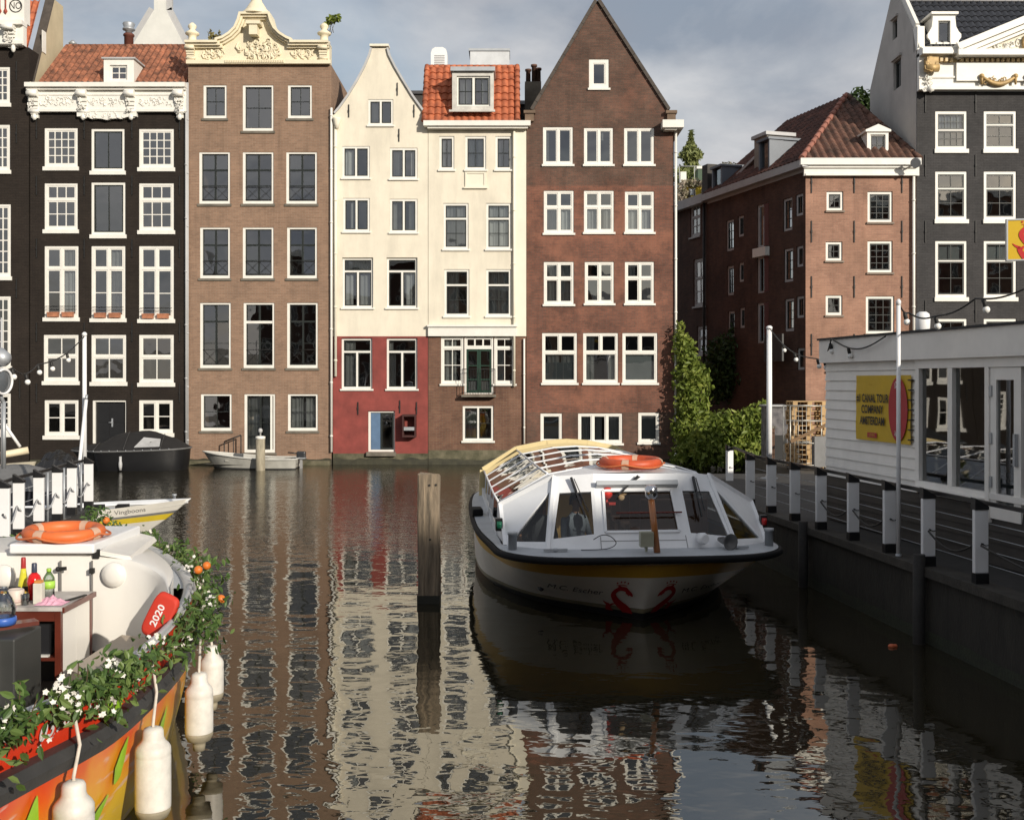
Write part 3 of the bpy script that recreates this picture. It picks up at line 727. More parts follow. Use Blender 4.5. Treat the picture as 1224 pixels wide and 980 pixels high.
# --- the brown brick house with the bell-shaped cornice
def brown_house():
    pl = FAC
    h, s0, s1 = house('canal_house', 'brown brick canal house with curved cream carved top and three plain finials', pl, 225, 396)
    rows = [[(243, 271, 102, 142), (290, 327, 102, 157), (344, 373, 102, 142)], [(238, 275, 182, 244), (290, 327, 182, 244), (342, 379, 182, 244)],
            [(239, 275, 272, 333), (290, 327, 272, 333), (343, 379, 272, 333)], [(239, 276, 362, 440), (291, 328, 362, 440), (343, 380, 362, 440)],
            [(240, 277, 471, 515), (292, 329, 471, 541), (344, 380, 471, 515)]]
    R_ = [[pl.rect(*q) for q in r] for r in rows]
    walls(h, pl, s0, s1, [(-.6, Zp(549), stone), (Zp(549), Zp(78), b_brown)], [q for r in R_ for q in r], 9.)
    interior(h, pl, s0, s1, -.2, [Zp(y) for y in (545, 455, 348, 258, 170, 80)])
    for i, r in enumerate(R_):
        for j, q in enumerate(r):
            cur = None; lights = [(0, 1, 0, 1, 2, 2)]
            if i in (1, 2): lights = [(0, .5, 0, .34, 1, 1), (.5, 1, 0, .34, 1, 1), (0, .5, .34, 1, 1, 2), (.5, 1, .34, 1, 1, 2)]
            if i == 3: lights = [(0, .5, 0, .28, 1, 1), (.5, 1, 0, .28, 1, 1), (0, .5, .28, 1, 1, 2), (.5, 1, .28, 1, 1, 2)]
            if i == 4 and j == 1: lights = [(0, .5, 0, 1, 1, 4), (.5, .9, 0, 1, 1, 4)]; cur = [(0, .42, 0, 1), (.55, .9, 0, 1)]
            if i == 4 and j == 2: cur = [(0, .45, 0, 1), (.55, 1, 0, 1)]
            # a white surround with the dark sash frame set in it
            mb = MB(); plate(mb, pl, (q[0] + .003, q[1] - .003, q[2] + .003, q[3] - .003), [(q[0] + .10, q[1] - .08, q[2] + .12, q[3] - .07)], -.03, .13)
            fr = mb.build('door' if (i, j) == (4, 1) else 'window', white, h)
            qi = (q[0] + .10, q[1] - .08, q[2] + .12, q[3] - .07)
            holes = []; ms = MB(); mpn = MB()
            for (a0, a1, b0, b1, nx, ny) in lights:
                x0, x1 = lerp(qi[0], qi[1], a0), lerp(qi[0], qi[1], a1); y1, y0 = lerp(qi[3], qi[2], b0), lerp(qi[3], qi[2], b1)
                cells = []; rim, bar = .035, .022
                cw, ch = (x1 - x0 - 2 * rim - (nx - 1) * bar) / nx, (y1 - y0 - 2 * rim - (ny - 1) * bar) / ny
                for a in range(nx):
                    for b in range(ny): cells.append((x0 + rim + a * (cw + bar), x0 + rim + a * (cw + bar) + cw, y0 + rim + b * (ch + bar), y0 + rim + b * (ch + bar) + ch))
                plate(ms, pl, (x0 + .002, x1 - .002, y0 + .002, y1 - .002), cells, -.09, .05)
                j0, j1 = random.uniform(-.009, .009) * (x1 - x0), random.uniform(-.009, .009) * (y1 - y0)
                mpn.quad(pl.pt(x0, -.12 + j0 + j1, y0), pl.pt(x1, -.12 - j0 + j1, y0), pl.pt(x1, -.12 - j0 - j1, y1), pl.pt(x0, -.12 + j0 - j1, y1))
            ms.build('sash', darkframe if (i, j) != (3, 1) else darkframe, fr); mpn.build('pane', glassw, fr)
            if (i, j) == (3, 1):
                mb = MB(); zz = lerp(qi[3], qi[2], .29); pl.box(mb, qi[0], qi[1], -.085, -.05, zz - .05, zz + .05); mb.build('transom', white, fr)
            if (i, j) == (4, 1):
                mb = MB(); xx = lerp(qi[0], qi[1], .93); pl.box(mb, xx - .05, xx + .03, -.12, -.04, qi[2], qi[3]); mb.build('door_post', white, fr)
            if cur:
                for (c0, c1, b0, b1) in cur: curtain_mesh(pl, lerp(qi[0], qi[1], c0), lerp(qi[0], qi[1], c1), qi[2], qi[3], -.25).build('curtain', curt, fr)
            if 1 <= i <= 3:   # iron guard rails with crossed bars
                mb = MB(); z0 = qi[2] + .06; z1 = z0 + (.5 if i < 3 else .55)
                for zz in (z0, z1): mb.tube([pl.pt(qi[0], -.06, zz), pl.pt(qi[1], -.06, zz)], .010, 5)
                nseg = 2
                for k in range(nseg):
                    a, b = lerp(qi[0], qi[1], k / nseg), lerp(qi[0], qi[1], (k + 1) / nseg)
                    mb.tube([pl.pt(a, -.06, z0), pl.pt(b, -.06, z1)], .006, 5); mb.tube([pl.pt(a, -.058, z1), pl.pt(b, -.058, z0)], .006, 5)
                mb.build('guard_rail', iron, fr)
            mb = MB(); pl.box(mb, q[0] - .06, q[1] + .06, -.1, .05, q[2] - .09, q[2] + .001); mb.build('sill', stone, fr)
    # the carved top
    def zz(y): return Zp(y)
    prof = [(224, 78), (224, 54), (262, 54), (262, 51), (269, 49), (277, 44), (284, 37), (288, 28), (290, 20.5), (323, 20.5), (325, 28), (329, 37), (336, 44), (344, 49), (349, 51), (349, 54), (394, 54), (394, 78)]
    mb = MB(); extrude(mb, pl, [(pl.st(x, 0)[0], zz(y)) for x, y in prof], -.5, .06)
    pl.box(mb, s0 - .03, s1, .062, .20, zz(78), zz(73.5)); 
    top = mb.build('carved_gable', creamp, h)
    mb = MB()
    path = [(pl.st(x, 0)[0], zz(y)) for x, y in prof[1:-1]]
    for (k0, k1, dd) in ((-.02, .07, .42), (-.10, -.022, .32), (-.17, -.102, .2)): strip_moulding(mb, pl, path, k0, k1, -.52 if k0 > -.05 else .0, dd)
    mb.build('moulding', creamp, top)
    a, b = pl.st(280, 0)[0], pl.st(342, 0)[0]
    mb = MB(); relief(mb, pl, a + .2, b - .2, zz(70), zz(56), 46, .17, .10, seed=3); relief(mb, pl, a + .6, b - .6, zz(60), zz(49), 22, .13, .10, seed=4); mb.build('carved_pattern', creamp, top)
    for (xa, xb, sd) in ((246, 268, 5), (352, 376, 6)):
        mb = MB(); relief(mb, pl, pl.st(xa, 0)[0], pl.st(xb, 0)[0], zz(70), zz(61), 18, .14, .08, seed=sd); mb.build('carved_pattern', creamp, top)
    mb = MB(); s = pl.st(306, 0)[0]; pl.box(mb, s - .16, s + .16, .06, .5, zz(46), zz(34)); pl.box(mb, s - .28, s + .28, .06, .56, zz(34), zz(30)); mb.build('keystone', creamp, top)
    mb = MB()
    for k in range(34):
        x = lerp(pl.st(271, 0)[0], pl.st(340, 0)[0], k / 33); pl.box(mb, x - .02, x + .02, .2, .235, zz(77), zz(74))
    mb.build('fluting', creamp, top)
    for a in (229, 387):
        m_ = MB(); s = pl.st(a, 0)[0]; scroll(m_, pl, s, zz(73), zz(57), .34, .3); m_.build('console', creamp, top)
        m_ = MB(); c = pl.pt(s, -.1, zz(54)); m_.lathe([(.24, .08), (.24, .14), (.17, .18), (.15, .34), (.2, .4), (.27, .44), (.27, .5), (.2, .54), (.1, .62), (.17, .72), (.16, .8), (.05, .9)], c, 12); m_.build('finial', creamp, top)
    m_ = MB(); c = pl.pt(pl.st(306, 0)[0] - .0, -.1, zz(20.5)); m_.lathe([(.62, .05), (.6, .12), (.42, .3), (.3, .5), (.22, .62), (.2, .72), (.28, .78), (.3, .9), (.22, .96), (.32, 1.1), (.36, 1.3), (.2, 1.5), (.06, 1.6)], c, 14); m_.build('finial', creamp, top)
    mb = MB(); P = [pl.pt(s0, -.5, zz(78)), pl.pt(s1, -.5, zz(78)), pl.pt(s1, -9.3, zz(78)), pl.pt(s0, -9.3, zz(78))]; c = pl.pt((s0 + s1) / 2, -.5, zz(34)); c2 = pl.pt((s0 + s1) / 2, -9.3, zz(34))
    mb.quad(P[0], c, c2, P[3]); mb.quad(P[1], P[2], c2, c); mb.add([P[0], P[1], c], [(0, 1, 2)]); mb.add([P[2], P[3], c2], [(0, 1, 2)]); mb.build('roof', slate, h)
    tide(h, pl, s0, s1)
    downpipe(h, pl, 396.5, 130, 540, white)
    downpipe(h, pl, 225.2, 100, 545, greyp, r=.04)
brown_house()
def hide_flat_roof(h, pl, s0, s1, z, depth, m=None, name='roof'):
    mb = MB(); pl.box(mb, s0, s1, -depth, -.33, z - .2, z); return mb.build(name, m or slate, h)

# --- the narrow cream house with the neck gable
def cream_gable_house():
    pl = FAC
    h, s0, s1 = house('canal_house', 'narrow cream plastered canal house with a steep pointed gable above a dark red ground floor', pl, 398, 511.5)
    rects = [(440, 470, 119, 151), (409, 442, 175, 214), (466, 499, 177, 215), (410, 442, 237, 278), (466, 499, 238, 279), (409, 446, 308, 369), (462, 499, 308, 369), (408, 445, 404, 466), (462, 499, 404, 466), (440, 472, 491, 540)]
    Q = [pl.rect(*r) for r in rects]
    sh = Zp(156)
    walls(h, pl, s0, s1, [(-.6, Zp(542), mossstone), (Zp(542), Zp(402), redr), (Zp(402), sh, cream)], Q[1:], 9.)
    interior(h, pl, s0, s1, -.2, [Zp(y) for y in (543, 478, 383, 292, 224, 160)])
    prof = [(399, 156), (399, 137), (400, 136), (406, 129), (416, 115), (427, 97), (436, 80), (442, 66), (444, 58), (463, 58), (465, 66), (472, 80), (482, 97), (493, 115), (503, 129), (508, 136), (511, 137), (511, 156)]
    P = [(pl.st(x, 0)[0], Zp(y)) for x, y in prof]; P[0] = (s0, sh); P[1] = (s0, Zp(137)); P[-1] = (s1, sh); P[-2] = (s1, Zp(137))
    mb = MB(); gable_plate(mb, pl, P, [Q[0]], 0, .32); gw = mb.build('gable', cream, h)
    mb = MB()
    strip_moulding(mb, pl, P[2:9][:-0 or None], -.03, .05, -.36, .09); strip_moulding(mb, pl, P[9:-2], -.03, .05, -.36, .09)
    mb.build('coping', greyp, gw)
    mb = MB(); a, b = P[8][0] - .06, P[9][0] + .06; pl.box(mb, a, b, -.36, .12, P[8][1] + .055, P[8][1] + .14); mb.build('gable_cap', creamlt, gw)
    mb = MB()
    ridge = (pl.st(453.5, 0)[0], Zp(76))
    A, B = pl.pt(s0 + .02, -.33, Zp(137)), pl.pt(s1 - .02, -.33, Zp(137)); C = pl.pt(ridge[0], -.33, Zp(80)); D = Vector((0, 8.7, 0))
    mb.quad(A, C, C + D, A + D); mb.quad(B, B + D, C + D, C); mb.add([A + D, C + D, B + D], [(0, 1, 2)])
    for s in (s0 + .01, s1 - .16): pl.box(mb, s, s + .15, -9, -.33, sh, Zp(137))
    mb.build('roof', slate, h)
    two = [(0, .5, 0, 1, 1, 1), (.5, 1, 0, 1, 1, 1)]
    three = [(0, 1, 0, .25, 1, 1), (0, .5, .25, 1, 1, 1), (.5, 1, .25, 1, 1, 1)]
    cs = {0: [(0, .35, 0, 1)], 1: [(0, .42, 0, 1)], 2: [(0, .3, 0, 1), (.8, 1, 0, 1)], 4: [(0, .2, 0, 1), (.7, 1, 0, 1)], 3: [(.2, .55, 0, 1)], 5: [(0, .3, .25, 1), (.55, 1, 0, 1), (0, 1, 0, .25)], 6: [(.6, 1, .25, 1)], 7: [(0, .42, .0, 1)], 8: [(0, .25, .25, 1), (.0, .15, 0, .25)]}
    for i in range(9):
        window(h, pl, Q[i], two if i < 5 else three, fw=.085, mw=.075, frame=white, sash=darkframe, rim=.04, bar=.02, sill=white, sill_h=.07, curtain=cs.get(i), d=-.03 if i < 5 else -.09)
    q = Q[9]
    mb = MB(); plate(mb, pl, (q[0] + .003, q[1] - .003, q[2], q[3] - .003), [(q[0] + .09, q[1] - .06, q[2] + .08, q[3] - .07)], -.08, .1); d_ = mb.build('door', white, h)
    xm = lerp(q[0], q[1], .44)
    mb = MB(); pl.box(mb, q[0] + .1, xm, -.17, -.12, q[2] + .09, q[3] - .08); mb.build('blue_panel', mat('blue_paint', (.10, .17, .28), .5, .2, 2.), d_)
    mb = MB(); plate(mb, pl, (xm + .01, q[1] - .07, q[2] + .09, q[3] - .08), [(xm + .08, q[1] - .12, q[2] + .16, q[3] - .15)], -.12, .05); mb.build('door_leaf', darkframe, d_)
    mb = MB(); mb.quad(pl.pt(xm, -.14, q[2] + .1), pl.pt(q[1] - .08, -.14, q[2] + .1), pl.pt(q[1] - .08, -.14, q[3] - .1), pl.pt(xm, -.14, q[3] - .1)); mb.build('pane', glassw, d_)
    mb = MB(); pl.box(mb, q[0] - .05, q[1] + .05, -.1, .16, q[2] - .16, q[2] - .002); mb.build('doorstep', stone, h)
    # the iron vent box on the red wall
    a = pl.rect(482, 498, 495, 522); mb = MB(); plate(mb, pl, a, [(a[0] + .06, a[1] - .05, a[2] + .08, a[3] - .08)], .42, .415); vb = mb.build('vent_box', mat('dark_red_steel', (.05, .014, .012), .5, .3, 4.), h)
    mb = MB(); z = lerp(a[2], a[3], .38); pl.box(mb, a[0] + .065, a[1] - .055, .1, .44, z - .07, z + .06); mb.build('tray', zinc, vb)
    anchors(h, pl, [(417, 133), (495, 133), (475, 107), (477, 162)], .5); anchors(h, pl, [(428, 488), (478, 486), (498, 488)], .5)
    tide(h, pl, s0, s1)
    for px in (401.5,):
        downpipe(h, pl, px, 150, 450, creamlt, r=.055)
    m_ = MB(); s, z = pl.st(403, 146); m_.lathe([(.07, -.3), (.12, -.1), (.17, .08), (.17, .12)], pl.pt(s, .12, z), 10); m_.build('rainwater_head', creamlt, h)
cream_gable_house()

# --- the cream house with the red tiled front roof
def cream_tile_house():
    pl = FAC
    h, s0, s1 = house('canal_house', 'cream plastered canal house with bright orange tiled roof front and brown brick ground floor', pl, 512, 629)
    rects = [(525, 543, 163, 204), (556, 581, 163, 204), (592, 612, 163, 204), (530, 560, 243, 299), (581, 611, 243, 299), (531, 561, 322, 379), (581, 611, 322, 379), (527, 554.5, 402, 460), (555, 590, 402, 471), (590.5, 616, 402, 460), (553, 590, 485, 528)]
    Q = [pl.rect(*r) for r in rects]
    walls(h, pl, s0, s1, [(-.6, Zp(538), mossstone), (Zp(538), Zp(402), b_low), (Zp(402), Zp(150), cream)], Q, 9.)
    interior(h, pl, s0, s1, -.2, [Zp(y) for y in (540, 474, 390, 310, 225, 158)])
    g = white
    cw = (0, 1, 0, 1)
    spec = [([(0, 1, 0, 1, 2, 2)], [(0, .35, 0, 1), (.65, 1, 0, 1)]), ([(0, 1, 0, 1, 2, 2)], [(0, .4, 0, 1), (.6, 1, 0, 1)]), ([(0, 1, 0, 1, 2, 2)], [(0, .3, 0, 1)])]
    for i in range(4): spec.append(([(0, 1, 0, .32, 2, 1), (0, 1, .32, 1, 2, 2)], [(0, .48, .02, 1), (.5, 1, .02, 1)] if i != 2 else [(0, .6, .02, 1)]))
    spec += [([(0, 1, 0, .22, 2, 1), (0, 1, .22, 1, 2, 2)], [(0, .7, .0, 1)]), None, ([(0, 1, 0, .22, 2, 1), (0, 1, .22, 1, 2, 2)], [(0, .5, .2, 1)]), ([(0, .5, 0, 1, 1, 2), (.5, 1, 0, 1, 1, 2)], [(0, .45, 0, 1)])]
    for i, q in enumerate(Q):
        if spec[i] is None: continue
        window(h, pl, q, spec[i][0], fw=.09, mw=.07, frame=white, sash=darkframe if i not in (7, 9) else white, rim=.04, bar=.026, sill=white if i != 8 else None, sill_h=.08, curtain=spec[i][1], d=-.04)
    # french door with its little balcony
    q = Q[8]; zt = lerp(q[3], q[2], .2)
    mb = MB(); plate(mb, pl, (q[0] + .003, q[1] - .003, q[2], q[3] - .003), [(q[0] + .08, q[1] - .08, zt + .05, q[3] - .08), (q[0] + .08, q[1] - .08, q[2] + .06, zt - .05)], -.03, .1); fd = mb.build('balcony_door', white, h)
    mb = MB(); xs = [lerp(q[0] + .09, q[1] - .09, k / 3) for k in range(4)]
    plate(mb, pl, (q[0] + .085, q[1] - .085, zt + .055, q[3] - .085), [(xs[k] + .03, xs[k + 1] - .03, zt + .09, q[3] - .12) for k in range(3)], -.05, .04); mb.build('fanlight', white, fd)
    xm = (q[0] + q[1]) / 2
    for (a, b) in ((q[0] + .085, xm - .005), (xm + .005, q[1] - .085)):
        mb = MB(); zz = [lerp(q[2] + .06, zt - .05, t) for t in (0, .3, .62, 1)]
        plate(mb, pl, (a, b, q[2] + .065, zt - .055), [(a + .07, b - .07, zz[0] + .09, zz[1] - .03), (a + .07, b - .07, zz[1] + .03, zz[2] - .02), (a + .07, b - .07, zz[2] + .02, zz[3] - .08)], -.05, .05); mb.build('door_leaf', greenp, fd)
    mb = MB(); mb.quad(pl.pt(q[0] + .08, -.075, q[2]), pl.pt(q[1] - .08, -.075, q[2]), pl.pt(q[1] - .08, -.075, q[3] - .1), pl.pt(q[0] + .08, -.075, q[3] - .1)); mb.build('pane', glassw, fd)
    for (a, b) in ((.14, .44), (.56, .86)):
        mb = MB(); pl.box(mb, lerp(q[0], q[1], a), lerp(q[0], q[1], b), -.16, -.14, q[2] + .1, q[2] + .5); mb.build('blind', curt, fd)
    mb = MB(); pl.box(mb, q[0] - .1, q[1] + .1, .002, .36, q[2] - .11, q[2] - .02); bal = mb.build('balcony', stone, h)
    mb = MB(); z1 = q[2] + .98
    for zz in (q[2] + .06, z1): mb.tube([pl.pt(q[0] - .06, .02, zz), pl.pt(q[0] - .06, .32, zz), pl.pt(q[1] + .06, .32, zz), pl.pt(q[1] + .06, .02, zz)], .014, 6)
    for k in range(13):
        s = lerp(q[0] - .06, q[1] + .06, k / 12); mb.tube([pl.pt(s, .32, q[2] - .02), pl.pt(s, .32, z1)], .007 if k not in (0, 12) else .014, 5)
    mb.build('railing', iron, bal)
    # panel under the middle attic window
    a = pl.rect(556, 581, 206, 224); mb = MB(); plate(mb, pl, a, [(a[0] + .08, a[1] - .08, a[2] + .07, a[3] - .06)], .05, .045); pl.box(mb, a[0] + .07, a[1] - .07, .006, .02, a[2] + .06, a[3] - .05); pl.box(mb, a[0] - .06, a[1] + .06, .003, .09, a[2] - .06, a[2] - .002); mb.build('panel', creamlt, h)
    tide(h, pl, s0, s1)
    # string course, cornice
    a0, a1 = pl.st(512, 0)[0], pl.st(617, 0)[0]
    mb = MB(); pl.box(mb, a0, a1, .003, .14, Zp(402), Zp(391)); pl.box(mb, a0 - .03, a1 + .05, .003, .22, Zp(391) + .002, Zp(388.5)); mb.build('string_course', white, h)
    mb = MB(); a0, a1 = pl.st(507, 0)[0], pl.st(634, 0)[0]; pl.box(mb, a0, a1, -.3, .40, Zp(153), Zp(147)); pl.box(mb, a0 + .15, a1 - .1, .003, .30, Zp(155.5), Zp(153) - .002); mb.build('cornice', white, h)
    mb = MB(); a0, a1 = pl.st(616, 0)[0], s1 - .01; pl.box(mb, a0, a1, .003, .05, Zp(402), Zp(156)); mb.build('pilaster', creamlt, h)
    downpipe(h, pl, 614.5, 158, 462, creamlt, r=.05); downpipe(h, pl, 626.5, 405, 530, white, r=.035)
    # the steep tiled front
    A = pl.pt(pl.st(507, 0)[0], .25, Zp(148)); W = pl.st(618, 0)[0] - pl.st(506, 0)[0]; top = Zp(69.5); rise = top - A.z; back = 1.5
    mb = MB(); v = Vector((0, back, rise)); corrugate(mb, A, (1, 0, 0), v, W, v.length, tw=.26, tr=.36, amp=.06, step=.05)
    rf = mb.build('roof', tilered, h)
    mb = MB(); B = A + v
    mb.box(A.x + .06, A.x + W - .06, B.y - .02, B.y + 6.5, B.z - .25, B.z - .02)
    for x in (A.x + .02, A.x + W - .1): mb.hexa([(x, A.y + .05, A.z), (x + .08, A.y + .05, A.z), (x + .08, B.y + 6, A.z), (x, B.y + 6, A.z), (x, B.y + .02, B.z - .03), (x + .08, B.y + .02, B.z - .03), (x + .08, B.y + 6, B.z - .03), (x, B.y + 6, B.z - .03)])
    mb.build('roof_deck', slate, rf)
    mb = MB()
    n_ = 16
    for i in range(n_): mb.tube([(lerp(A.x, A.x + W, i / n_), B.y, B.z), (lerp(A.x, A.x + W, (i + 1) / n_) + .03, B.y, B.z)], [.085, .10], 8)
    mb.build('ridge_tiles', tilered, rf)
    for x in (A.x + .02, A.x + W - .02):
        mb = MB()
        for i in range(9): mb.tube([A + v * (i / 9) + Vector((x - A.x, -.03, .05)), A + v * ((i + 1) / 9) + Vector((x - A.x, -.03, .05))], [.12, .095], 8)
        mb.build('verge_tiles', tilered, rf)
    # dormer: white timber, standing proud of the slope
    pd = Plane((0, 42.55), (1, 0)); q = pd.rect(540.5, 590, 86, 132); qi = pd.rect(546, 586, 91, 127)
    mb = MB(); plate(mb, pd, q, [qi], 0, .12); 
    for s in (q[0], q[1] - .1): pd.box(mb, s, s + .1, -1.5, -.122, q[2], q[3])
    pd.box(mb, q[0] - .12, q[1] + .06, .0, .10, q[2] - .08, q[2] - .002)
    dm = mb.build('dormer', mat('weathered_white_paint', (.62, .60, .55), .6, .25, 3., stain=.4), h)
    window(dm, pd, qi, [(0, .5, 0, 1, 2, 2), (.5, 1, 0, 1, 2, 2)], fw=.06, mw=.09, frame=white, sash=darkframe, rim=.05, bar=.03, curtain=None)
    curtain_mesh(pd, qi[0] + .1, qi[0] + .6, qi[2], qi[3], -.3).build('curtain', curt, dm); curtain_mesh(pd, qi[1] - .35, qi[1] - .1, qi[2], qi[3], -.3).build('curtain', curt, dm)
    mb = MB(); pd.box(mb, q[0] - .06, q[1] + .06, -1.7, .14, q[3] + .002, q[3] + .16); mb.build('dormer_roof', zinc, dm)
    # roof machines
    c = at(524, 73, 44.6); mb = MB(); x0, x1 = at(515, 0, 44.6).x, at(534.5, 0, 44.6).x
    pr = [(x0, -.3), (x1, -.3), (x1, .32), (x1 - .05, .48), (x1 - .18, .56), (x0 + .18, .56), (x0 + .05, .48), (x0, .32)]
    P = Plane((0, 44.6), (1, 0)); extrude(mb, P, [(x, c.z + z) for x, z in pr], -.6, 0); vb = mb.build('vent_hood', white2, h)
    mb = MB()
    for k in range(6): P.box(mb, x0 + .15, x1 - .1, .002, .02, c.z - .15 + k * .07, c.z - .12 + k * .07)
    mb.build('louvre', greyp, vb)
    a = Plane((0, 45.2), (1, 0)).rect(562, 609, 58.5, 74); mb = MB(); Plane((0, 45.2), (1, 0)).box(mb, a[0], a[1], -1.2, 0, a[2] - .3, a[3] - .1); ac = mb.build('roof_unit', mat('pale_steel', (.6, .62, .64), .5, .15, 2., stain=.4), h)
    mb = MB(); Plane((0, 45.2), (1, 0)).box(mb, a[0] - .06, a[1] + .02, -1.25, .05, a[3] - .098, a[3]); mb.build('lid', zinc, ac)
cream_tile_house()

# --- the tall red brick house with the plain pointed gable
def red_brick_house():
    pl = FAC
    h, s0, s1 = house('canal_house', 'dark red brick canal house with a tall triangular gable and white four light windows', pl, 629.5, 805.5)
    rects = [(704, 728, 71, 107), (649, 685, 152, 198), (698, 733, 153, 198), (746, 782, 153, 198), (650, 686, 228, 280), (698, 734, 228, 279), (747, 782, 229, 279), (650, 686, 313, 365), (699, 734, 313, 364), (747, 782, 313, 364),
             (648, 690, 398, 459), (697, 739, 398, 459), (744, 786, 398, 459), (646, 672, 494, 530), (691, 744, 494, 531), (763, 788, 493, 530)]
    Q = [pl.rect(*r) for r in rects]
    sh = Zp(134)
    walls(h, pl, s0, s1, [(-.6, Zp(493), b_dark), (Zp(493), Zp(222), b_red), (Zp(222), sh, b_dark)], Q[1:], 9.)
    interior(h, pl, s0, s1, -.2, [Zp(y) for y in (545, 478, 382, 296, 213, 138)])
    ap = (pl.st(714, 0)[0], Zp(2)); P = [(s0, sh), (s1, sh), (s1 - .25, sh + .05), ap, (s0 + .25, sh + .05)]
    mb = MB(); gable_plate(mb, pl, P, [Q[0]], 0, .32); gw = mb.build('gable', b_dark, h)
    mb = MB()
    for (a, b) in ((P[4], ap), (ap, P[2])):
        va, vb = Vector(a), Vector(b); dn = (vb - va).normalized(); nn = Vector((-dn.y, dn.x))
        n_ = 14
        for k in range(n_):
            p, q = va + (vb - va) * (k / n_), va + (vb - va) * ((k + 1) / n_) - dn * .012
            extrude(mb, pl, [(p.x, p.y), (q.x, q.y), (q + nn * .13).to_tuple(), (p + nn * .13).to_tuple()], -.4, .10)
    mb.build('coping', mat('dark_coping_stone', (.075, .062, .052), .85, .35, 3.), gw)
    mb = MB(); A, B, C, D = pl.pt(s0 + .05, -.34, sh), pl.pt(s1 - .05, -.34, sh), pl.pt(ap[0], -.34, ap[1] - .1), Vector((0, 8.7, 0))
    mb.quad(A, C, C + D, A + D); mb.quad(B, B + D, C + D, C); mb.add([A + D, C + D, B + D], [(0, 1, 2)]); mb.build('roof', tileold, h)
    mb = MB(); a, b = pl.st(790, 0)[0], pl.st(815, 0)[0]; pl.box(mb, a, b, -2.5, .52, Zp(156), Zp(147)); pl.box(mb, a + .1, b - .25, -1, .4, Zp(158), Zp(156) - .002); mb.build('gutter_end', white, h)
    mb = MB(); a, b = pl.st(797, 0)[0], pl.st(807, 0)[0]; pl.box(mb, a, b, -.5, .16, Zp(146.8), Zp(137)); pl.box(mb, a - .06, b + .05, -.5, .22, Zp(137) + .002, Zp(133.5)); a, b = pl.st(627.5, 0)[0], pl.st(638, 0)[0]; pl.box(mb, a, b, -.5, .16, Zp(146), Zp(137)); pl.box(mb, a - .05, b + .06, -.5, .22, Zp(137) + .002, Zp(133.5)); mb.build('kneeler_stone', mat('brown_stone', (.16, .11, .075), .9, .3, 3.), h)
    one = [(0, 1, 0, 1, 1, 1)]; two = [(0, .5, 0, 1, 1, 1), (.5, 1, 0, 1, 1, 1)]
    four = [(0, .5, 0, .38, 1, 1), (.5, 1, 0, .38, 1, 1), (0, .5, .38, 1, 1, 1), (.5, 1, .38, 1, 1, 1)]
    t3 = [(0, .5, 0, .38, 1, 1), (.5, 1, 0, .38, 1, 1), (0, 1, .38, 1, 1, 1)]
    tr = [(0, .31, 0, 1, 1, 1), (.31, .66, 0, 1, 1, 1), (.66, 1, 0, 1, 1, 1)]
    cs = {1: [(0, .15, 0, 1)], 4: [(0, .5, .38, 1), (.6, 1, .38, 1)], 2: [(.55, .7, 0, .3)], 5: [(0, .45, 0, 1), (.7, 1, .3, 1)], 6: [(.5, .9, .3, 1), (0, .4, .38, 1)], 7: [(0, .95, 0, 1)], 9: [(0, .35, 0, .38)], 10: [(.1, .5, .38, 1), (.55, .98, .4, 1)], 11: [(0, .3, 0, 1), (.75, 1, .38, 1)], 14: [(0, .3, 0, 1), (.38, .55, 0, 1), (.7, 1, 0, 1)]}
    bl = {10: [(0, 1, .6, 1)], 12: [(0, 1, .38, 1)], 13: [(0, 1, 0, 1)], 15: [(0, 1, 0, 1)]}
    for i, q in enumerate(Q):
        L_ = one if i in (0, 13, 15) else two if i in (1, 2, 3) else tr if i == 14 else t3 if i in (10, 11, 12) else four
        window(h, pl, q, L_, fw=.085 if i else .15, mw=.075, frame=white, sash=white, rim=.042, bar=.03, sill=white, sill_h=.09, curtain=cs.get(i), blind=bl.get(i), d=-.03)
    downpipe(h, pl, 807.5, 158, 520, white, r=.05, d=.06)
    tide(h, pl, s0, s1)
    # chimney pots on the party wall
    mb = MB(); q = at(637, 100, 47.); mb.box(q.x - .35, q.x + .35, 46.7, 47.5, 8, q.z); ch = mb.build('chimney', stone, h)
    for (dx, hh) in ((-.2, .55), (.05, .75), (.24, .6)):
        mb = MB(); mb.lathe([(.11, 0), (.1, hh), (.14, hh), (.14, hh + .08)], (q.x + dx, 47.1, q.z), 10); mb.build('chimney_pot', tileold, ch)
red_brick_house()

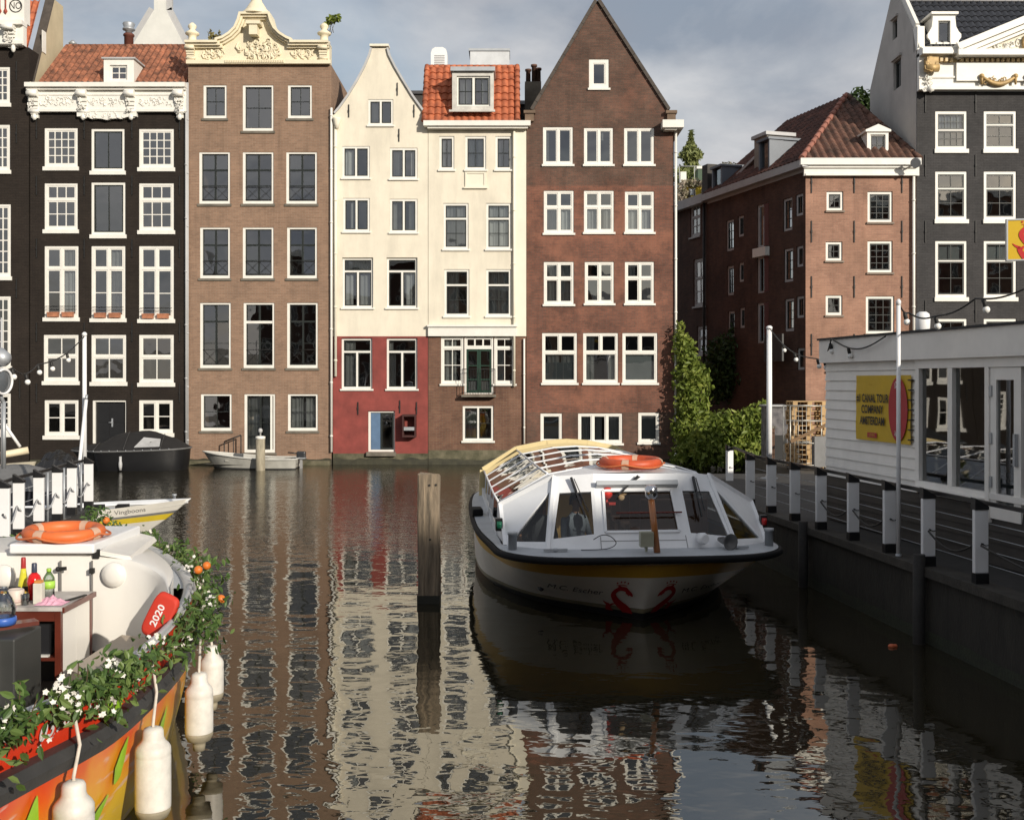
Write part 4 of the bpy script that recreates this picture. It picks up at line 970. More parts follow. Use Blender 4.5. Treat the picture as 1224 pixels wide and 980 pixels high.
# --- the house at the left edge
def edge_house():
    pl = FAC
    h, s0, s1 = house('canal_house', 'dark brown house at the left edge with white ornate gable and beige side wall', pl, -130, 35.5)
    rects = [(-20, 12, 80, 126), (-20, 12, 149, 206), (-20, 13, 244, 333), (-20, 13, 354, 440), (-20, 13, 470, 520)]
    Q = [pl.rect(*r) for r in rects]
    walls(h, pl, s0, s1 - .04, [(-.6, Zp(57), b_black)], Q, 9.)
    interior(h, pl, s0, s1, -.2, [Zp(y) for y in (545, 455, 345, 220, 138, 65)])
    for i, q in enumerate(Q):
        window(h, pl, q, [(0, 1, 0, 1, 4, 4 if i < 2 else 6)], fw=.10, frame=white, rim=.05, bar=.04, sill=white, sill_h=.16, d=-.035)
    mb = MB(); b = pl.st(32, 0)[0]; pl.box(mb, s0, b, .003, .3, Zp(57), Zp(34)); pl.box(mb, s0, b + .02, .003, .5, Zp(34) + .002, Zp(29)); pl.box(mb, s0, b - .02, .302, .36, Zp(56), Zp(52)); pl.box(mb, s0, b, -.3, .22, Zp(29) + .003, Zp(-40)); cor = mb.build('cornice', white, h)
    mb = MB(); s = pl.st(17, 0)[0]; scroll(mb, pl, s, Zp(56), Zp(35), .42, .62); relief(mb, pl, s - .15, s + .15, Zp(52), Zp(36), 8, .1, .5, seed=4); mb.ball(pl.pt(pl.st(20, 0)[0], .3, Zp(61)), .09, .09, .16); mb.build('console', white, cor)
    mb = MB(); cx, cz = pl.st(22, 12)[0], Zp(10)
    mb.tube([pl.pt(cx + .24 * math.cos(a / 20 * 6.283), .235, cz + .24 * math.sin(a / 20 * 6.283)) for a in range(20)], .018, 6, closed=True); mb.build('carved_ring', iron, cor)
    text_on('NO', .38, lambda x, y: pl.pt(cx - .02 + x, .228, cz + y), iron, cor, sx=.8)
    mb = MB()
    for px in (3, 10):
        s = pl.st(px, 0)[0]; mb.tube([pl.pt(s, .24, Zp(-3)), pl.pt(s, .24, Zp(16))], .03, 6); mb.lathe([(.01, 0), (.08, .12), (.02, .26)], pl.pt(s, .24, Zp(20)), 8)
    mb.build('gilt_arrow', mat('rust_red_paint', (.28, .05, .03), .6, .2, 4.), cor)
    # its steep roof and the rendered side wall that rises over the next roof
    sx = s1 - .04
    ps = Plane((s1 + .12, 42.9), (0, -1))   # faces... outline in (distance back, z)
    prof = [(.1, Zp(140)), (.1, Zp(97)), (.35, Zp(97)), (2.3, Zp(-25)), (3.2, Zp(-25)), (3.2, Zp(25)), (4.4, Zp(72)), (6.8, Zp(100)), (6.8, Zp(140))]
    mb = MB()
    A = [Vector((s1 - .30, 42.9 + d, z)) for d, z in prof]; B = [Vector((s1 + .0, 42.9 + d, z)) for d, z in prof]
    mb.poly(A); mb.poly(B)
    for i in range(len(A)): mb.quad(A[i], A[i - 1], B[i - 1], B[i])
    sw = mb.build('side_wall', b_beige, h)
    mb = MB(); mb.bar((s1 - .17, 43.25, Zp(97) + .02), (s1 - .17, 45.2, Zp(-25) + .03), .36, .06); mb.build('coping', mat('dark_coping_stone', (.1, .1, .1)), sw)
    mb = MB(); o = Vector((s0, 43.22, Zp(97) - .1)); v = Vector((0, 1.95, Zp(-25) - Zp(97))); corrugate(mb, o, (1, 0, 0), v, sx - s0 - .5, v.length); mb.quad(o, o + v, o + v + Vector((0, 6, -4)), o + Vector((0, 8, 0))); mb.build('roof', tilered, h)
    mb = MB(); mb.box(s1 + .002, s1 + .03, 44.0, 44.35, Zp(62, 44), Zp(36, 44)); mb.build('blind_window', white, sw)
    anchors(h, pl, [(20, 85), (20, 160), (20, 345), (24, 465)])
edge_house()
# --- the corner house: a lit front and a long side wall along the alley
FR = Plane((0, 42.9), (1, 0))
def corner_house():
    pl = FR
    h, s0, s1 = house('corner_house', 'salmon brick corner house with hipped tile roof, small windows and a shade-toned side wall', pl, 963, 1090.5)
    s0 = pl.st(963, 0)[0]; s1 = pl.st(1094, 0)[0]
    rects = [(988, 1008, 229, 253), (1037, 1067, 229, 267), (987, 1007, 289, 313), (1037, 1067, 288, 327), (987, 1007, 353, 378), (1035, 1069, 354, 400), (988, 1008, 420, 445), (1035, 1069, 420, 470)]
    Q = [pl.rect(*r) for r in rects]
    zc = Zp(211)
    mb = MB(); plate(mb, pl, (s0, s1, .3, zc), Q, 0, .32); mb.build('wall', b_corner, h)
    ln = 8.0   # length of the side wall up to the next house
    ud = Vector((-.305, 1, 0)).normalized()
    side = Plane((s0, 42.9), (-ud.x, -ud.y))     # s runs towards the camera; s<0 is back along the alley
    # outward normal must look into the alley
    def sr(x0, x1, y0, y1): return side.rect(x0, x1, y0, y1)
    srects = [(936, 947, 237, 276), (951, 960, 232, 258), (937, 948, 297, 337), (952, 960, 294, 319), (938, 949, 357, 396), (952, 961, 354, 380), (953, 962, 416, 442), (868, 877, 263, 300), (882, 889, 258, 283), (869, 877, 318, 353), (883, 889, 314, 337), (870, 878, 372, 402), (884, 890, 368, 392)]
    S = [sr(*r) for r in srects]
    doors = [sr(905, 919, 244, 295), sr(905, 919, 306, 350), sr(905, 919, 362, 410)]
    sA = side.st(845.5, 300)[0]
    zs = Zp(205)
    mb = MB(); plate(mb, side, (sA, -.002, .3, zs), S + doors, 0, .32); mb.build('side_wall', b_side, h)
    for q in S:
        window(h, side, q, [(0, 1, 0, 1, 2, 3 if q[3] - q[2] > 1.1 else 2)], fw=.10, frame=greyp, sash=darkframe, rim=.04, bar=.025, sill=None, d=-.05)
    for q in doors:
        mb = MB(); plate(mb, side, q, [(q[0] + .12, q[1] - .42, q[2] + .08, q[3] - .1)], -.05, .1); dw = mb.build('loading_door', greyp, h)
        mb = MB(); side.box(mb, q[1] - .40, q[1] - .02, -.048, -.0, q[2] + .02, q[3] - .02); mb.build('shutter', mat('dark_red_shutter', (.09, .016, .014), .5, .2, 3.), dw)
        mb = MB(); mb.quad(side.pt(q[0], -.1, q[2]), side.pt(q[1] - .4, -.1, q[2]), side.pt(q[1] - .4, -.1, q[3]), side.pt(q[0], -.1, q[3])); mb.build('pane', glassw, dw)
    for z in (Zp(305, 45), ):
        mb = MB(); q = doors[0]; side.box(mb, q[0] - .05, q[1] + .05, .0, .2, q[2] - .42, q[2] - .05); mb.build('loading_sill', white, h)
    # lamp sign at the alley entrance
    q = sr(928, 950, 400, 432); mb = MB(); side.box(mb, q[0], q[1], .5, .58, q[2], q[3]); mb.build('hanging_board', mat('sign_dark', (.035, .035, .035), .5, .2, 3.), h)
    interior(h, pl, s0 + .4, s1, .3, [Zp(y) for y in (545, 470, 412, 340, 278, 212)], 2.2)
    for i, q in enumerate(Q):
        window(h, pl, q, [(0, 1, 0, 1, 2 if i % 2 == 0 else 3, 2 if i % 2 == 0 else 4)] if i != 5 else [(0, 1, 0, 1, 3, 4)], fw=.10, frame=white, sash=darkframe, rim=.05, bar=.028, sill=mat('brick_sill', (.25, .2, .16), .9), sill_h=.08, d=-.05, blind=[(0, 1, .1, .62)] if i == 1 else None)
    # white cornice on the front, plain gutter board on the side
    mb = MB(); pl.box(mb, s0 - .1, s1 + .1, .003, .16, zc, Zp(199)); pl.box(mb, s0 - .28, s1 + .12, -.05, .34, Zp(199) + .002, Zp(191)); pl.box(mb, s0 - .05, s1, .162, .2, zc, zc + .08); pl.box(mb, s0 - .15, s1, .162, .24, Zp(202), Zp(199)); cor = mb.build('cornice', white, h)
    mb = MB(); side.box(mb, sA, .25, .003, .30, Zp(201), Zp(192)); side.box(mb, sA, -.0, -.3, .002, zs, Zp(192.5)); mb.build('gutter', greyp, h)
    # hipped roof
    ze = Zp(193); zr = Zp(116, 47.5)
    o = pl.pt(s0 - .22, .25, ze)
    W = s1 + .1 - (s0 - .22); apx = at(1012, 115, 47.5)
    v = Vector((0, apx.y - o.y, apx.z - ze)); Lv = v.length; ax = apx.x - o.x
    mb = MB()
    vn = v.normalized()
    def keep(x, y):
        t = y / Lv
        return lerp(0, ax - .1, t) < x < lerp(W, ax + .1, t)
    corrugate(mb, o, (1, 0, 0), v, W, Lv, tw=.30, tr=.36, amp=.10, keep=keep, step=.015)
    P0, P1, PA = o + Vector((0, 0, -.04)), o + Vector((W, 0, -.04)), Vector(apx) + Vector((0, 0, -.04)); mb.add([P0, P1, PA], [(0, 1, 2)])
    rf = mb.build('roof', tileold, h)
    # side slope facing the alley: runs back along the wall to a ridge
    back = side.pt(sA, .22, ze); rb = Vector(apx) + (back - Vector(o)) * .82
    mb = MB(); us = (back - o); Ls = us.length; e = Vector(apx) - Vector(o); us_n = us.normalized(); vs = e - us_n * e.dot(us_n); hs = vs.length
    a_in = e.dot(us_n)
    def keep2(x, y):   # x measured from the back end
        return y / hs < 1 and (Ls - x) > a_in * y / hs
    corrugate(mb, back, -us_n, vs, Ls, hs, tw=.30, tr=.36, amp=.09, keep=keep2, step=.015)
    mb.add([o + Vector((0, 0, -.05)), back + Vector((0, 0, -.05)), back + vs + Vector((0, 0, -.05)), Vector(apx) + Vector((0, 0, -.05))], [(0, 1, 2, 3)])
    mb.add([o + Vector((W, 0, -.04)), Vector(apx), back + vs, back + Vector((W + 1.5, 0, 0))], [(0, 1, 2, 3)]); mb.add([back, back + vs, back + Vector((W + 1.5, 0, 0))], [(0, 1, 2)])
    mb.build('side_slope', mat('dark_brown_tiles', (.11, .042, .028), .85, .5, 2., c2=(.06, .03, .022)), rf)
    mb = MB(); 
    for i in range(14):
        a = lerp(0, 1, i / 14); p, q = o + e * a, o + e * (a + 1 / 14); mb.tube([p + Vector((0, 0, .07)), q + Vector((0, 0, .07))], [.13, .10], 8)
    mb.build('hip_tiles', mat('pink_ridge_tiles', (.34, .14, .10), .8, .3, 3.), rf)
    mb = MB(); e2 = Vector(apx) - (o + Vector((W, 0, 0)))
    for i in range(12):
        p, q = o + Vector((W, 0, .06)) + e2 * (i / 12), o + Vector((W, 0, .06)) + e2 * ((i + 1) / 12); mb.tube([p, q], [.12, .10], 8)
    mb.build('hip_tiles', tileold, rf)
    # front dormer
    pd = Plane((0, 43.25), (1, 0)); q = pd.rect(1036.5, 1062, 158, 188); qi = pd.rect(1040.5, 1058.5, 161, 185)
    mb = MB(); plate(mb, pd, q, [qi], 0, .12)
    for s in (q[0], q[1] - .08): pd.box(mb, s, s + .08, -1.6, -.122, q[2], q[3])
    xm = (q[0] + q[1]) / 2; extrude(mb, pd, [(q[0] - .08, q[3] + .002), (q[1] + .08, q[3] + .002), (q[1] + .08, q[3] + .08), (xm, q[3] + .30), (q[0] - .08, q[3] + .08)], -1.7, .08)
    dm = mb.build('dormer', white, h); window(dm, pd, qi, [(0, 1, 0, 1, 2, 2)], fw=.04, frame=white, sash=darkframe, rim=.04, bar=.03)
    # two grey dormers over the alley and the stepped chimney between
    for (xa, xb, y0, y1, bx) in ((908, 921, 166, 209, 946), (852, 864, 198, 232, 879)):
        a = side.rect(xa, xb, y0 + 3, y1); dist = .05
        mb = MB(); side.box(mb, a[0], a[0] + .12, -.6, dist, a[2], a[3]); side.box(mb, a[1] - .12, a[1], -.6, dist, a[2], a[3]); side.box(mb, a[0], a[1], -.6, dist, a[2] - .02, a[2] + .12); side.box(mb, a[0] - .06, a[1] + .06, -1.9, dist + .08, a[3], a[3] + .10)
        side.box(mb, a[1] - .10, a[1] - .02, -1.8, -.602, a[2] - .1, a[3] - .002); side.box(mb, a[0] + .02, a[0] + .1, -1.8, -.602, a[2] - .1, a[3] - .002)
        d2 = mb.build('dormer', mat('blue_grey_paint', (.13, .15, .18), .5, .12, 2.), h)
        mb = MB(); mb.quad(side.pt(a[0] + .12, -.06, a[2] + .12), side.pt(a[1] - .12, -.06, a[2] + .12), side.pt(a[1] - .12, -.06, a[3]), side.pt(a[0] + .12, -.06, a[3])); mb.build('pane', glassw, d2)
    c = side.st(893, 168); mb = MB(); a = side.rect(893, 908, 157, 200); side.box(mb, a[0], a[1], -1.6, -.35, a[2], a[3] - .25); ch = mb.build('chimney', mat('grey_chimney', (.3, .27, .23), .9), h); mb = MB(); side.box(mb, a[0] - .1, a[1] + .1, -1.7, -.25, a[3] - .248, a[3] - .1); mb.build('chimney_cap', greyp, ch)
    mb = MB(); p = side.pt(a[0], -1.0, a[3] - .6); q2 = side.pt(a[0] - 3.4, -.5, zs + .35); mb.bar(p, q2, .5, .12); mb.bar(p + Vector((.3, 0, -.2)), q2 + Vector((.3, 0, -.2)), .12, .2); mb.build('verge', greyp, rf)
    anchors(h, pl, [(x, y) for y in (218, 277, 343, 412) for x in (970, 1021, 1078)], .85)
    downpipe(h, pl, 1091, 206, 450, white, r=.06, d=.1)
    mb = MB(); s, z = pl.st(1085, 199); c = pl.pt(s + .05, .75, z); mb.bar(pl.pt(s + .2, .34, z + .05), c, .05, .05); mb.lathe([(.05, -.12), (.16, -.1), (.2, .04), (.2, .08)], c, 12, axis=(-.5, -.7, -.4)); mb.build('floodlight', zinc, h)
    return side, sA
SIDE, S_END = corner_house()

def alley_house():
    """the lower house further back along the alley"""
    h = thing('alley_house', 'shade-toned brick house further down the alley, cut off by the red brick house beside it', 'house', SIDE.pt(S_END - 3, 0, 0), 'canal houses rising from the water')
    s1 = S_END - .01; s0 = S_END - 7.5
    rects = [(825, 837, 243, 284), (829, 843, 309, 367), (833, 845, 390, 425)]
    S = [SIDE.rect(*r) for r in rects]; zt = SIDE.st(830, 240)[1]
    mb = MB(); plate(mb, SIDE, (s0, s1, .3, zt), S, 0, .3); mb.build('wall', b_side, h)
    mb = MB(); SIDE.box(mb, s0, s1, -5, -.302, zt - .2, zt - .02); SIDE.box(mb, s0, s0 + .2, -5, -.302, .3, zt - .21); mb.build('roof', slate, h)
    mb = MB(); SIDE.box(mb, s0, s1, .002, .3, zt - .3, zt + .12); mb.build('gutter', greyp, h)
    for q in S: window(h, SIDE, q, [(0, 1, 0, .4, 2, 1), (0, 1, .4, 1, 2, 2)], fw=.12, frame=greyp, sash=greyp, rim=.05, bar=.04, sill=greyp, d=-.05)
    mb = MB(); a = SIDE.rect(846, 851, 195, 236); mb.tube([SIDE.pt(S_END - .15, .1, 1), SIDE.pt(S_END - .15, .1, zt)], .06, 8); mb.build('downpipe', iron, h)
    mb = MB(); SIDE.box(mb, S_END - .5, S_END + .05, -.5, .02, zt, zt + 1.5); mb.build('party_wall', slate, h)
alley_house()

# --- the grey painted house at the right edge, with its gilded cornice
def grey_house():
    pl = Plane((0, 42.88), (1, 0))
    h, s0, s1 = house('canal_house', 'dark grey painted brick house with black tiled roof and white cornice with gilded garlands', pl, 1096, 1340)
    rects = [(x0, x1, a, b) for (a, b) in ((133, 181), (205, 265), (288, 358), (381, 450)) for (x0, x1) in ((1118, 1156), (1176, 1215), (1236, 1275), (1294, 1330))]
    Q = [pl.rect(*r) for r in rects]
    zc = Zp(110)
    walls(h, pl, s0, s1, [(.3, zc, b_grey)], Q, 5.6)
    interior(h, pl, s0, s1, .3, [Zp(y) for y in (545, 465, 370, 277, 192, 112)], 2.4)
    for i, q in enumerate(Q):
        L_ = [(0, 1, 0, .5, 4, 2), (0, 1, .5, 1, 4, 2)] if i == 0 else [(0, 1, 0, .34, 2, 1), (0, 1, .34, 1, 2, 2)]
        window(h, pl, q, L_, fw=.11, mw=.05, frame=white, sash=darkframe, rim=.05, bar=.022, sill=white, sill_h=.17, d=-.03, blind=[(.02, .98, 0, 1)] if i == 0 else ([(0, 1, 0, .33)] if 8 <= i < 12 else None))
    # entablature
    k0, k1 = s0 + .0, s1
    mb = MB(); pl.box(mb, k0, k1, .003, .25, zc, Zp(66)); pl.box(mb, k0 - .03, k1, .252, .34, zc, Zp(106)); pl.box(mb, k0 - .03, k1, .252, .30, Zp(96), Zp(94))
    a = pl.st(1139, 0)[0]
    pl.box(mb, k0, a - .08, .003, .62, Zp(70), Zp(63)); pl.box(mb, k0, a - .02, .003, .5, Zp(63) + .002, Zp(61))
    pl.box(mb, a, k1, .252, .36, Zp(100), Zp(78)); pl.box(mb, a - .1, k1, .252, .8, Zp(73), Zp(66)); cor = mb.build('cornice', white, h)
    mb = MB(); s = k0 + .35; pl.box(mb, k0 + .3, k1 - .1, .2525, .262, Zp(77.5), Zp(73.5))
    while s < k1 - .2:
        if s < a - .15 or s > a + .05: pl.box(mb, s, s + .11, .253, .44, Zp(77.5), Zp(73.5))
        s += .2
    mb.build('dentil_trim', mat('old_gilt', (.62, .47, .25), .5, .2, 6.), cor)
    m_ = MB(); s = pl.st(1108, 0)[0]; pl.box(m_, s - .22, s + .22, .26, .62, Zp(84), Zp(74)); m_.tube([pl.pt(s - .26, .5, Zp(86)), pl.pt(s + .26, .5, Zp(86))], .16, 12); relief(m_, pl, s - .2, s + .2, Zp(90), Zp(76), 10, .12, .6, seed=8); m_.build('gilded_mask', gold, cor)
    m_ = MB(); relief(m_, pl, s - .2, s + .14, Zp(111), Zp(92), 16, .12, .34, seed=9); m_.lathe([(.02, 0), (.14, .1), (.1, .24)], pl.pt(s, .36, Zp(114)), 10); m_.build('drop_ornament', white, cor)
    for (x0, x1) in ((1168, 1208), (1222, 1262), (1276, 1316)):
        m_ = MB(); A, B = pl.st(x0, 0)[0], pl.st(x1, 0)[0]
        pts = [pl.pt(lerp(A, B, t / 10), .42, lerp(Zp(97), Zp(96), 0) - .30 * math.sin(t / 10 * math.pi) + .05) for t in range(11)]
        m_.tube(pts, [.05 + .05 * math.sin(t / 10 * math.pi) for t in range(11)], 8); relief(m_, pl, A + .1, B - .1, Zp(104), Zp(97), 16, .09, .44, seed=x0)
        for q in (A, B): m_.tube([pl.pt(q, .42, Zp(95)), pl.pt(q, .42, Zp(105))], [.07, .04], 8); m_.ball(pl.pt(q, .42, Zp(95)), .1)
        m_.build('gilded_garland', gold, cor)
    # the pediment
    apx = (pl.st(1286, 0)[0], Zp(5)); A0 = (pl.st(1137, 0)[0], Zp(66) + .01); A1 = (2 * apx[0] - A0[0], A0[1])
    mb = MB(); extrude(mb, pl, [A0, A1, apx], -.2, .25); ped = mb.build('pediment', creamlt, h)
    mb = MB()
    for (k0_, k1_, dd) in ((-.04, .22, .8), (-.22, -.042, .62), (-.34, -.222, .45)): strip_moulding(mb, pl, [A0, apx, A1], k0_, k1_, 0., dd)
    mb.build('raking_moulding', white, ped)
    mb = MB(); c = pl.pt(pl.st(1226, 0)[0], .3, Zp(55)); mb.tube([c + Vector((.26 * math.cos(k / 16 * 6.283), -.05, .32 * math.sin(k / 16 * 6.283))) for k in range(16)], .06, 8, closed=True); mb.ball(c, .2, .08, .26); mb.build('gilded_medallion', gold, ped)
    mb = MB(); relief(mb, pl, pl.st(1188, 0)[0], pl.st(1214, 0)[0], Zp(63), Zp(52), 16, .16, .28, seed=12); mb.build('carved_pattern', white, ped)
    # roof
    zr = Zp(62); dep = 2.55; top = Zp(3, 45.4)
    mb = MB(); o = pl.pt(s0 + .28, .1, zr); v = Vector((0, dep, top - zr)); corrugate(mb, o, (1, 0, 0), v, s1 - s0 - .3, v.length, tw=.27, tr=.4, amp=.07, step=.03)
    mb.quad(o + v, o + v + Vector((s1 - s0 - .3, 0, 0)), o + Vector((s1 - s0 - .3, 5.6, 0)), o + Vector((0, 5.6, 0))); rf = mb.build('roof', tileblk, h)
    mb = MB(); mb.box(o.x - .2, o.x + s1 - s0, o.y + dep - .05, o.y + dep + .1, top - .28, top - .02); mb.build('ridge_flashing', mat('lead_grey', (.42, .43, .46), .5, .2, 2.), rf)
    mb = MB(); mb.box(o.x - .2, o.x + s1 - s0, o.y + dep - .1, o.y + dep + .3, top - .018, top + .16); mb.build('ridge_cap', tileblk, rf)
    # rendered side gable: windows in it
    ps = Plane((s0, 48.4), (0, -1))   # seen from the alley side, s towards the camera
    pf = [(0, .3), (5.49, .3), (5.49, Zp(62)), ps.st(1092, 36), ps.st(1073.5, -6), ps.st(1067, -9), ps.st(1040.5, 108)]
    hs = [ps.rect(1068.5, 1077.5, 72, 106), ps.rect(1067.5, 1073, 24, 47)]
    mb = MB(); gable_plate(mb, ps, pf, hs, .02, .3); sw = mb.build('side_gable', b_grplast, h)
    for q in hs:
        mb = MB(); plate(mb, ps, q, [(q[0] + .1, (q[0] + q[1]) / 2 - .04, q[2] + .1, q[3] - .1), ((q[0] + q[1]) / 2 + .04, q[1] - .1, q[2] + .1, q[3] - .1)], -.1, .08); fr = mb.build('window', darkframe, sw)
        mb = MB(); mb.quad(ps.pt(q[0], -.14, q[2]), ps.pt(q[1], -.14, q[2]), ps.pt(q[1], -.14, q[3]), ps.pt(q[0], -.14, q[3])); mb.build('pane', glassw, fr)
        mb = MB(); ps.box(mb, q[0] - .1, q[1] + .1, .02, .12, q[3] + .05, q[3] + .15); mb.build('drip_ledge', b_grplast, fr)
    mb = MB()
    for (p, q) in ((pf[2], pf[3]), (pf[3], pf[4]), (pf[4], pf[5])):
        a, b = ps.pt(p[0], -.1, p[1] + .05), ps.pt(q[0], -.1, q[1] + .05); mb.bar(a, b, .46, .14, up=(1, 0, 0))
    mb.build('coping', white, sw)
    mb = MB(); pl.box(mb, s0 - .02, s0 + .26, -.35, .12, Zp(61), Zp(33)); mb.build('end_post', white, sw)
    # bottle dormer
    pd = Plane((0, 43.0), (1, 0)); qi = pd.rect(1121.5, 1136, 25, 51)
    prof = [(1112, 53), (1146, 53), (1146, 49), (1149, 45), (1149, 41), (1146, 38), (1143, 32), (1142, 22), (1142, 17), (1115, 17), (1115, 22), (1114, 32), (1111, 38), (1109, 41), (1109, 45), (1112, 49)]
    mb = MB(); gable_plate(mb, pd, [(pd.st(x, 0)[0], Zp(y, 43.0)) for x, y in prof], [qi], .0, .14)
    a, b = pd.st(1116, 0)[0], pd.st(1141, 0)[0]
    for s in (a, b - .08): pd.box(mb, s, s + .08, -1.6, -.142, Zp(52), Zp(18))
    pd.box(mb, a - .12, b + .12, -1.6, .10, Zp(17) + .002, Zp(14)); dm = mb.build('dormer', white, h)
    window(dm, pd, qi, [(0, 1, 0, 1, 1, 1)], fw=.03, frame=white, sash=darkframe, rim=.04)
    anchors(h, pl, [(x, y) for y in (122, 198, 277, 372) for x in (1106, 1166, 1226)], .85)
grey_house()

# --- white gable of a house standing in the second row
def back_gable():
    q = at(192, 30, 54); pl = Plane((0, 54), (1, 0))
    h = thing('back_house', 'white plastered pointed gable behind the orange tile roof', 'house', (q.x, 54, 0))
    P = [(pl.st(x, 0)[0], Zp(y, 54)) for x, y in ((150, 240), (224, 240), (224, 62), (198, 12), (198, -2), (184, -2), (184, 12), (150, 68))]
    mb = MB(); gable_plate(mb, pl, P, [], 0, .4); gw = mb.build('gable', mat('white_render', (.66, .66, .62), .9, .08, 1.5, stain=.3), h)
    mb = MB()
    for (i, j) in ((2, 3), (3, 4), (6, 7)):
        a, b = Vector(P[i]), Vector(P[j]); mb.bar(pl.pt(*(a[0], -.15), a[1]), pl.pt(*(b[0], -.15), b[1]), .6, .2, up=(0, 1, 0))
    mb.build('coping', greyp, gw)
    A, B, C = pl.pt(P[0][0], -.4, P[7][1]), pl.pt(P[1][0], -.4, P[2][1]), pl.pt((P[3][0] + P[6][0]) / 2, -.4, P[3][1] - .3); D = Vector((0, 7, 0))
    mb = MB(); mb.quad(A, C, C + D, A + D); mb.quad(B, B + D, C + D, C); mb.add([A + D, C + D, B + D], [(0, 1, 2)]); mb.box(P[0][0] + .02, P[1][0] - .02, 54.42, 61, .4, P[7][1] - .02); mb.build('roof', slate, h)
back_gable()

def block_between():
    """dark roofs seen in the gaps between the gables"""
    for (px0, px1, y, Y, lab) in ((396, 425, 103, 49, 'low stone coloured attic showing between the brown house and the pointed cream gable'), (488, 512, 100, 50, 'dark slate roof showing between the pointed cream gable and the orange tiles'), (617, 646, 112, 48.5, 'black roof with pale gutter between the orange tiles and the brick gable')):
        pl = Plane((0, Y), (1, 0)); a = pl.rect(px0, px1, y, 300)
        h = thing('back_house', lab, 'house', (a[0], Y, 0)); mb = MB(); pl.box(mb, a[0], a[1], -4, 0, .4, a[3] - .5); mb.build('wall', slate if px0 > 400 else stone, h)
        mb = MB(); mb.hexa([pl.pt(a[0] - .1, .1, a[3] - .5), pl.pt(a[1] + .1, .1, a[3] - .5), pl.pt(a[1] + .1, -4, a[3] - .5), pl.pt(a[0] - .1, -4, a[3] - .5), pl.pt(a[0] - .1, -1.6, a[3] + .1), pl.pt(a[1] + .1, -1.6, a[3] + .1), pl.pt(a[1] + .1, -2.2, a[3] + .1), pl.pt(a[0] - .1, -2.2, a[3] + .1)]); mb.build('roof', slate, h)
block_between()

# --- houses on the near quay behind the photographer: they shade the jetty and stand mirrored in the panes
def quay_house(x0, x1, H, lab, m, Y=-32.):
    pl = Plane((x1, Y), (-1, 0)); w = x1 - x0
    h = thing('quay_house', lab, 'house', ((x0 + x1) / 2, Y, 1.2), 'houses on the near quay')
    nx = max(2, round(w / 2.2)); ny = max(3, round(H / 3.4)); Q = []
    for i in range(nx):
        for j in range(ny):
            s = (i + .5) * w / nx; z = 1.4 + (j + .25) * (H - 2.4) / ny; Q.append((s - .55, s + .55, z, z + 1.7))
    mb = MB(); plate(mb, pl, (0, w, 1.2, H), Q, 0, .3); pl.box(mb, 0, .3, -3.5, -.302, 1.2, H); pl.box(mb, w - .3, w, -3.5, -.302, 1.2, H); pl.box(mb, 0, w, -3.8, -3.502, 1.2, H); mb.build('wall', m, h)
    mb = MB(); pl.box(mb, .02, w - .02, -3.5, -.31, H - .4, H - .05); mb.build('roof', slate, h)
    mb = MB(); pl.box(mb, -.05, w + .05, .002, .45, H - .7, H); mb.build('cornice', white, h)
    for q in Q:
        mb = MB(); plate(mb, pl, q, [(q[0] + .08, (q[0] + q[1]) / 2 - .03, q[2] + .08, q[3] - .08), ((q[0] + q[1]) / 2 + .03, q[1] - .08, q[2] + .08, q[3] - .08)], -.08, .08); fr = mb.build('window', white, h)
        mb = MB(); mb.quad(pl.pt(q[0], -.13, q[2]), pl.pt(q[1], -.13, q[2]), pl.pt(q[1], -.13, q[3]), pl.pt(q[0], -.13, q[3])); mb.build('pane', mat('dark_pane', (.02, .022, .025), .08, .2), fr)
QH = 22.8, 24.2, 25.4
quay_house(34.2, 38.8, QH[0], 'dark brick quay house with white cornice opposite the canal, lowest of the tall three', b_dark)
quay_house(38.85, 46.8, QH[1], 'wide red brick quay house with white cornice opposite the canal', b_red)
quay_house(46.85, 56, QH[2], 'brown brick quay house with white cornice opposite the canal, tallest of its row', b_low)
quay_house(22, 34.15, 13.0, 'low wide black brick quay house opposite the canal', b_black)
quay_house(6, 21.95, 15., 'broad grey brick quay house opposite the canal', b_grey)
quay_house(-10, 5.95, 16., 'broad brown brick quay house opposite the canal', b_brown)
quay_house(-30, -10.05, 15., 'broad dark brick quay house opposite the canal', b_side)
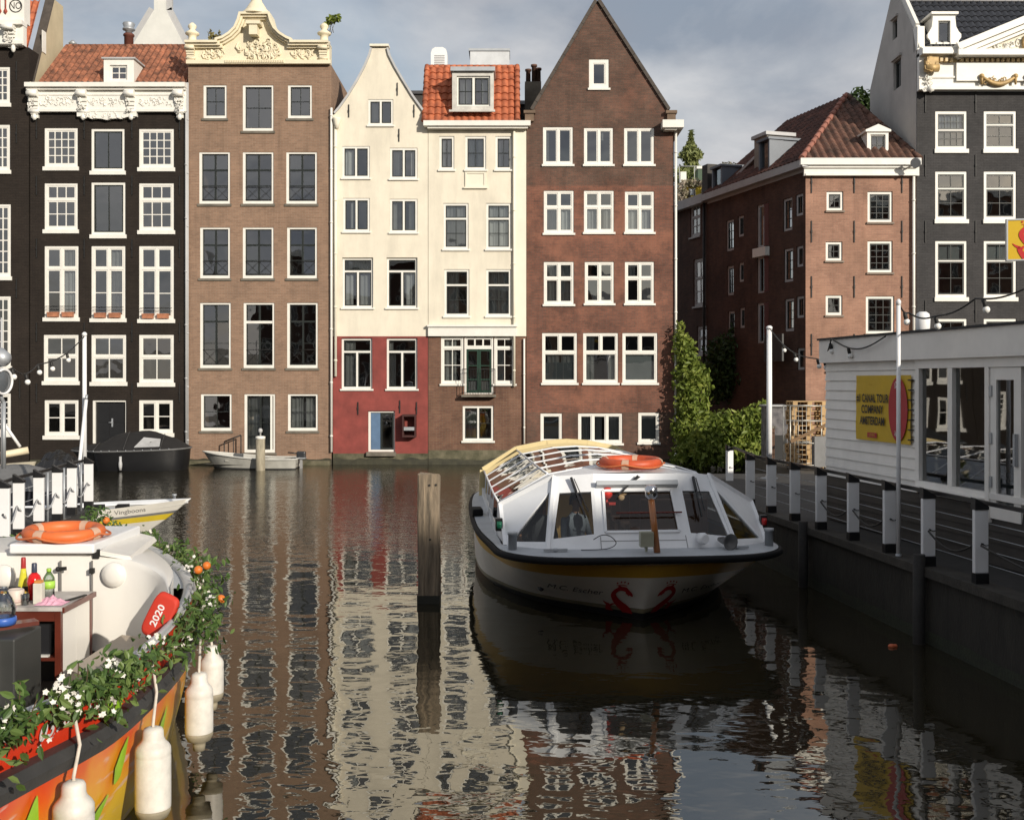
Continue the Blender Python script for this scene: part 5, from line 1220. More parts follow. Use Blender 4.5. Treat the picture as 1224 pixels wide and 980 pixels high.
# ------------------------------------------------------------------ right jetty, pavilion, posts
DECK = .95
def edge_x(Y): return 6.86 - .12 * Y
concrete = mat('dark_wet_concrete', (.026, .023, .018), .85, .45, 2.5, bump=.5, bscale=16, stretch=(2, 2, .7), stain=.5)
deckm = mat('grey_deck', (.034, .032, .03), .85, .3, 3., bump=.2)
def right_jetty():
    pl_u = Vector((.12, -1, 0)).normalized()
    h = thing('jetty', 'dark concrete jetty with a stained wall, carrying the white ticket pavilion', 'jetty', (edge_x(14), 14, 0))
    mb = MB(); Ys = [1.6, 9, 14, 19, 24, 27.5]
    P = [(edge_x(y), y) for y in Ys]
    n = len(P)
    top = [Vector((x, y, DECK)) for x, y in P] + [Vector((30, 27.5, DECK)), Vector((30, 1.6, DECK))]
    mb.poly(top); bot = [Vector((p.x, p.y, -1)) for p in top]
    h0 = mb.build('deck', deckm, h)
    mb = MB()
    for i in range(n - 1):
        a, b = P[i], P[i + 1]; A, B = Vector((a[0], a[1], 0)), Vector((b[0], b[1], 0)); nn = Vector((-1, -.12, 0)).normalized()
        mb.quad(A + Vector((0, 0, -1)), B + Vector((0, 0, -1)), B + Vector((0, 0, DECK - .10)), A + Vector((0, 0, DECK - .10)))
    a, b = top[n - 1], top[n]; mb.quad(Vector((a.x, a.y, -1)), Vector((b.x, b.y, -1)), Vector((b.x, b.y, DECK - .004)), Vector((a.x, a.y, DECK - .004)))
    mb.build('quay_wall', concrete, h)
    mb = MB(); nn = Vector((-1, -.12, 0)).normalized(); L_ = Vector((.12, -1, 0)).normalized()
    A = Vector((edge_x(1.6), 1.6, DECK - .045)); B = Vector((edge_x(27.5), 27.5, DECK - .045)); mb.bar(A + nn * -.08, B + nn * -.08, .30, .11); mb.build('coping', mat('worn_timber_edge', (.045, .04, .033), .85, .4, 4., bump=.4), h)
    mb = MB(); rows = []
    for z in (-.2, .08, .17):
        rows.append([Vector((edge_x(y), y, z + (.05 * noise.noise(Vector((y * 1.3, z, 0))) if z > .1 else 0))) + nn * .006 for y in [1.6 + k * .35 for k in range(74)]])
    mb.grid(rows, 0, False); mb.build('algae_band', mat('green_black_algae', (.020, .024, .012), .75, .5, 5., bump=.5), h)
    for (px, top_) in ((1099, 1.12), (962, 1.05)):
        r = (px - CX) / F; y = 6.86 / (.12 + r) - .2; p = Vector((edge_x(y), y, 0)) + nn * .11
        m_ = MB(); m_.tube([p + Vector((0, 0, -1)), p + Vector((0, 0, top_))], .075, 12); m_.build('fender_pile', mat('tarred_pile', (.02, .018, .016), .8, .3, 5., bump=.4), h)
right_jetty()

NN = Vector((-1, -.12, 0)).normalized(); UU = Vector((.12, -1, 0)).normalized()
def jetty_post(white_side='white_lacquer'):
    """origin at the foot; local x along the jetty edge towards the camera, y towards the water"""
    h = bpy.data.objects.new('railing_post', None); COL.objects.link(h)
    mb = MB(); mb.box(-.03, .03, -.085, .085, .13, .86); mb.build('board', white2, h, bevel=.008)
    mb = MB(); mb.box(-.05, .05, -.08, .08, 0, .128); mb.build('foot', blackp, h)
    mb = MB(); mb.hexa([(-.06, -.085, .862), (.04, -.085, .862), (.04, .085, .862), (-.06, .085, .862), (-.06, -.085, 1.00), (.04, -.085, 1.00), (.04, .085, .90), (-.06, .085, .90)]); mb.build('cap', blackp, h)
    mb = MB(); mb.tube([(.03, .0, .47), (.06, .0, .47)], .012, 6); mb.tube([(.06, 0, .47), (.075, .025, .455), (.08, .055, .46)], .007, 5); hk = mb.build('rope_hook', iron, h)
    return h
rp_names = ['nearest', 'second', 'third', 'fourth', 'fifth', 'sixth', 'seventh', 'eighth', 'ninth']
def right_posts():
    pxs = [1166, 1104, 1058, 1015, 977, 946, 918, 893]
    proto = jetty_post(); first = True; foots = []
    for i, px in enumerate(pxs):
        r = (px - CX) / F; y = 6.86 / (.12 + r); p = Vector((edge_x(y), y, DECK)) - NN * .06
        o = proto if first else copy_tree(proto); first = False
        o.location = p
        # boards face the camera side on
        o.rotation_euler = (0, 0, math.atan2(UU.y, UU.x))
        tag(o, f'white board railing post on the edge of the pavilion jetty, {rp_names[i]} from the camera' if i else 'white board railing post on the edge of the pavilion jetty, nearest the camera', 'railing post', 'railing posts along the jetty')
        foots.append(p)
    o = copy_tree(proto); p = Vector(at(872, 560, 25.6)); p.z = DECK - .15; p.x += .0; o.location = p; o.rotation_euler = (0, 0, math.atan2(UU.y, UU.x))
    tag(o, 'sunlit white railing post at the far end of the jetty, just behind the tour boat', 'railing post', 'railing posts along the jetty')
    foots.append(p)
    h = thing('railing', 'black steel handrail with thin wires running between the white jetty posts', 'railing', foots[4])
    ext = foots[0] + UU * 3.2
    line = [ext] + foots[:8]
    mb = MB()
    for a, b in zip(line, line[1:]):
        mb.bar(a + Vector((0, 0, .93)) - NN * .10, b + Vector((0, 0, .93)) - NN * .10, .05, .045)
    mb.bar(foots[7] + Vector((0, 0, .93)) - NN * .1, foots[8] + Vector((0, 0, .93)) - NN * .1, .05, .045); mb.build('handrail', blackp, h)
    for k, z in enumerate((.22, .38, .54, .70)):
        mb = MB(); mb.tube([p + Vector((0, 0, z)) - NN * .10 for p in line], .005, 5); mb.build('wire', zinc, h)
    # ropes slung from hook to hook
    for i in range(0, 8):
        a = (foots[i - 1] if i else ext) + Vector((0, 0, .47)) ; b = foots[i] + Vector((0, 0, .46)) + UU * .10
        if i in (0, 1, 3, 4):
            mb = MB(); mb.tube([a.lerp(b, t / 10) + NN * .05 + Vector((0, 0, -.16 * math.sin(t / 10 * math.pi))) for t in range(11)], .012, 6)
            ro = mb.build('rope', iron, h)
right_posts()

# --- ticket pavilion
PU = Vector((.16, -1, 0)).normalized()
PAV = Plane((5.35, 18.5), (PU.x, PU.y))
pavwhite = mat('pavilion_white', (.88, .85, .80), .5, .07, 2.5, stain=.18)
darksiding = mat('dark_brown_siding', (.035, .030, .026), .55, .25, 4.)
def pavilion():
    pl = PAV; LN = 15.0; DP = 5.2
    h = thing('ticket_pavilion', 'low white clapboard ticket pavilion with dark lower boarding and tall framed panes on the jetty', 'pavilion', pl.pt(6, -2, DECK))
    z1 = 1.70; z2 = 3.62; zt = 3.98; zb = DECK
    w0 = pl.st(1098, 500)[0]; wins = [pl.st(x, 500)[0] for x in (1102, 1136.5, 1142, 1181, 1186, 1223)]
    wz0, wz1 = 1.90, 3.47
    # core
    mb = MB(); d0 = -.06
    pl.box(mb, 0, wins[0] - .08, -.16, -.06, zb, z2)
    pl.box(mb, wins[0] - .08, LN, -.16, -.06, zb, wz0 - .1); pl.box(mb, wins[0] - .08, LN, -.16, -.06, wz1 + .08, z2)
    pl.box(mb, .1, LN, -DP, -DP + .1, zb, z2); pl.box(mb, LN - .1, LN, -DP, -.162, zb, z2)
    pl.box(mb, 0, .1, -DP, -.162, zb, z2); mb.build('core_wall', pavwhite, h)
    # clapboards, lapped
    def lap(s0, s1, za, zb_, pitch, m, name, plane=pl, skip=None):
        mb = MB(); z = za; n = max(1, round((zb_ - za) / pitch)); p = (zb_ - za) / n
        for k in range(n):
            a, b = za + k * p, za + (k + 1) * p - .004
            Pn = [plane.pt(s, d, zz) for zz, dd in ((a, .0), (b, .0)) for s, d in ((s0, .018 if zz == a else -.004), (s1, .018 if zz == a else -.004), (s1, -.055), (s0, -.055))]
            mb.hexa(Pn)
        return mb.build(name, m, h)
    lap(-.02, wins[0] - .10, z1, z2, .158, pavwhite, 'white_boarding'); lap(wins[0] - .1, LN, wz1 + .16, z2, .158, pavwhite, 'white_boarding')
    lap(-.03, LN, zb + .02, z1 - .005, .15, darksiding, 'dark_boarding'); 
    endp = Plane(pl.pt(0, -DP, 0), -Vector(pl.n) * -1); 
    endp = Plane((pl.pt(0, 0, 0).x, pl.pt(0, 0, 0).y), (-pl.n.x * -1, -pl.n.y * -1))
    # window wall: posts, panes, sill and a glazed door
    mb = MB()
    pl.box(mb, wins[0] - .10, LN, -.05, .045, wz0 - .10, wz0 - .02)
    pl.box(mb, wins[0] - .10, wins[0], -.05, .05, wz0 - .018, wz1); pl.box(mb, wins[1], wins[2], -.05, .05, wz0 - .018, wz1); pl.box(mb, wins[3], wins[4], -.05, .05, 1.5, wz1)
    pl.box(mb, wins[0] - .1, LN, -.05, .05, wz1 + .002, wz1 + .15)
    wf = mb.build('window_frame', pavwhite, h)
    mb = MB(); pl.box(mb, wins[0] - .12, wins[3], .002, .16, wz0 - .14, wz0 - .102); mb.build('window_sill', pavwhite, wf)
    for (a, b) in ((wins[0], wins[1]), (wins[2], wins[3])):
        mb = MB(); mb.quad(pl.pt(a, -.01, wz0 - .02), pl.pt(b, -.01, wz0 - .02), pl.pt(b, -.01, wz1), pl.pt(a, -.01, wz1)); mb.build('pane', glasss, wf)
    a, b = wins[4], wins[5]
    mb = MB(); plate(mb, pl, (a + .004, b, 1.56, wz1 - .002), [(a + .13, b - .14, 1.75, wz1 - .16)], .03, .06); dr = mb.build('door', pavwhite, h)
    mb = MB(); mb.quad(pl.pt(a + .12, .0, 1.7), pl.pt(b - .12, .0, 1.7), pl.pt(b - .12, 0, wz1 - .1), pl.pt(a + .12, 0, wz1 - .1)); mb.build('pane', glasss, dr)
    mb = MB(); pl.box(mb, b - .09, b - .05, .032, .08, 2.25, 2.65); mb.build('handle', zinc, dr)
    for z in (1.95, 2.5, 3.1):
        mb = MB(); pl.box(mb, a + .01, a + .05, .032, .05, z, z + .14); mb.build('hinge', zinc, dr)
    for k in range(3):   # further window bays towards the camera
        a2 = b + .1 + k * 1.1
        mb = MB(); plate(mb, pl, (a2, a2 + 1.08, wz0 - .018, wz1), [(a2 + .08, a2 + 1.0, wz0 + .06, wz1 - .08)], .03, .07); f2 = mb.build('window', pavwhite, h)
        mb = MB(); mb.quad(pl.pt(a2, -.01, wz0), pl.pt(a2 + 1.08, -.01, wz0), pl.pt(a2 + 1.08, -.01, wz1), pl.pt(a2, -.01, wz1)); mb.build('pane', glasss, f2)
    # fascia and roof
    mb = MB(); pl.box(mb, -.05, LN, .002, .11, z2 - .02, zt); pl.box(mb, -.05, LN, -DP, 0, z2 + .002, zt); mb.build('fascia', pavwhite, h)
    mb = MB(); pl.box(mb, -.08, LN, -DP, .14, zt + .002, zt + .035); mb.build('roof', mat('roof_felt', (.04, .04, .042), .8), h)
    # interior
    mb = MB(); pl.box(mb, 1, LN - .2, -3.2, -3.1, zb, z2); pl.box(mb, .2, LN - .2, -3.1, -.2, zb, zb + .02); mb.build('room', mat('dark_room', (.05, .048, .045), .8), h)
    mb = MB(); pl.box(mb, wins[0], wins[3] + 1, -1.3, -.5, zb + .03, 1.98); mb.build('counter', mat('counter_grey', (.2, .22, .25), .5), h)
    # roof vent and dish
    m_ = MB(); c = at(1103, 392, 15.6); m_.lathe([(.035, -.25), (.05, -.1), (.085, -.06), (.10, .0), (.105, .12), (.09, .2), (.05, .23)], c, 14); m_.build('roof_vent', white2, h)
    # banner
    b = thing('banner', 'yellow canal tour banner with black lettering and a red oval on the white boarding', 'banner', pl.pt(1.5, .03, 2.5))
    s0, zt_ = pl.st(1026.5, 450); s1, _ = pl.st(1092, 450); zt0 = pl.st(1026.5, 449)[1]; zb0 = pl.st(1026.5, 524.5)[1]
    mb = MB(); ny, nx = 10, 14; rows = []
    for j in range(ny + 1):
        rows.append([pl.pt(lerp(s0, s1, i / nx), .045 + .008 * math.sin(i * 1.3 + j * .6) * math.sin(j * .8), lerp(zb0, zt0, j / ny)) for i in range(nx + 1)])
    mb.grid(rows, 0, True); mb.build('cloth', mat('yellow_pvc', (.62, .40, .015), .5, .1, 3., bump=.1, bscale=8), b)
    W, H = s1 - s0, zt0 - zb0; cx, cz = (s0 + s1) / 2, (zt0 + zb0) / 2
    ox, rx, rz = lerp(s0, s1, .80), W * .165, H * .47
    mb = MB(); el = [(ox + rx * math.cos(k / 40 * 6.283), cz + rz * math.sin(k / 40 * 6.283)) for k in range(40)]; mb.poly([pl.pt(s, .062, z) for s, z in el]); mb.build('oval', mat('banner_red', (.42, .018, .03), .5, .1), b)
    black = mat('print_black', (.01, .01, .01), .6)
    for txt, zf, sx in (('#1 CANAL TOUR', .645, .74), ('COMPANY', .475, .80), ('AMSTERDAM', .30, .76)):
        text_on(txt, H * .175, lambda x, y, zf=zf: pl.pt(lerp(s0, s1, .33) + x, .064, lerp(zb0, zt0, zf) + y), black, b, sx=sx, bold=.004)
    wh = mat('print_white', (.75, .72, .70), .6)
    def arc(rr, top):
        def f(x, y):
            a = x / (rx * 1.25); 
            if top: return pl.pt(ox + math.sin(a) * (rx * .74 + y * .55), .070, cz + math.cos(a) * (rz * .78 + y))
            return pl.pt(ox + math.sin(a) * (rx * .74 - y * .55), .070, cz - math.cos(a) * (rz * .80 - y))
        return f
    text_on('LOVERS', H * .13, arc(1, True), wh, b, sx=.62, bold=.003); text_on('CANAL CRUISES', H * .10, arc(1, False), wh, b, sx=.40, bold=.002)
    mb = MB(); a = lerp(s0, s1, .33); mb.quad(pl.pt(a - .15, .062, lerp(zb0, zt0, .05)), pl.pt(a + .15, .062, lerp(zb0, zt0, .05)), pl.pt(a + .15, .062, lerp(zb0, zt0, .125)), pl.pt(a - .15, .062, lerp(zb0, zt0, .125))); mb.build('small_badge', mat('banner_red', (0, 0, 0)), b)
    text_on('LOVERS', H * .055, lambda x, y: pl.pt(a + x, .066, lerp(zb0, zt0, .088) + y), MATS['yellow_pvc'], b)
    text_on('online', H * .05, lambda x, y: pl.pt(lerp(s0, s1, .30) + x, .066, lerp(zb0, zt0, .86) + y), mat('faded_print', (.5, .28, .01), .6), b)
    for k in range(7):
        m_ = MB(); z = lerp(zb0, zt0, (k + .5) / 7); m_.tube([pl.pt(s1 - .03, .07, z), pl.pt(s1 + .06, .03, z)], .010, 6); m_.build('grommet', iron, b)
    return b
pavilion()

# --- hanging dragon sign at the right edge
def dragon(place, w, mb, flip=1):
    """a red S shaped dragon with a crown: unit square 0..1"""
    S_ = [(.95, .0), (.80, .20), (.55, .38), (.36, .56), (.28, .74), (.42, .90), (.62, .90), (.74, .80)]
    Ws = [.30, .30, .25, .20, .17, .16, .17, .10]
    pl2 = lambda x, y: place(flip * (x - .5) * w, (y - .5) * w); Ws = [q * .85 for q in Ws]
    stroke(mb, S_, Ws, pl2, sub=6)
    stroke(mb, [(.70, .82), (.84, .74), (.92, .66)], [.16, .10, .02], pl2)      # snout
    stroke(mb, [(.72, .78), (.80, .68)], [.08, .02], pl2)
    stroke(mb, [(.48, .95), (.40, 1.0), (.36, .96)], [.07, .05, .01], pl2)
    stroke(mb, [(.40, .0), (.30, .12), (.22, .26), (.24, .34)], [.20, .16, .12, .05], pl2)  # wing / tail
    stroke(mb, [(.24, .30), (.12, .36), (.02, .44)], [.10, .06, .01], pl2); stroke(mb, [(.28, .26), (.36, .34), (.48, .36)], [.09, .06, .01], pl2)
    for (x, y) in ((.30, 1.08), (.42, 1.12), (.54, 1.12), (.66, 1.08)): stroke(mb, [(x, y), (x + .02, y + .05)], [.05, .05], pl2)
    stroke(mb, [(.30, 1.02), (.48, 1.05), (.66, 1.02)], [.02, .025, .02], pl2)
def dragon_sign():
    Y = 12.2; p = Vector(at(1203, 287, Y)); pl = Plane((p.x, p.y), (1, -.18))
    h = thing('hanging_sign', 'yellow square sign with a crowned red dragon hanging above the pavilion roof', 'sign', p)
    z1 = pl.st(1203, 262)[1]; z0 = pl.st(1203, 312)[1]; W = .50
    mb = MB(); pl.box(mb, .012, W - .012, -.05, -.002, z0 + .012, z1 - .012); mb.build('panel', mat('sign_yellow', (.62, .40, .01), .4, .06), h)
    mb = MB(); plate(mb, pl, (0, W, z0, z1), [(.016, W - .016, z0 + .016, z1 - .016)], .006, .06); mb.build('frame', zinc, h)
    mb = MB(); dragon(lambda x, y: pl.pt(.235 + x, .004, (z0 + z1) / 2 - .02 + y), .36, mb); mb.build('dragon_emblem', mat('sign_red', (.50, .02, .02), .4, .06), h)
    q = pl.pt(W + .05, -.02, 0); mb = MB(); mb.tube([(q.x, q.y, 3.9), (q.x, q.y, z1 + .3)], .03, 8); 
    for z in (z0 + .1, z1 - .1): mb.bar((q.x, q.y, z), pl.pt(W - .02, -.02, z), .03, .03)
    mb.build('mounting_pole', zinc, h)
dragon_sign()

# --- light poles and festoon lights on the right
def festoon(name, pts, bulbs, label, sag=.25, group='festoon lights'):
    """a black cable with lamps hanging from it"""
    h = thing(name, label, 'string lights', pts[0], group)
    mb = MB(); path = []
    for a, b in zip(pts, pts[1:]):
        a, b = Vector(a), Vector(b)
        for k in range(12): path.append(a.lerp(b, k / 12) - Vector((0, 0, sag * math.sin(k / 12 * math.pi))))
    path.append(Vector(pts[-1])); mb.tube(path, .012, 6); mb.build('cable', iron, h)
    for t in bulbs:
        p = path[min(len(path) - 1, int(t * (len(path) - 1)))]
        m_ = MB(); ax = Vector((.25, 0, -1)).normalized(); m_.lathe([(.02, 0), (.028, .03), (.028, .09), (.022, .10)], p, 8, axis=ax); m_.build('lamp_holder', iron, h)
        m_ = MB(); m_.ball(p + ax * .135, .045, n=10, m=6); m_.build('bulb', mat('opal_bulb', (.85, .84, .80), .15, .03), h)
def pole(px, ptop, pbase, Y, label, r=.04, m=None, lean=0, cat='pole', base=True):
    a = at(px, ptop, Y); b = at(px, pbase, Y); h = thing('light_pole', label, cat, b, 'light poles on the jetties')
    mb = MB(); mb.tube([b, a + Vector((lean, 0, 0))], [r, r * .9], 10); mb.build('pole_shaft', m or white2, h)
    if base:
        mb = MB(); mb.lathe([(r * 3, 0), (r * 3, .02), (r * 1.4, .03), (r * 1.3, .07)], b, 12); mb.build('base_plate', zinc, h)
    mb = MB(); mb.lathe([(r * 1.05, 0), (r * 1.1, .05), (r * .5, .08)], a + Vector((lean, 0, -.03)), 10); mb.build('cap', white2, h)
    return a + Vector((lean, 0, 0))
pA = pole(919.5, 392, 572, 24.5, 'white light pole rising from the far jetty beside the green hedge', .065)
r_ = (1075.5 - CX) / F
yB = 6.86 / (.12 + r_); pB = pole(1074, 362, 668, yB + .15, 'slim white light pole in front of the yellow banner', .030)
pC = Vector(at(978, 428, 18.6)); pD = Vector(at(1040, 398, 17.4))
pp = lambda px, py: PAV.pt(PAV.st(px, py)[0], .18, PAV.st(px, py)[1])
festoon('festoon_lights', [pA, at(977, 429, 19.2), pp(1006, 405), pp(1072, 402)], (.13, .22, .34, .5, .64, .80), 'black festoon cable with small white lamps from the far pole to the pavilion roof', .18)
festoon('festoon_lights', [pB, at(1086, 374, yB + .4), at(1118, 378, 14.2), at(1166, 357, 13.4), at(1230, 343, 12.)], (.15, .52, .80), 'black festoon cable with lamps running along the pavilion roof edge under the dragon sign', .05)

# --- pallets, cage, far quay platform
def far_quay():
    mb = MB(); mb.box(8.35, 30, 27.6, 43.2, -1, .62); tag(mb.build('pavement', mat('far_quay_paving', (.085, .075, .06), .9, .3, 2.)), 'low paved quay beyond the jetty in front of the corner house', 'pavement', kind='structure')
far_quay()
def pallets():
    Y0 = 33.5; a = at(944, 0, Y0).x; b = at(984, 0, Y0).x; n = 15
    base = .62; z = base
    def one():
        h = bpy.data.objects.new('wooden_pallet', None); COL.objects.link(h); w = b - a
        mb = MB()
        for k in range(5): mb.box(-w / 2, w / 2, -.4 + k * .165, -.4 + k * .165 + .13, .122, .145)
        mb.build('top_slats', palletw, h)
        mb = MB()
        for x in (-w / 2, -.07, w / 2 - .14):
            for y in (-.4, -.06, .29): mb.box(x, x + .14, y, y + .11, .024, .1)
        for x in (-w / 2, -.07, w / 2 - .14): mb.box(x, x + .14, -.4, .41, 0, .022); mb.box(x, x + .14, -.4, .41, .101, .12)
        mb.build('bearer_slats', palletw, h); return h
    proto = one(); k = 0
    names = ['lowest', 'second from the ground', 'third from the ground', 'fourth from the ground', 'fifth from the ground', 'sixth from the ground', 'seventh from the ground', 'eighth from the ground', 'ninth from the ground', 'tenth from the ground', 'eleventh from the ground', 'twelfth from the ground', 'thirteenth from the ground', 'topmost']
    for i in range(14):
        o = proto if i == 0 else copy_tree(proto)
        o.location = ((a + b) / 2 + random.uniform(-.05, .05), Y0 + random.uniform(-.04, .04), z); o.rotation_euler = (0, 0, random.uniform(-.03, .03)); z += .147
        tag(o, f'pale wooden pallet, {names[i]} in the stack beside the white pavilion', 'pallet', 'stack of wooden pallets')
    h = thing('roll_cage', 'bare metal roll cage standing in front of the pallet stack', 'roll cage', ((a + b) / 2, Y0 - 1.0, .62))
    x0, x1 = at(941, 0, Y0 - 1).x, at(987, 0, Y0 - 1).x; mb = MB(); yF, yB_ = Y0 - 1.35, Y0 - .55
    for x in (x0, x1):
        for y in (yF, yB_): mb.tube([(x, y, .7), (x, y, 2.55)], .02, 6)
    for y in (yF, yB_):
        for z in (.8, 1.45, 2.1, 2.55): mb.tube([(x0, y, z), (x1, y, z)], .012, 6)
    for k in range(1, 6): mb.tube([(lerp(x0, x1, k / 6 * .62), yF, .8), (lerp(x0, x1, k / 6 * .62), yF, 2.55)], .008, 5)
    mb.build('wire_frame', mat('galvanised', (.45, .44, .40), .4, .2, 3., metal=.6), h)
    mb = MB(); mb.box(lerp(x0, x1, .62), lerp(x0, x1, .93), yF - .03, yF + .3, .75, 1.65); mb.build('grey_box', mat('grey_plastic', (.2, .2, .2), .5), h)
    mb = MB(); mb.bar((x0, yF - .05, 1.5), (x1 - .1, yF - .05, 2.0), .05, .09); mb.build('diagonal_brace', mat('old_brown_wood', (.2, .12, .06), .8), h)
    for x in (x0 + .1, x1 - .1):
        for y in (yF + .1, yB_ - .1):
            m_ = MB(); m_.tube([(x - .02, y, .68), (x + .02, y, .68)], .06, 10); m_.build('caster', blackp, h)
pallets()
def container():
    h = thing('electric_cabinet', 'grey graffiti covered metal cabinet at the alley mouth beside the pallets', 'cabinet', at(931, 548, 36)); a, b = at(918, 0, 36).x, at(942, 0, 36).x
    mb = MB(); mb.box(a, b, 36, 37, .63, at(0, 486, 36).z); mb.build('body', mat('graffiti_grey', (.16, .15, .15), .7, .55, 4., c2=(.07, .07, .09)), h, bevel=.02)
    mb = MB(); mb.box(a + .05, b - .05, 35.97, 35.998, .7, at(0, 520, 36).z); mb.build('door', mat('dark_panel', (.02, .02, .02), .7), h)
    mb = MB(); mb.box(a - .05, b + .05, 35.9, 37.05, at(0, 486, 36).z + .002, at(0, 486, 36).z + .05); mb.build('lid', greyp, h)
    h = thing('brick_pier', 'short brown brick pier standing beside the white light pole', 'pier', at(923, 545, 33)); mb = MB(); a, b = at(919, 0, 33).x, at(926, 0, 33).x; mb.box(a, b, 33, 33.3, .62, at(0, 512, 33).z); mb.build('shaft', b_low, h); mb = MB(); mb.box(a - .03, b + .03, 32.97, 33.33, at(0, 512, 33).z + .002, at(0, 512, 33).z + .06); mb.build('cap', stone, h)
container()
tagp = MB(); q = at_z(1066, 773, .0); tagp.ball(q + Vector((0, 0, .01)), .05, .035, .03); tagp.ball(q + Vector((.045, .01, .01)), .03, .03, .025); tag(tagp.build('orange_float', mat('orange_plastic', (.55, .13, .05), .5)), 'small orange plastic scrap floating in the dark water below the jetty', 'float')

# --- mooring posts
def mooring():
    Y = 16.1; a, b = at(499, 0, Y).x, at(525, 0, Y).x; zt = at(0, 567, Y).z
    h = thing('mooring_post', 'thick square weathered timber mooring post alone in the middle of the water', 'mooring post', ((a + b) / 2, Y, 0))
    mb = MB(); x0, x1 = a, b; w = b - a; rows = []
    prof = [(x0 + .02, Y), (x0 + w * .3, Y - .008), (x0 + w * .35, Y + .004), (x0 + w * .6, Y - .006), (x1 - .02, Y), (x1, Y + .025), (x1, Y + w - .02), (x1 - .02, Y + w), (x0 + .02, Y + w), (x0, Y + w - .02), (x0, Y + .02)]
    zs = [-1.2, -.05, .25, .6, 1.0, 1.35, 1.6, 1.8]
    rn = random.Random(5)
    for z in zs: rows.append([(x + .006 * math.sin(z * 3 + x * 40), y + .006 * math.sin(z * 4 + x * 30), z) for x, y in prof])
    rows.append([(x + .0, y, zt + rn.uniform(-.05, .012)) for x, y in prof])
    mb.grid(rows, 0, False, closed=True); n = len(mb.v); mb.f.append(list(range(n - len(prof), n))); mb.m.append(0); mb.sm.append(False)
    mb.build('timber', wood, h)
    mb = MB()
    for (fx, z) in ((.55, zt - .16), (.85, zt - .155), (.58, .95)): mb.tube([(lerp(x0, x1, fx), Y - .012, z), (lerp(x0, x1, fx), Y + .02, z)], .018, 8)
    mb.build('bolt_holes', iron, h)
    mb = MB(); mb.box(x0 - .006, x1 + .006, Y - .018, Y + w + .006, -.3, .12); mb.build('waterline_growth', mat('black_algae', (.018, .018, .012), .7, .3, 6.), h)
    Y = 40.; a, b = at(306, 0, Y).x, at(316.5, 0, Y).x; zt = at(0, 521, Y).z
    h = thing('mooring_post', 'slim pale mooring post with white top standing in front of the grey dinghy', 'mooring post', ((a + b) / 2, Y, 0))
    mb = MB(); mb.lathe([(.17, -1), (.17, zt - .12)], ((a + b) / 2, Y, 0), 10); mb.build('timber', mat('pale_timber', (.34, .30, .22), .9, .35, 3., stretch=(5, 5, .8), bump=.4), h)
    mb = MB(); mb.lathe([(.18, zt - .118), (.18, zt - .02), (.10, zt)], ((a + b) / 2, Y, 0), 10); mb.build('cap', white, h)
    mb = MB(); mb.lathe([(.03, zt), (.03, zt + .12), (.07, zt + .13), (.08, zt + .22), (.04, zt + .28)], ((a + b) / 2, Y, 0), 10); mb.build('top_light', greyp, h)
mooring()
# ------------------------------------------------------------------ hulls
class Hull:
    """lofted between a waterline and a deck edge; local (l back from the bow, w to the side)"""
    def __init__(s, B, a, D, W, zd=1.0, flare=.85, sub=5):
        s.B = Vector((B[0], B[1], 0)); s.a = Vector((a[0], a[1], 0)).normalized(); s.r = Vector((s.a.y, -s.a.x, 0))
        s.D = smooth_path([Vector((l, w)) for l, w in D], sub); s.W = smooth_path([Vector((l, w)) for l, w in W], sub); s.zd = zd; s.fl = flare
    def zdk(s, i): return s.zd(s.D[i].x) if callable(s.zd) else s.zd
    def loc(s, l, w, z): q = s.B + s.a * l + s.r * w; return Vector((q.x, q.y, z))
    def lw(s, i, z):
        f = max(0., z / s.zdk(i)) ** s.fl if z > 0 else 0.
        p = s.W[i].lerp(s.D[i], f)
        if z < 0: p = Vector((p.x + .3 * -z, p.y * (1 + .6 * z)))
        return p
    def build(s, levels, mats, parent, name='hull'):
        """levels: fractions of the deck height (or metres under water) and the material below each"""
        n = len(s.D); mb = MB()
        rows = []
        for z, m in levels:
            row = []
            for i in range(n - 1, 0, -1):
                zz = z * s.zdk(i) if z > 0 else z; p = s.lw(i, zz); row.append(s.loc(p.x, -max(p.y, .0), zz))
            for i in range(n):
                zz = z * s.zdk(i) if z > 0 else z; p = s.lw(i, zz); row.append(s.loc(p.x, max(p.y, .0), zz))
            rows.append(row)
        mb.grid(rows, lambda i, j: levels[i + 1][1], True)
        return mb.build(name, mats, parent)
    def edge(s, dz=0., off=0., side=0, i0=0, i1=None):
        """the deck edge as a path"""
        n = len(s.D); out = []
        idx = list(range(n))
        def P(i, sg):
            p = s.D[i]; q = s.loc(p.x, sg * max(p.y, 0), s.zdk(i) + dz)
            a_ = s.D[max(0, i - 1)]; b_ = s.D[min(n - 1, i + 1)]; t = (b_ - a_); 
            if t.length < 1e-6: return q
            t.normalize(); nn = Vector((-t.y, t.x)) * off   # outward in (l,w), w>0
            nl, nw = nn.x, nn.y * 1
            return q + s.a * nl + s.r * (sg * nw)
        if side <= 0: out += [P(i, -1) for i in range(n - 1, 0, -1)]
        if side >= 0: out += [P(i, 1) for i in range(n)]
        return out
    def on(s, w, z, off=.01):
        """the point of the outer skin at offset w from the axis, height z (near the bow)"""
        sg = -1 if w < 0 else 1; aw = abs(w); n = len(s.D)
        pts = [s.lw(i, z) for i in range(n)]
        for i in range(n - 1):
            a_, b_ = pts[i], pts[i + 1]
            if a_.y <= aw <= b_.y and b_.y > a_.y:
                t = (aw - a_.y) / (b_.y - a_.y); p = a_.lerp(b_, t); d = (b_ - a_).normalized(); nn = Vector((-d.y, d.x)) * off
                return s.loc(p.x + nn.x, sg * (aw + nn.y), z)
        p = pts[-1]; return s.loc(p.x, w, z)

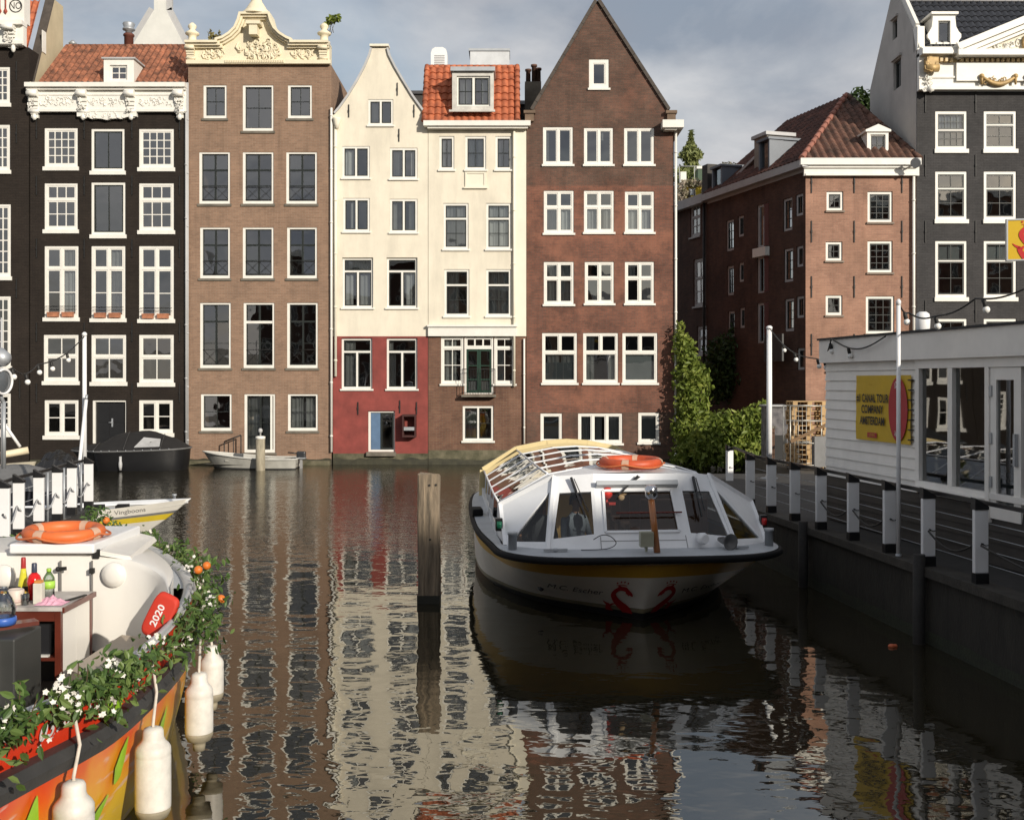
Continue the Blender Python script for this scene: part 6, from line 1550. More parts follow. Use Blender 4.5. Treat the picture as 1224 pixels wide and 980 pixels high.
def uvpanel(mb, Q, holes, th, mi=0):
    """a flat or slightly warped four-cornered panel (a,b,c,d counter-clockwise) with holes given in its own 0..1 coordinates"""
    a, b, c, d = [Vector(q) for q in Q]
    f = lambda u, v: a * (1 - u) * (1 - v) + b * u * (1 - v) + c * u * v + d * (1 - u) * v
    n = (b - a).cross(d - a).normalized()
    loops = [[(0, 0), (1, 0), (1, 1), (0, 1)]] + [list(h)[::-1] for h in holes]
    flat = [p for l in loops for p in l]
    tr = tessellate_polygon([[Vector((p[0], p[1], 0)) for p in l] for l in loops])
    fr = [f(*p) for p in flat]; bk = [p - n * th for p in fr]; fs = []
    for t in tr:
        x, y, z = [fr[i] for i in t]; fs.append(tuple(t) if (y - x).cross(z - x).dot(n) > 0 else tuple(t)[::-1])
    mb.add(fr, fs, mi); mb.add(bk, [q[::-1] for q in fs], mi); o = 0
    for l in loops:
        k = len(l)
        for i in range(k):
            j = (i + 1) % k; mb.quad(fr[o + i], fr[o + j], bk[o + j], bk[o + i], mi)
        o += k
    return f, n

def torus(c, R_, r, n=28, m=10, nrm=(0, 0, 1), mb=None, mi=None):
    mb = mb or MB(); w = Vector(nrm).normalized(); u = w.orthogonal().normalized(); v = w.cross(u); c = Vector(c); rows = []
    for i in range(n):
        a = 2 * math.pi * i / n; e = u * math.cos(a) + v * math.sin(a)
        rows.append([c + e * (R_ + r * math.cos(2 * math.pi * j / m)) + w * (r * 1.0 * math.sin(2 * math.pi * j / m)) for j in range(m)])
    rows.append(rows[0])
    mb.grid(rows, mi if mi is not None else 0, True, closed=True)
    return mb
def lifebuoy(name, label, c, R_, r, nrm, col=('lifebuoy_orange', (.72, .155, .035))):
    h = thing(name, label, 'lifebuoy', c)
    torus(c, R_, r, nrm=nrm).build('ring', mat(col[0], col[1], .5, .2, 5., stain=.3), h)
    w = Vector(nrm).normalized(); u = w.orthogonal().normalized(); v = w.cross(u); c = Vector(c)
    for k in range(4):
        a = math.pi / 2 * k + .5; e = u * math.cos(a) + v * math.sin(a); t = w.cross(e); mb = MB(); rows = []
        for s in (-.045, -.015, .015, .045):
            e2 = u * math.cos(a + s / R_) + v * math.sin(a + s / R_)
            rows.append([c + e2 * (R_ + (r + .004) * math.cos(q / 10 * 6.283)) + w * (r + .004) * math.sin(q / 10 * 6.283) for q in range(10)])
        mb.grid(rows, 0, True, closed=True); mb.build('reflective_band', mat('silver_band', (.60, .38, .26), .4, .12, 6.), h)
    mb = MB(); pts = []
    for k in range(48):
        a = 2 * math.pi * k / 48; e = u * math.cos(a) + v * math.sin(a); sag = abs(math.sin(2 * (a - .5))); pts.append(c + e * (R_ + r + .012 + .03 * sag) - Vector((0, 0, .045 * sag)) + w * .01)
    mb.tube(pts, .011, 6, closed=True); mb.build('grab_line', mat('orange_rope', (.60, .16, .05), .8, .15, 8.), h)
    return h

def person(name, label, base, face, shirt, hair, seated=True, lean=0.):
    """one continuous seated body grown over a skeleton; base: seat point, face: horizontal direction"""
    f = Vector((face[0], face[1], 0)).normalized(); s = Vector((-f.y, f.x, 0)); b = Vector(base); up = Vector((0, 0, 1))
    J = [('pelvis', b + up * .10, .14, None), ('waist', b + up * .28 + f * .02, .13, 0), ('chest', b + up * .46 + f * (.03 + lean), .155, 1), ('neck0', b + up * .60 + f * (.03 + lean), .075, 2), ('neck', b + up * .66 + f * (.05 + lean), .055, 3)]
    idx = {j[0]: i for i, j in enumerate(J)}
    def addj(n, p, r, par): J.append((n, p, r, idx[par])); idx[n] = len(J) - 1
    for sg in (-1, 1):
        k = str(sg); addj('sh' + k, b + up * .54 + s * .19 * sg + f * (.02 + lean), .065, 'chest'); addj('el' + k, b + up * .28 + s * .25 * sg + f * (.08 + lean), .048, 'sh' + k); addj('wr' + k, b + up * .22 + s * .16 * sg + f * (.30 + lean), .034, 'el' + k); addj('ha' + k, b + up * .22 + s * .13 * sg + f * (.38 + lean), .034, 'wr' + k)
        addj('hip' + k, b + up * .08 + s * .10 * sg + f * .08, .095, 'pelvis'); addj('kn' + k, b + up * .08 + s * .13 * sg + f * .46, .068, 'hip' + k); addj('an' + k, b + up * -.34 + s * .13 * sg + f * .44, .045, 'kn' + k); addj('to' + k, b + up * -.40 + s * .14 * sg + f * .60, .04, 'an' + k)
    h = thing(name, label, 'person', b)
    me = bpy.data.meshes.new('body'); me.from_pydata([tuple(j[1]) for j in J], [(j[3], i) for i, j in enumerate(J) if j[3] is not None], [])
    o = bpy.data.objects.new('body', me); COL.objects.link(o)
    md = o.modifiers.new('skin', 'SKIN'); 
    for i, j in enumerate(J): me.skin_vertices[0].data[i].radius = (j[2], j[2] * .92)
    me.skin_vertices[0].data[0].use_root = True
    sub = o.modifiers.new('smooth', 'SUBSURF'); sub.levels = 2; sub.render_levels = 2
    me.materials.append(mat(shirt[0], shirt[1], .85, .15, 6.)); put(o, h)
    hd = b + up * .80 + f * (.07 + lean); mb = MB(); rows = []
    for i in range(13):
        th = math.pi * i / 12; z = -math.cos(th) * .125; rr = max(.004, math.sin(th)); row = []
        for k in range(16):
            a = k / 16 * 6.283; fx = math.cos(a); sx = math.sin(a)
            front = .098 * rr * (1 - .12 * (z < -.04)); e = f * fx * front + s * sx * .076 * rr * (1 - .18 * max(0, -z / .125))
            if fx > .93 and -.05 < z < .02: e += f * .022            # nose
            if fx > .8 and .0 < z < .045 and abs(sx) > .3: e -= f * .008   # eye sockets
            row.append(hd + e + up * z)
        rows.append(row)
    mb.grid(rows, 0, True, closed=True); mb.tube([hd - up * .17 - f * .02, hd - up * .08 - f * .01], .05, 10)
    for sg in (-1, 1): mb.ball(hd + s * .078 * sg - f * .005, .012, .022, .03, 8, 5)
    mb.build('head', mat('skin', (.42, .24, .16), .6, .08), h)
    mb = MB(); rows = []
    for i in range(6, 13):
        th = math.pi * i / 12; z = -math.cos(th) * .138; rr = max(.004, math.sin(th)); rows.append([hd + f * ((math.cos(k / 16 * 6.283) * .106 - .018) * rr) + s * (math.sin(k / 16 * 6.283) * .088 * rr) + up * (z - (.06 if math.cos(k / 16 * 6.283) < -.2 and i == 6 else -.035 if i == 6 and math.cos(k / 16 * 6.283) > .3 else 0)) for k in range(16)])
    mb.grid(rows, 0, True, closed=True); mb.build('hair', mat(hair[0], hair[1], .7, .2, 8.), h)
    return h

# ------------------------------------------------------------------ the glass roofed tour boat
hullwhite = mat('hull_white', (.80, .77, .70), .35, .08, 1.5, stain=.3)
ochre = mat('hull_ochre', (.62, .36, .03), .4, .12, 2., stain=.25)
rubber = mat('black_rubber', (.006, .006, .007), .75, .25, 5., spec=.2)
boatwhite = mat('boat_white', (.85, .86, .87), .35, .07, 1.5, stain=.3)
deckgrey = mat('boat_deck_grey', (.42, .44, .46), .6, .12, 3., stain=.25)
creamf = mat('cream_frame', (.72, .58, .30), .45, .08, 2., stain=.15)
def tour_boat():
    D = [(0, 0), (0, .6), (.05, 1.2), (.25, 1.63), (.7, 1.93), (1.5, 2.01), (3, 2.10), (5, 2.06), (7, 1.95), (8.5, 1.75), (9.3, 1.3), (9.5, .6), (9.5, 0)]
    Wt = [(.72, 0), (.98, .22), (1.32, .55), (1.75, .95), (2.3, 1.35), (3.0, 1.68), (4, 1.95), (5.5, 1.98), (7, 1.85), (8.3, 1.6), (8.9, 1.1), (9.1, .5), (9.1, 0)]
    H = Hull((1.87, 14.3), (-.10, 1), D, Wt, 1.0, 1.05)
    h = thing('tour_boat', 'white glass roofed canal tour boat with ochre stripe and two red dragons on its bow', 'tour boat', H.loc(4.5, 0, 0))
    hl = H.build([(-.4, 0), (.10, 0), (.105, 3), (.17, 3), (.175, 1), (.3, 1), (.5, 1), (.66, 1), (.665, 2), (.86, 2), (.865, 1), (.98, 1)], [blackp, hullwhite, ochre, mat('waterline_scum', (.30, .26, .17), .6, .4, 4.)], h)
    mb = MB(); mb.tube(H.edge(-.06, .02), .047, 8); mb.build('rubbing_strake', rubber, hl)
    mb = MB(); pl2 = lambda ox, sg: (lambda x, y: H.on(ox + x, .33 + y, .012))
    red = mat('dragon_red', (.42, .012, .016), .4, .08)
    for sg in (-1, 1):
        mb = MB(); ox = sg * .33
        dragon(lambda x, y, ox=ox: H.on(ox + x * .8, max(.02, .28 + y), .012), .48, mb, flip=-sg); mb.build('dragon_emblem', red, hl)
    text_on('M.C. Escher', .125, lambda x, y: H.on(-.90 + x, .40 + y - x * .03, .012), mat('hull_lettering', (.09, .09, .09), .6), hl, sx=1.15)
    text_on('M.C. Escher', .125, lambda x, y: H.on(.90 + x, .40 + y + x * .03, .012), MATS['hull_lettering'], hl, sx=1.15)
    # deck between the rubbing strake and the cabin
    n = len(H.D)
    Cb = smooth_path([Vector(p) for p in [(.55, 0), (.55, .4), (.57, .9), (.65, 1.33), (1.05, 1.86), (1.6, 1.9), (3, 1.88), (5, 1.8), (7.7, 1.69), (7.9, 1.6), (7.95, 1.2), (7.95, .6), (7.95, 0)]], 5)
    rows = []
    for (P, z, k) in ((H.D, .99, 1.), (Cb, 1.01, 1.)):
        rows.append([H.loc(P[i].x, -P[i].y, z) for i in range(n - 1, 0, -1)] + [H.loc(P[i].x, P[i].y, z) for i in range(n)])
    mb = MB(); mb.grid(rows, 0, False); rows2 = [rows[1], [Vector((p.x, p.y, .92)) for p in rows[1]]]; mb.grid(rows2, 0, False); dk = mb.build('deck', deckgrey, h)
    mb = MB(); mb.poly([H.loc(l, w, .52) for l, w in ((2.1, -1.25), (3.2, -1.66), (7.8, -1.6), (7.8, 1.6), (3.2, 1.66), (2.1, 1.25))]); mb.build('cabin_floor', mat('cabin_floor', (.12, .09, .07), .7), h)
    # --- cabin front
    lo = H.loc
    b = {k: lo(*v, 1.012) for k, v in {'0': (.55, .64), '1': (.66, 1.32), '2': (1.05, 1.86)}.items()}
    def pt(k, sg):
        l, w, z = {'b0': (.55, .64, 1.0), 'b1': (.66, 1.32, 1.0), 'b2': (1.05, 1.87, 1.0), 't0': (1.22, .60, 1.98), 't1': (1.42, 1.13, 1.93), 'e2': (1.75, 1.88, 1.50)}[k]; return lo(l, sg * w, z)
    cab = []
    mb = MB(); Q = [pt('b0', -1), pt('b0', 1), pt('t0', 1), pt('t0', -1)]; hole = [(.09, .22), (.91, .22), (.90, .76), (.10, .76)]
    f, nrm = uvpanel(mb, Q, [hole], .05); fr = mb.build('cabin_front', boatwhite, h)
    mb = MB(); mb.quad(*[f(*p) - nrm * .02 for p in hole]); mb.build('windscreen', glassd, fr)
    mb = MB()
    for (p, q) in zip(hole, hole[1:] + hole[:1]): mb.bar(f(*p) + nrm * .012, f(*q) + nrm * .012, .035, .03, up=nrm)
    mb.build('window_trim', boatwhite, fr)
    mb = MB()
    for u in (.03, .97, .5): mb.bar(f(u, .01) + nrm * .003, f(u, .17) + nrm * .003, .008, .006, up=nrm)
    for v in (.11,): mb.bar(f(.03, v) + nrm * .003, f(.97, v) + nrm * .003, .006, .006, up=nrm)
    mb.build('panel_seam', mat('panel_seam_grey', (.22, .22, .22), .7), fr)
    mb = MB(); mb.bar(f(.02, .83) + nrm * .05, f(.98, .83) + nrm * .05, .07, .10, up=nrm); mb.build('visor', deckgrey, fr)
    def wiper(f, nrm, p, q, par, two=False):
        m_ = MB(); a_, b_ = f(*p) + nrm * .05, f(*q) + nrm * .035; m_.bar(a_, b_, .022, .016, up=nrm); 
        if two: m_.bar(a_ + Vector((.035, 0, 0)), b_ + Vector((.05, 0, .06)), .012, .012, up=nrm)
        m_.bar(a_ - (b_ - a_) * .03, a_ + (b_ - a_) * .35, .035, .03, up=nrm); d = (b_ - a_) * .42; mid = b_; m_.bar(mid - d * .9, mid + d * .1, .018, .03, up=nrm); m_.build('wiper', blackp, par)
    wiper(f, nrm, (.52, .93), (.28, .70), fr, True)
    for sg in (-1, 1):
        Q = [pt('b1', -1), pt('b0', -1), pt('t0', -1), pt('t1', -1)] if sg < 0 else [pt('b0', 1), pt('b1', 1), pt('t1', 1), pt('t0', 1)]
        hole = [(.09, .14), (.93, .20), (.92, .76), (.16, .76)] if sg < 0 else [(.07, .20), (.91, .14), (.84, .76), (.08, .76)]
        mb = MB(); f, nrm = uvpanel(mb, Q, [hole], .05); fs = mb.build('cabin_side_front', boatwhite, h)
        mb = MB(); mb.quad(*[f(*p) - nrm * .02 for p in hole]); mb.build('windscreen', glassd, fs)
        wiper(f, nrm, (.45, .92), (.75 if sg < 0 else .40, .42), fs, True)
        Q = [pt('b2', -1), pt('b1', -1), pt('t1', -1), pt('e2', -1)] if sg < 0 else [pt('b1', 1), pt('b2', 1), pt('e2', 1), pt('t1', 1)]
        hole = [(.16, .10), (.93, .10), (.93, .80)] if sg < 0 else [(.07, .10), (.84, .10), (.07, .80)]
        mb = MB(); f, nrm = uvpanel(mb, Q, [hole], .05); fo = mb.build('cabin_corner', boatwhite, h)
        mb = MB(); mb.add([f(*p) - nrm * .02 for p in hole], [(0, 1, 2)]); mb.build('corner_pane', glassd, fo)
        mb = MB(); mb.bar(pt('b1', sg) + Vector((0, -.01, 0)), pt('t1', sg) + Vector((0, -.01, 0)), .05, .04); mb.bar(pt('t1', sg), pt('e2', sg), .06, .06); mb.bar(pt('e2', sg), pt('b2', sg), .05, .05); mb.build('corner_post', boatwhite, fo)
        # navigation lamp
        m_ = MB(); c = lo(1.35, sg * 1.93, 1.26); m_.obox(c, (H.r, H.a, (0, 0, 1)), .05, .05, .09); nl = m_.build('lamp_housing', blackp, h, bevel=.01); m_ = MB(); m_.lathe([(.035, -.05), (.04, 0), (.035, .05)], c - H.a * .05, 10); m_.build('lens', mat('green_lens', (.02, .25, .12), .2) if sg < 0 else mat('red_lens', (.5, .02, .02), .2), nl)
        m_ = MB(); c = lo(.72, sg * 1.80, 1.0); m_.lathe([(.06, 0), (.06, .20), (.07, .20), (.07, .24)], c, 10); m_.build('bollard', zinc, h)
        m_ = MB(); c = lo(.42, sg * 1.25, 1.03); m_.bar(c - H.r * .16, c + H.r * .16, .04, .03); m_.lathe([(.03, -.02), (.03, .02)], c, 8); m_.build('cleat', zinc, h)
    # solid front of the roof
    prof = lambda l: [(k * interp([(1.4, 1.90), (3, 1.88), (5, 1.80), (7.7, 1.69)], l), z) for k, z in ((1.0, 1.0), (.99, 1.49), (.60, 1.90), (.24, 2.02), (0, 2.045))]
    def section(l, keys=range(5)):
        p = prof(l); L_ = [lo(l, -p[k][0], p[k][1]) for k in keys]; R__ = [lo(l, p[k][0], p[k][1]) for k in reversed(list(keys)) if k != 4]; return L_ + R__
    s2 = section(2.1, range(1, 5)); s1 = [pt('e2', -1), pt('t1', -1), pt('t0', -1)]; top = lo(1.25, 0, 2.0); s1 = s1 + [top] + [pt('t0', 1), pt('t1', 1), pt('e2', 1)]
    mb = MB(); mb.grid([s1, s2], 0, False); mb.grid([[p - Vector((0, 0, .05)) for p in s1], [p - Vector((0, 0, .05)) for p in s2]], 0, False)
    for sg in (-1, 1): P4 = [pt('b2', sg), lo(2.1, sg * prof(2.1)[0][0], 1.0), lo(2.1, sg * prof(2.1)[1][0], 1.49), pt('e2', sg)]; mb.quad(*P4)
    mb.build('roof_front', boatwhite, h)
    # glazed roof
    st = [2.1, 3.22, 4.34, 5.46, 6.58, 7.7]
    rfm = MB()
    for i, l in enumerate(st):
        s = section(l); 
        if i < len(st) - 1: rfm.tube(s, .015, 6)
    for k in (1, 2):
        for sg in (-1, 1): rfm.tube([lo(l, sg * prof(l)[k][0], prof(l)[k][1] + .01) for l in st], .016, 6)
    rf = rfm.build('roof_frame', boatwhite, h)
    for i in range(len(st) - 1):
        A, B_ = section(st[i]), section(st[i + 1]); 
        mb = MB()
        for k in range(1, len(A) - 2): mb.quad(A[k], A[k + 1], B_[k + 1], B_[k])
        mb.build('roof_glass', glassr, rf)
        for sg in (-1, 1):
            a0, a1, b0, b1 = lo(st[i], sg * prof(st[i])[0][0], 1.15), lo(st[i], sg * prof(st[i])[1][0], 1.47), lo(st[i + 1], sg * prof(st[i + 1])[0][0], 1.15), lo(st[i + 1], sg * prof(st[i + 1])[1][0], 1.47)
            mb = MB(); mb.quad(a0, a1, b1, b0); mb.build('side_glass', glassd, rf)
    for sg in (-1, 1): mb = MB(); mb.bar(lo(2.1, sg * 1.89, 1.08), lo(7.7, sg * 1.69, 1.08), .05, .15); mb.build('side_panel', boatwhite, h)
    s = section(7.75); mb = MB(); 
    for p, q in zip(s, s[1:]): mb.bar(p, q + (q - p).normalized() * .02, .16, .10, up=H.a)
    mb.build('rear_arch', creamf, h)
    mb = MB(); q = lo(7.72, 0, 0); mb.box(q.x - .55, q.x + .55, q.y - .03, q.y + .03, 1.72, 1.93); mb.build('arch_board', creamf, h)
    # seats and tables under the glass
    seatm = mat('brown_seat', (.20, .095, .05), .6, .2, 4.); tabm = mat('pale_table', (.62, .62, .6), .4, .1)
    for i in range(6):
        for sg in (-1, 1):
            l = 2.9 + i * .82; se = bpy.data.objects.new('bench', None); 
            mb = MB(); 
            for (c, hx, hy, hz) in ((lo(l, sg * 1.05, .80), .55, .20, .05), (lo(l + .22, sg * 1.05, 1.10), .55, .05, .30)): mb.obox(c, (H.r, H.a, (0, 0, 1)), hx, hy, hz)
            mb.obox(lo(l, sg * 1.05, .55), (H.r, H.a, (0, 0, 1)), .5, .16, .20); mb.build('bench', seatm, h, bevel=.02)
            mb = MB(); mb.obox(lo(l + .52, sg * 1.12, 1.16), (H.r, H.a, (0, 0, 1)), .42, .16, .02); mb.obox(lo(l + .52, sg * 1.12, .75), (H.r, H.a, (0, 0, 1)), .04, .04, .39); mb.build('table', tabm, h)
    # wheelhouse: partition, wheel, ornaments
    mb = MB(); mb.obox(lo(2.62, -.66, 1.22), (H.r, H.a, (0, 0, 1)), .42, .006, .50); mb.build('yellow_blind', leaf_mat('warm_yellow_blind', (.93, .72, .34), (.93, .72, .34), (.94, .74, .36), .6, .75), h)
    mb = MB(); mb.obox(lo(1.05, .1, 1.02), (H.r, H.a, (0, 0, 1)), .55, .22, .10); mb.obox(lo(1.05, .1, .88), (H.r, H.a, (0, 0, 1)), .5, .15, .06); mb.build('dashboard', mat('brown_dash', (.07, .05, .045), .6), h)
    mb = MB(); c = lo(1.12, -.42, 1.72); mb.ball(c, .085, .085, .10); mb.lathe([(.03, .09), (.03, .14)], c, 8)
    for k in range(5): mb.tube([c - Vector((0, 0, .09)), c - Vector((.04 - .02 * k, 0, .22))], .008, 5)
    mb.build('red_lantern', mat('lantern_red', (.6, .03, .02), .5), h)
    mb = MB(); c = lo(1.14, -.18, 1.74)
    for dx, dz, r in ((0, 0, .07), (.05, .05, .05), (-.03, -.09, .05), (.09, .03, .035)): mb.ball(c + Vector((dx, 0, dz)), r, r * .6, r)
    mb.build('straw_ornament', mat('straw', (.55, .38, .22), .8), h)
    mb = MB(); mb.obox(lo(1.5, -.28, 1.72), (H.r, H.a, (0, 0, 1)), .06, .01, .22); mb.build('red_pennant', mat('lantern_red', (0, 0, 0)), h)
    mb = MB(); mb.tube([lo(.8, -.35, 1.47), lo(.8, .58, 1.47)], .012, 6); mb.build('grab_rail', mat('dark_red_rail', (.16, .03, .02), .5), h)
    # the things on the fore deck
    mb = MB(); a_, b_ = lo(.25, .10, 1.0), lo(.36, .04, 1.72); mb.tube([a_, b_], .045, 8); sp = mb.build('flagstaff_foot', mat('varnished_wood', (.36, .13, .035), .35, .25, 4., coat=.3), h)
    mb = MB(); mb.lathe([(.05, -.02), (.085, .02), (.085, .14), (.06, .17)], b_, 12); mb.build('steel_cap', mat('polished_steel', (.6, .6, .62), .15, metal=1.), sp)
    mb = MB(); c = lo(.20, -.06, 1.02); mb.lathe([(.02, 0), (.02, .08)], c, 8); mb.obox(c + Vector((0, 0, .17)), (H.r, H.a, (0, 0, 1)), .09, .06, .10); mb.build('deck_lamp', mat('lamp_khaki', (.34, .34, .26), .35), h, bevel=.02)
    mb = MB(); c = lo(.42, 1.12, 1.11); d = (-H.a * .9 + H.r * .25).normalized(); mb.lathe([(.03, -.22), (.05, -.12), (.06, -.02), (.10, .05), (.115, .07), (.10, .071), (.03, -.02)], c, 16, axis=d); mb.build('horn', mat('grey_horn', (.12, .12, .12), .4), h)
    mb = MB(); c = lo(.50, .80, 1.14); mb.lathe([(.07, -.1), (.085, 0), (.06, .06)], c, 12, axis=d); mb.build('searchlight', boatwhite, h)
    mb = MB(); mb.tube(smooth_path([lo(.5, -.72, 1.15), lo(.42, -.62, 1.22), lo(.42, -.5, 1.2), lo(.45, -.42, 1.10), lo(.45, -.55, 1.03), lo(.45, -.9, 1.02)], 5), .006, 6); mb.build('deck_cable', rubber, h)
    mb = MB(); c = lo(4.6, -2.02, 1.06); mb.obox(c, (H.r, H.a, (0, 0, 1)), .09, .22, .06); mb.build('mooring_gear', rubber, h, bevel=.03)
    lifebuoy('lifebuoy', 'orange lifebuoy lying on the white roof of the tour boat', lo(1.72, .05, 2.10), .40, .072, (0, -.03, 1), ('shade_toned_red_orange', (.55, .085, .025)))  # ring coloured darker to stand for the partial shade on it
    # two people at the wheel
    person('person', 'person in a grey blue jacket with dark hair sitting behind the boat windscreen', lo(1.75, -.80, .74), (.6, -.8), ('grey_blue_jacket', (.16, .19, .23)), ('black_hair', (.012, .01, .01)))
    person('person', 'person in dark clothes sitting behind the triangular corner pane of the boat', lo(2.05, -1.30, .70), (.3, -.9), ('dark_jacket', (.045, .05, .06)), ('brown_hair', (.09, .05, .03)), lean=.05)
    return H
TB = tour_boat()
# ------------------------------------------------------------------ the bow of the yellow striped boat beyond the left jetty
def yellow_boat():
    ax = Vector((-.975, -.20, 0)).normalized()
    D = [(0, 0), (.25, .16), (.8, .46), (1.8, .85), (3., 1.0), (4, 1.05), (5, 1.05), (6.5, 1.0), (6.6, .5), (6.6, 0)]
    Wt = [(1.05, 0), (1.25, .10), (1.8, .38), (2.6, .72), (3.6, .85), (4.3, .92), (5.1, .92), (6.3, .85), (6.4, .4), (6.4, 0)]
    zd = lambda l: .56 + .20 * max(0, 1 - l / 3.5) ** 1.3
    H = Hull((-6.93, 23.5), ax, D, Wt, zd, .8)
    h = thing('tour_boat', 'white and yellow open tour boat, only its pointed bow showing beyond the left jetty', 'tour boat', H.loc(5, 0, 0))
    hl = H.build([(-.4, 0), (.1, 0), (.105, 1), (.42, 1), (.425, 2), (.60, 2), (.605, 3), (.68, 3), (.685, 1), (1., 1)], [blackp, hullwhite, mat('hull_yellow', (.74, .55, .04), .4, .1, 2., stain=.25), mat('grey_strake', (.2, .2, .2), .5)], h)
    n = len(H.D); E = H.edge(0, 0); E2 = H.edge(-.04, -.10)
    mb = MB(); mb.grid([E, E2], 0, False); mb.grid([E2, [p - Vector((0, 0, .05)) for p in E2]], 0, False); mb.build('gunwale', boatwhite, h)
    mb = MB(); mb.poly([H.loc(p.x + .1, -p.y * .93, zd(p.x) - .12) for p in H.D[::-1]] + [H.loc(p.x + .1, p.y * .93, zd(p.x) - .12) for p in H.D[1:]]); mb.build('fore_deck', deckgrey, h)
    # name on the side that faces the water
    text_on('P. Vingboons', .14, lambda x, y: H.loc(*_side(H, 1.25 - x * 1.0, .84 + y / zd(1.2))), mat('faded_lettering', (.22, .21, .2), .6), hl, sx=1.0)
    m_ = MB(); c = H.loc(.35, 0, zd(0)); m_.lathe([(.03, 0), (.03, .06), (.05, .07), (.05, .1)], c, 8); m_.build('bow_cleat', zinc, h)
    m_ = MB(); 
    for k in range(3): m_.obox(H.loc(1.4 + k * .5, -.1, zd(1.4) - .05), (H.r, H.a, (0, 0, 1)), .2, .12, .05)
    m_.build('bench_edge', rubber, h)
def _side(H, l, zf):
    """side facing right of the travel-away direction: the skin at distance l from the bow, height fraction zf"""
    sg = SIDE_SIGN
    n = len(H.D); best = None
    for i in range(n - 1):
        z = zf * H.zdk(i); a = H.lw(i, z); b = H.lw(i + 1, zf * H.zdk(i + 1))
        if a.x <= l <= b.x:
            t = (l - a.x) / max(b.x - a.x, 1e-6); return (l, sg * (lerp(a.y, b.y, t) + .012), lerp(z, zf * H.zdk(i + 1), t))
    return (l, sg * 1, zf)
SIDE_SIGN = -1
yellow_boat()

# ------------------------------------------------------------------ small boats along the houses
def covered_boat():
    Y = 40.6; x1 = at(227, 0, Y).x; x0 = at(86, 0, Y).x; Ln = x1 - x0
    D = [(0, 0), (.12, .5), (.5, .85), (1.5, 1.05), (3, 1.05), (Ln - 1, .85), (Ln - .3, .4), (Ln, 0)]
    Wt = [(.10, 0), (.2, .45), (.6, .78), (1.5, .95), (3, .95), (Ln - 1.4, .7), (Ln - .9, .3), (Ln - .7, 0)]
    H = Hull((x1, Y), (-1, 0), D, Wt, lambda l: .72 + .1 * (1 - l / Ln) ** 2, .7)
    h = thing('covered_boat', 'black sloop under a tight black cover with one clear window, below the black house', 'boat', H.loc(Ln / 2, 0, 0))
    bk = mat('black_hull', (.006, .006, .007), .45, .3, 3.); 
    hl = H.build([(-.3, 0), (.0, 0), (.5, 0), (1., 0)], [bk], h)
    mb = MB(); mb.tube(H.edge(-.02, .02), .035, 6); mb.build('gunwale', mat('dark_grey_trim', (.13, .13, .13), .5), hl)
    text_on('sloep', .16, lambda x, y: H.loc(.65 - x, .87, .36 + y), mat('pale_lettering', (.5, .5, .5), .5), hl) if False else None
    cv = mat('black_canvas', (.011, .010, .010), .8, .3, 3., bump=.3, bscale=12); ridge = [(0, .02), (.5, .32), (1.2, .60), (1.6, .66), (2.6, .60), (Ln - 1.2, .26), (Ln, .05)]
    rows = []; n = len(H.D)
    for i in range(n):
        p = H.D[i]; z0 = H.zdk(i) + .02; zr = z0 + interp(ridge, p.x); row = []
        for k in range(13):
            s = -1 + k / 6; q = abs(s); row.append(H.loc(p.x, s * max(p.y, .01), lerp(zr, z0, q ** 1.2) + .015 * math.sin(p.x * 5 + q * 4) * (1 - q)))
        rows.append(row)
    mb = MB(); mb.grid(rows, 0, True); c = mb.build('cover', cv, h)
    def cs(l, s):
        i = min(range(n), key=lambda i: abs(H.D[i].x - l)); w = interp(sorted((p.x, p.y) for p in H.D[:-1]), l); z0 = H.zdk(i) + .02; zr = z0 + interp(ridge, l)
        return H.loc(l, s * w, lerp(zr, z0, abs(s) ** 1.2) + .03) + Vector((0, -.03, 0))
    mb = MB(); mb.add([cs(.95, -.42), cs(.85, -.90), cs(1.75, -.92), cs(1.55, -.45)], [(0, 1, 2, 3)]); mb.build('clear_window', mat('foggy_plastic', (.42, .42, .42), .3, .15), c)
    mb = MB()
    for x in (.8, 2.1, 3.2): mb.tube([cs(x + .12 * q / 6, -1 + q / 6) for q in range(7)], .014, 5)
    mb.build('seam', mat('cover_seam', (.05, .05, .05), .7), c)
    mb = MB()
    for k in range(12): mb.ball(cs(.5 + k * .30, -1.0) + Vector((0, -.03, -.04)), .024, n=6, m=4)
    mb.build('cover_stud', zinc, c)
    mb = MB(); q = H.loc(2.2, -1.1, .55); mb.tube([q, q + Vector((0, 0, -.5))], .05, 8); mb.ball(q + Vector((0, 0, -.3)), .07, .07, .2); mb.build('fender', greyp, h)
covered_boat()

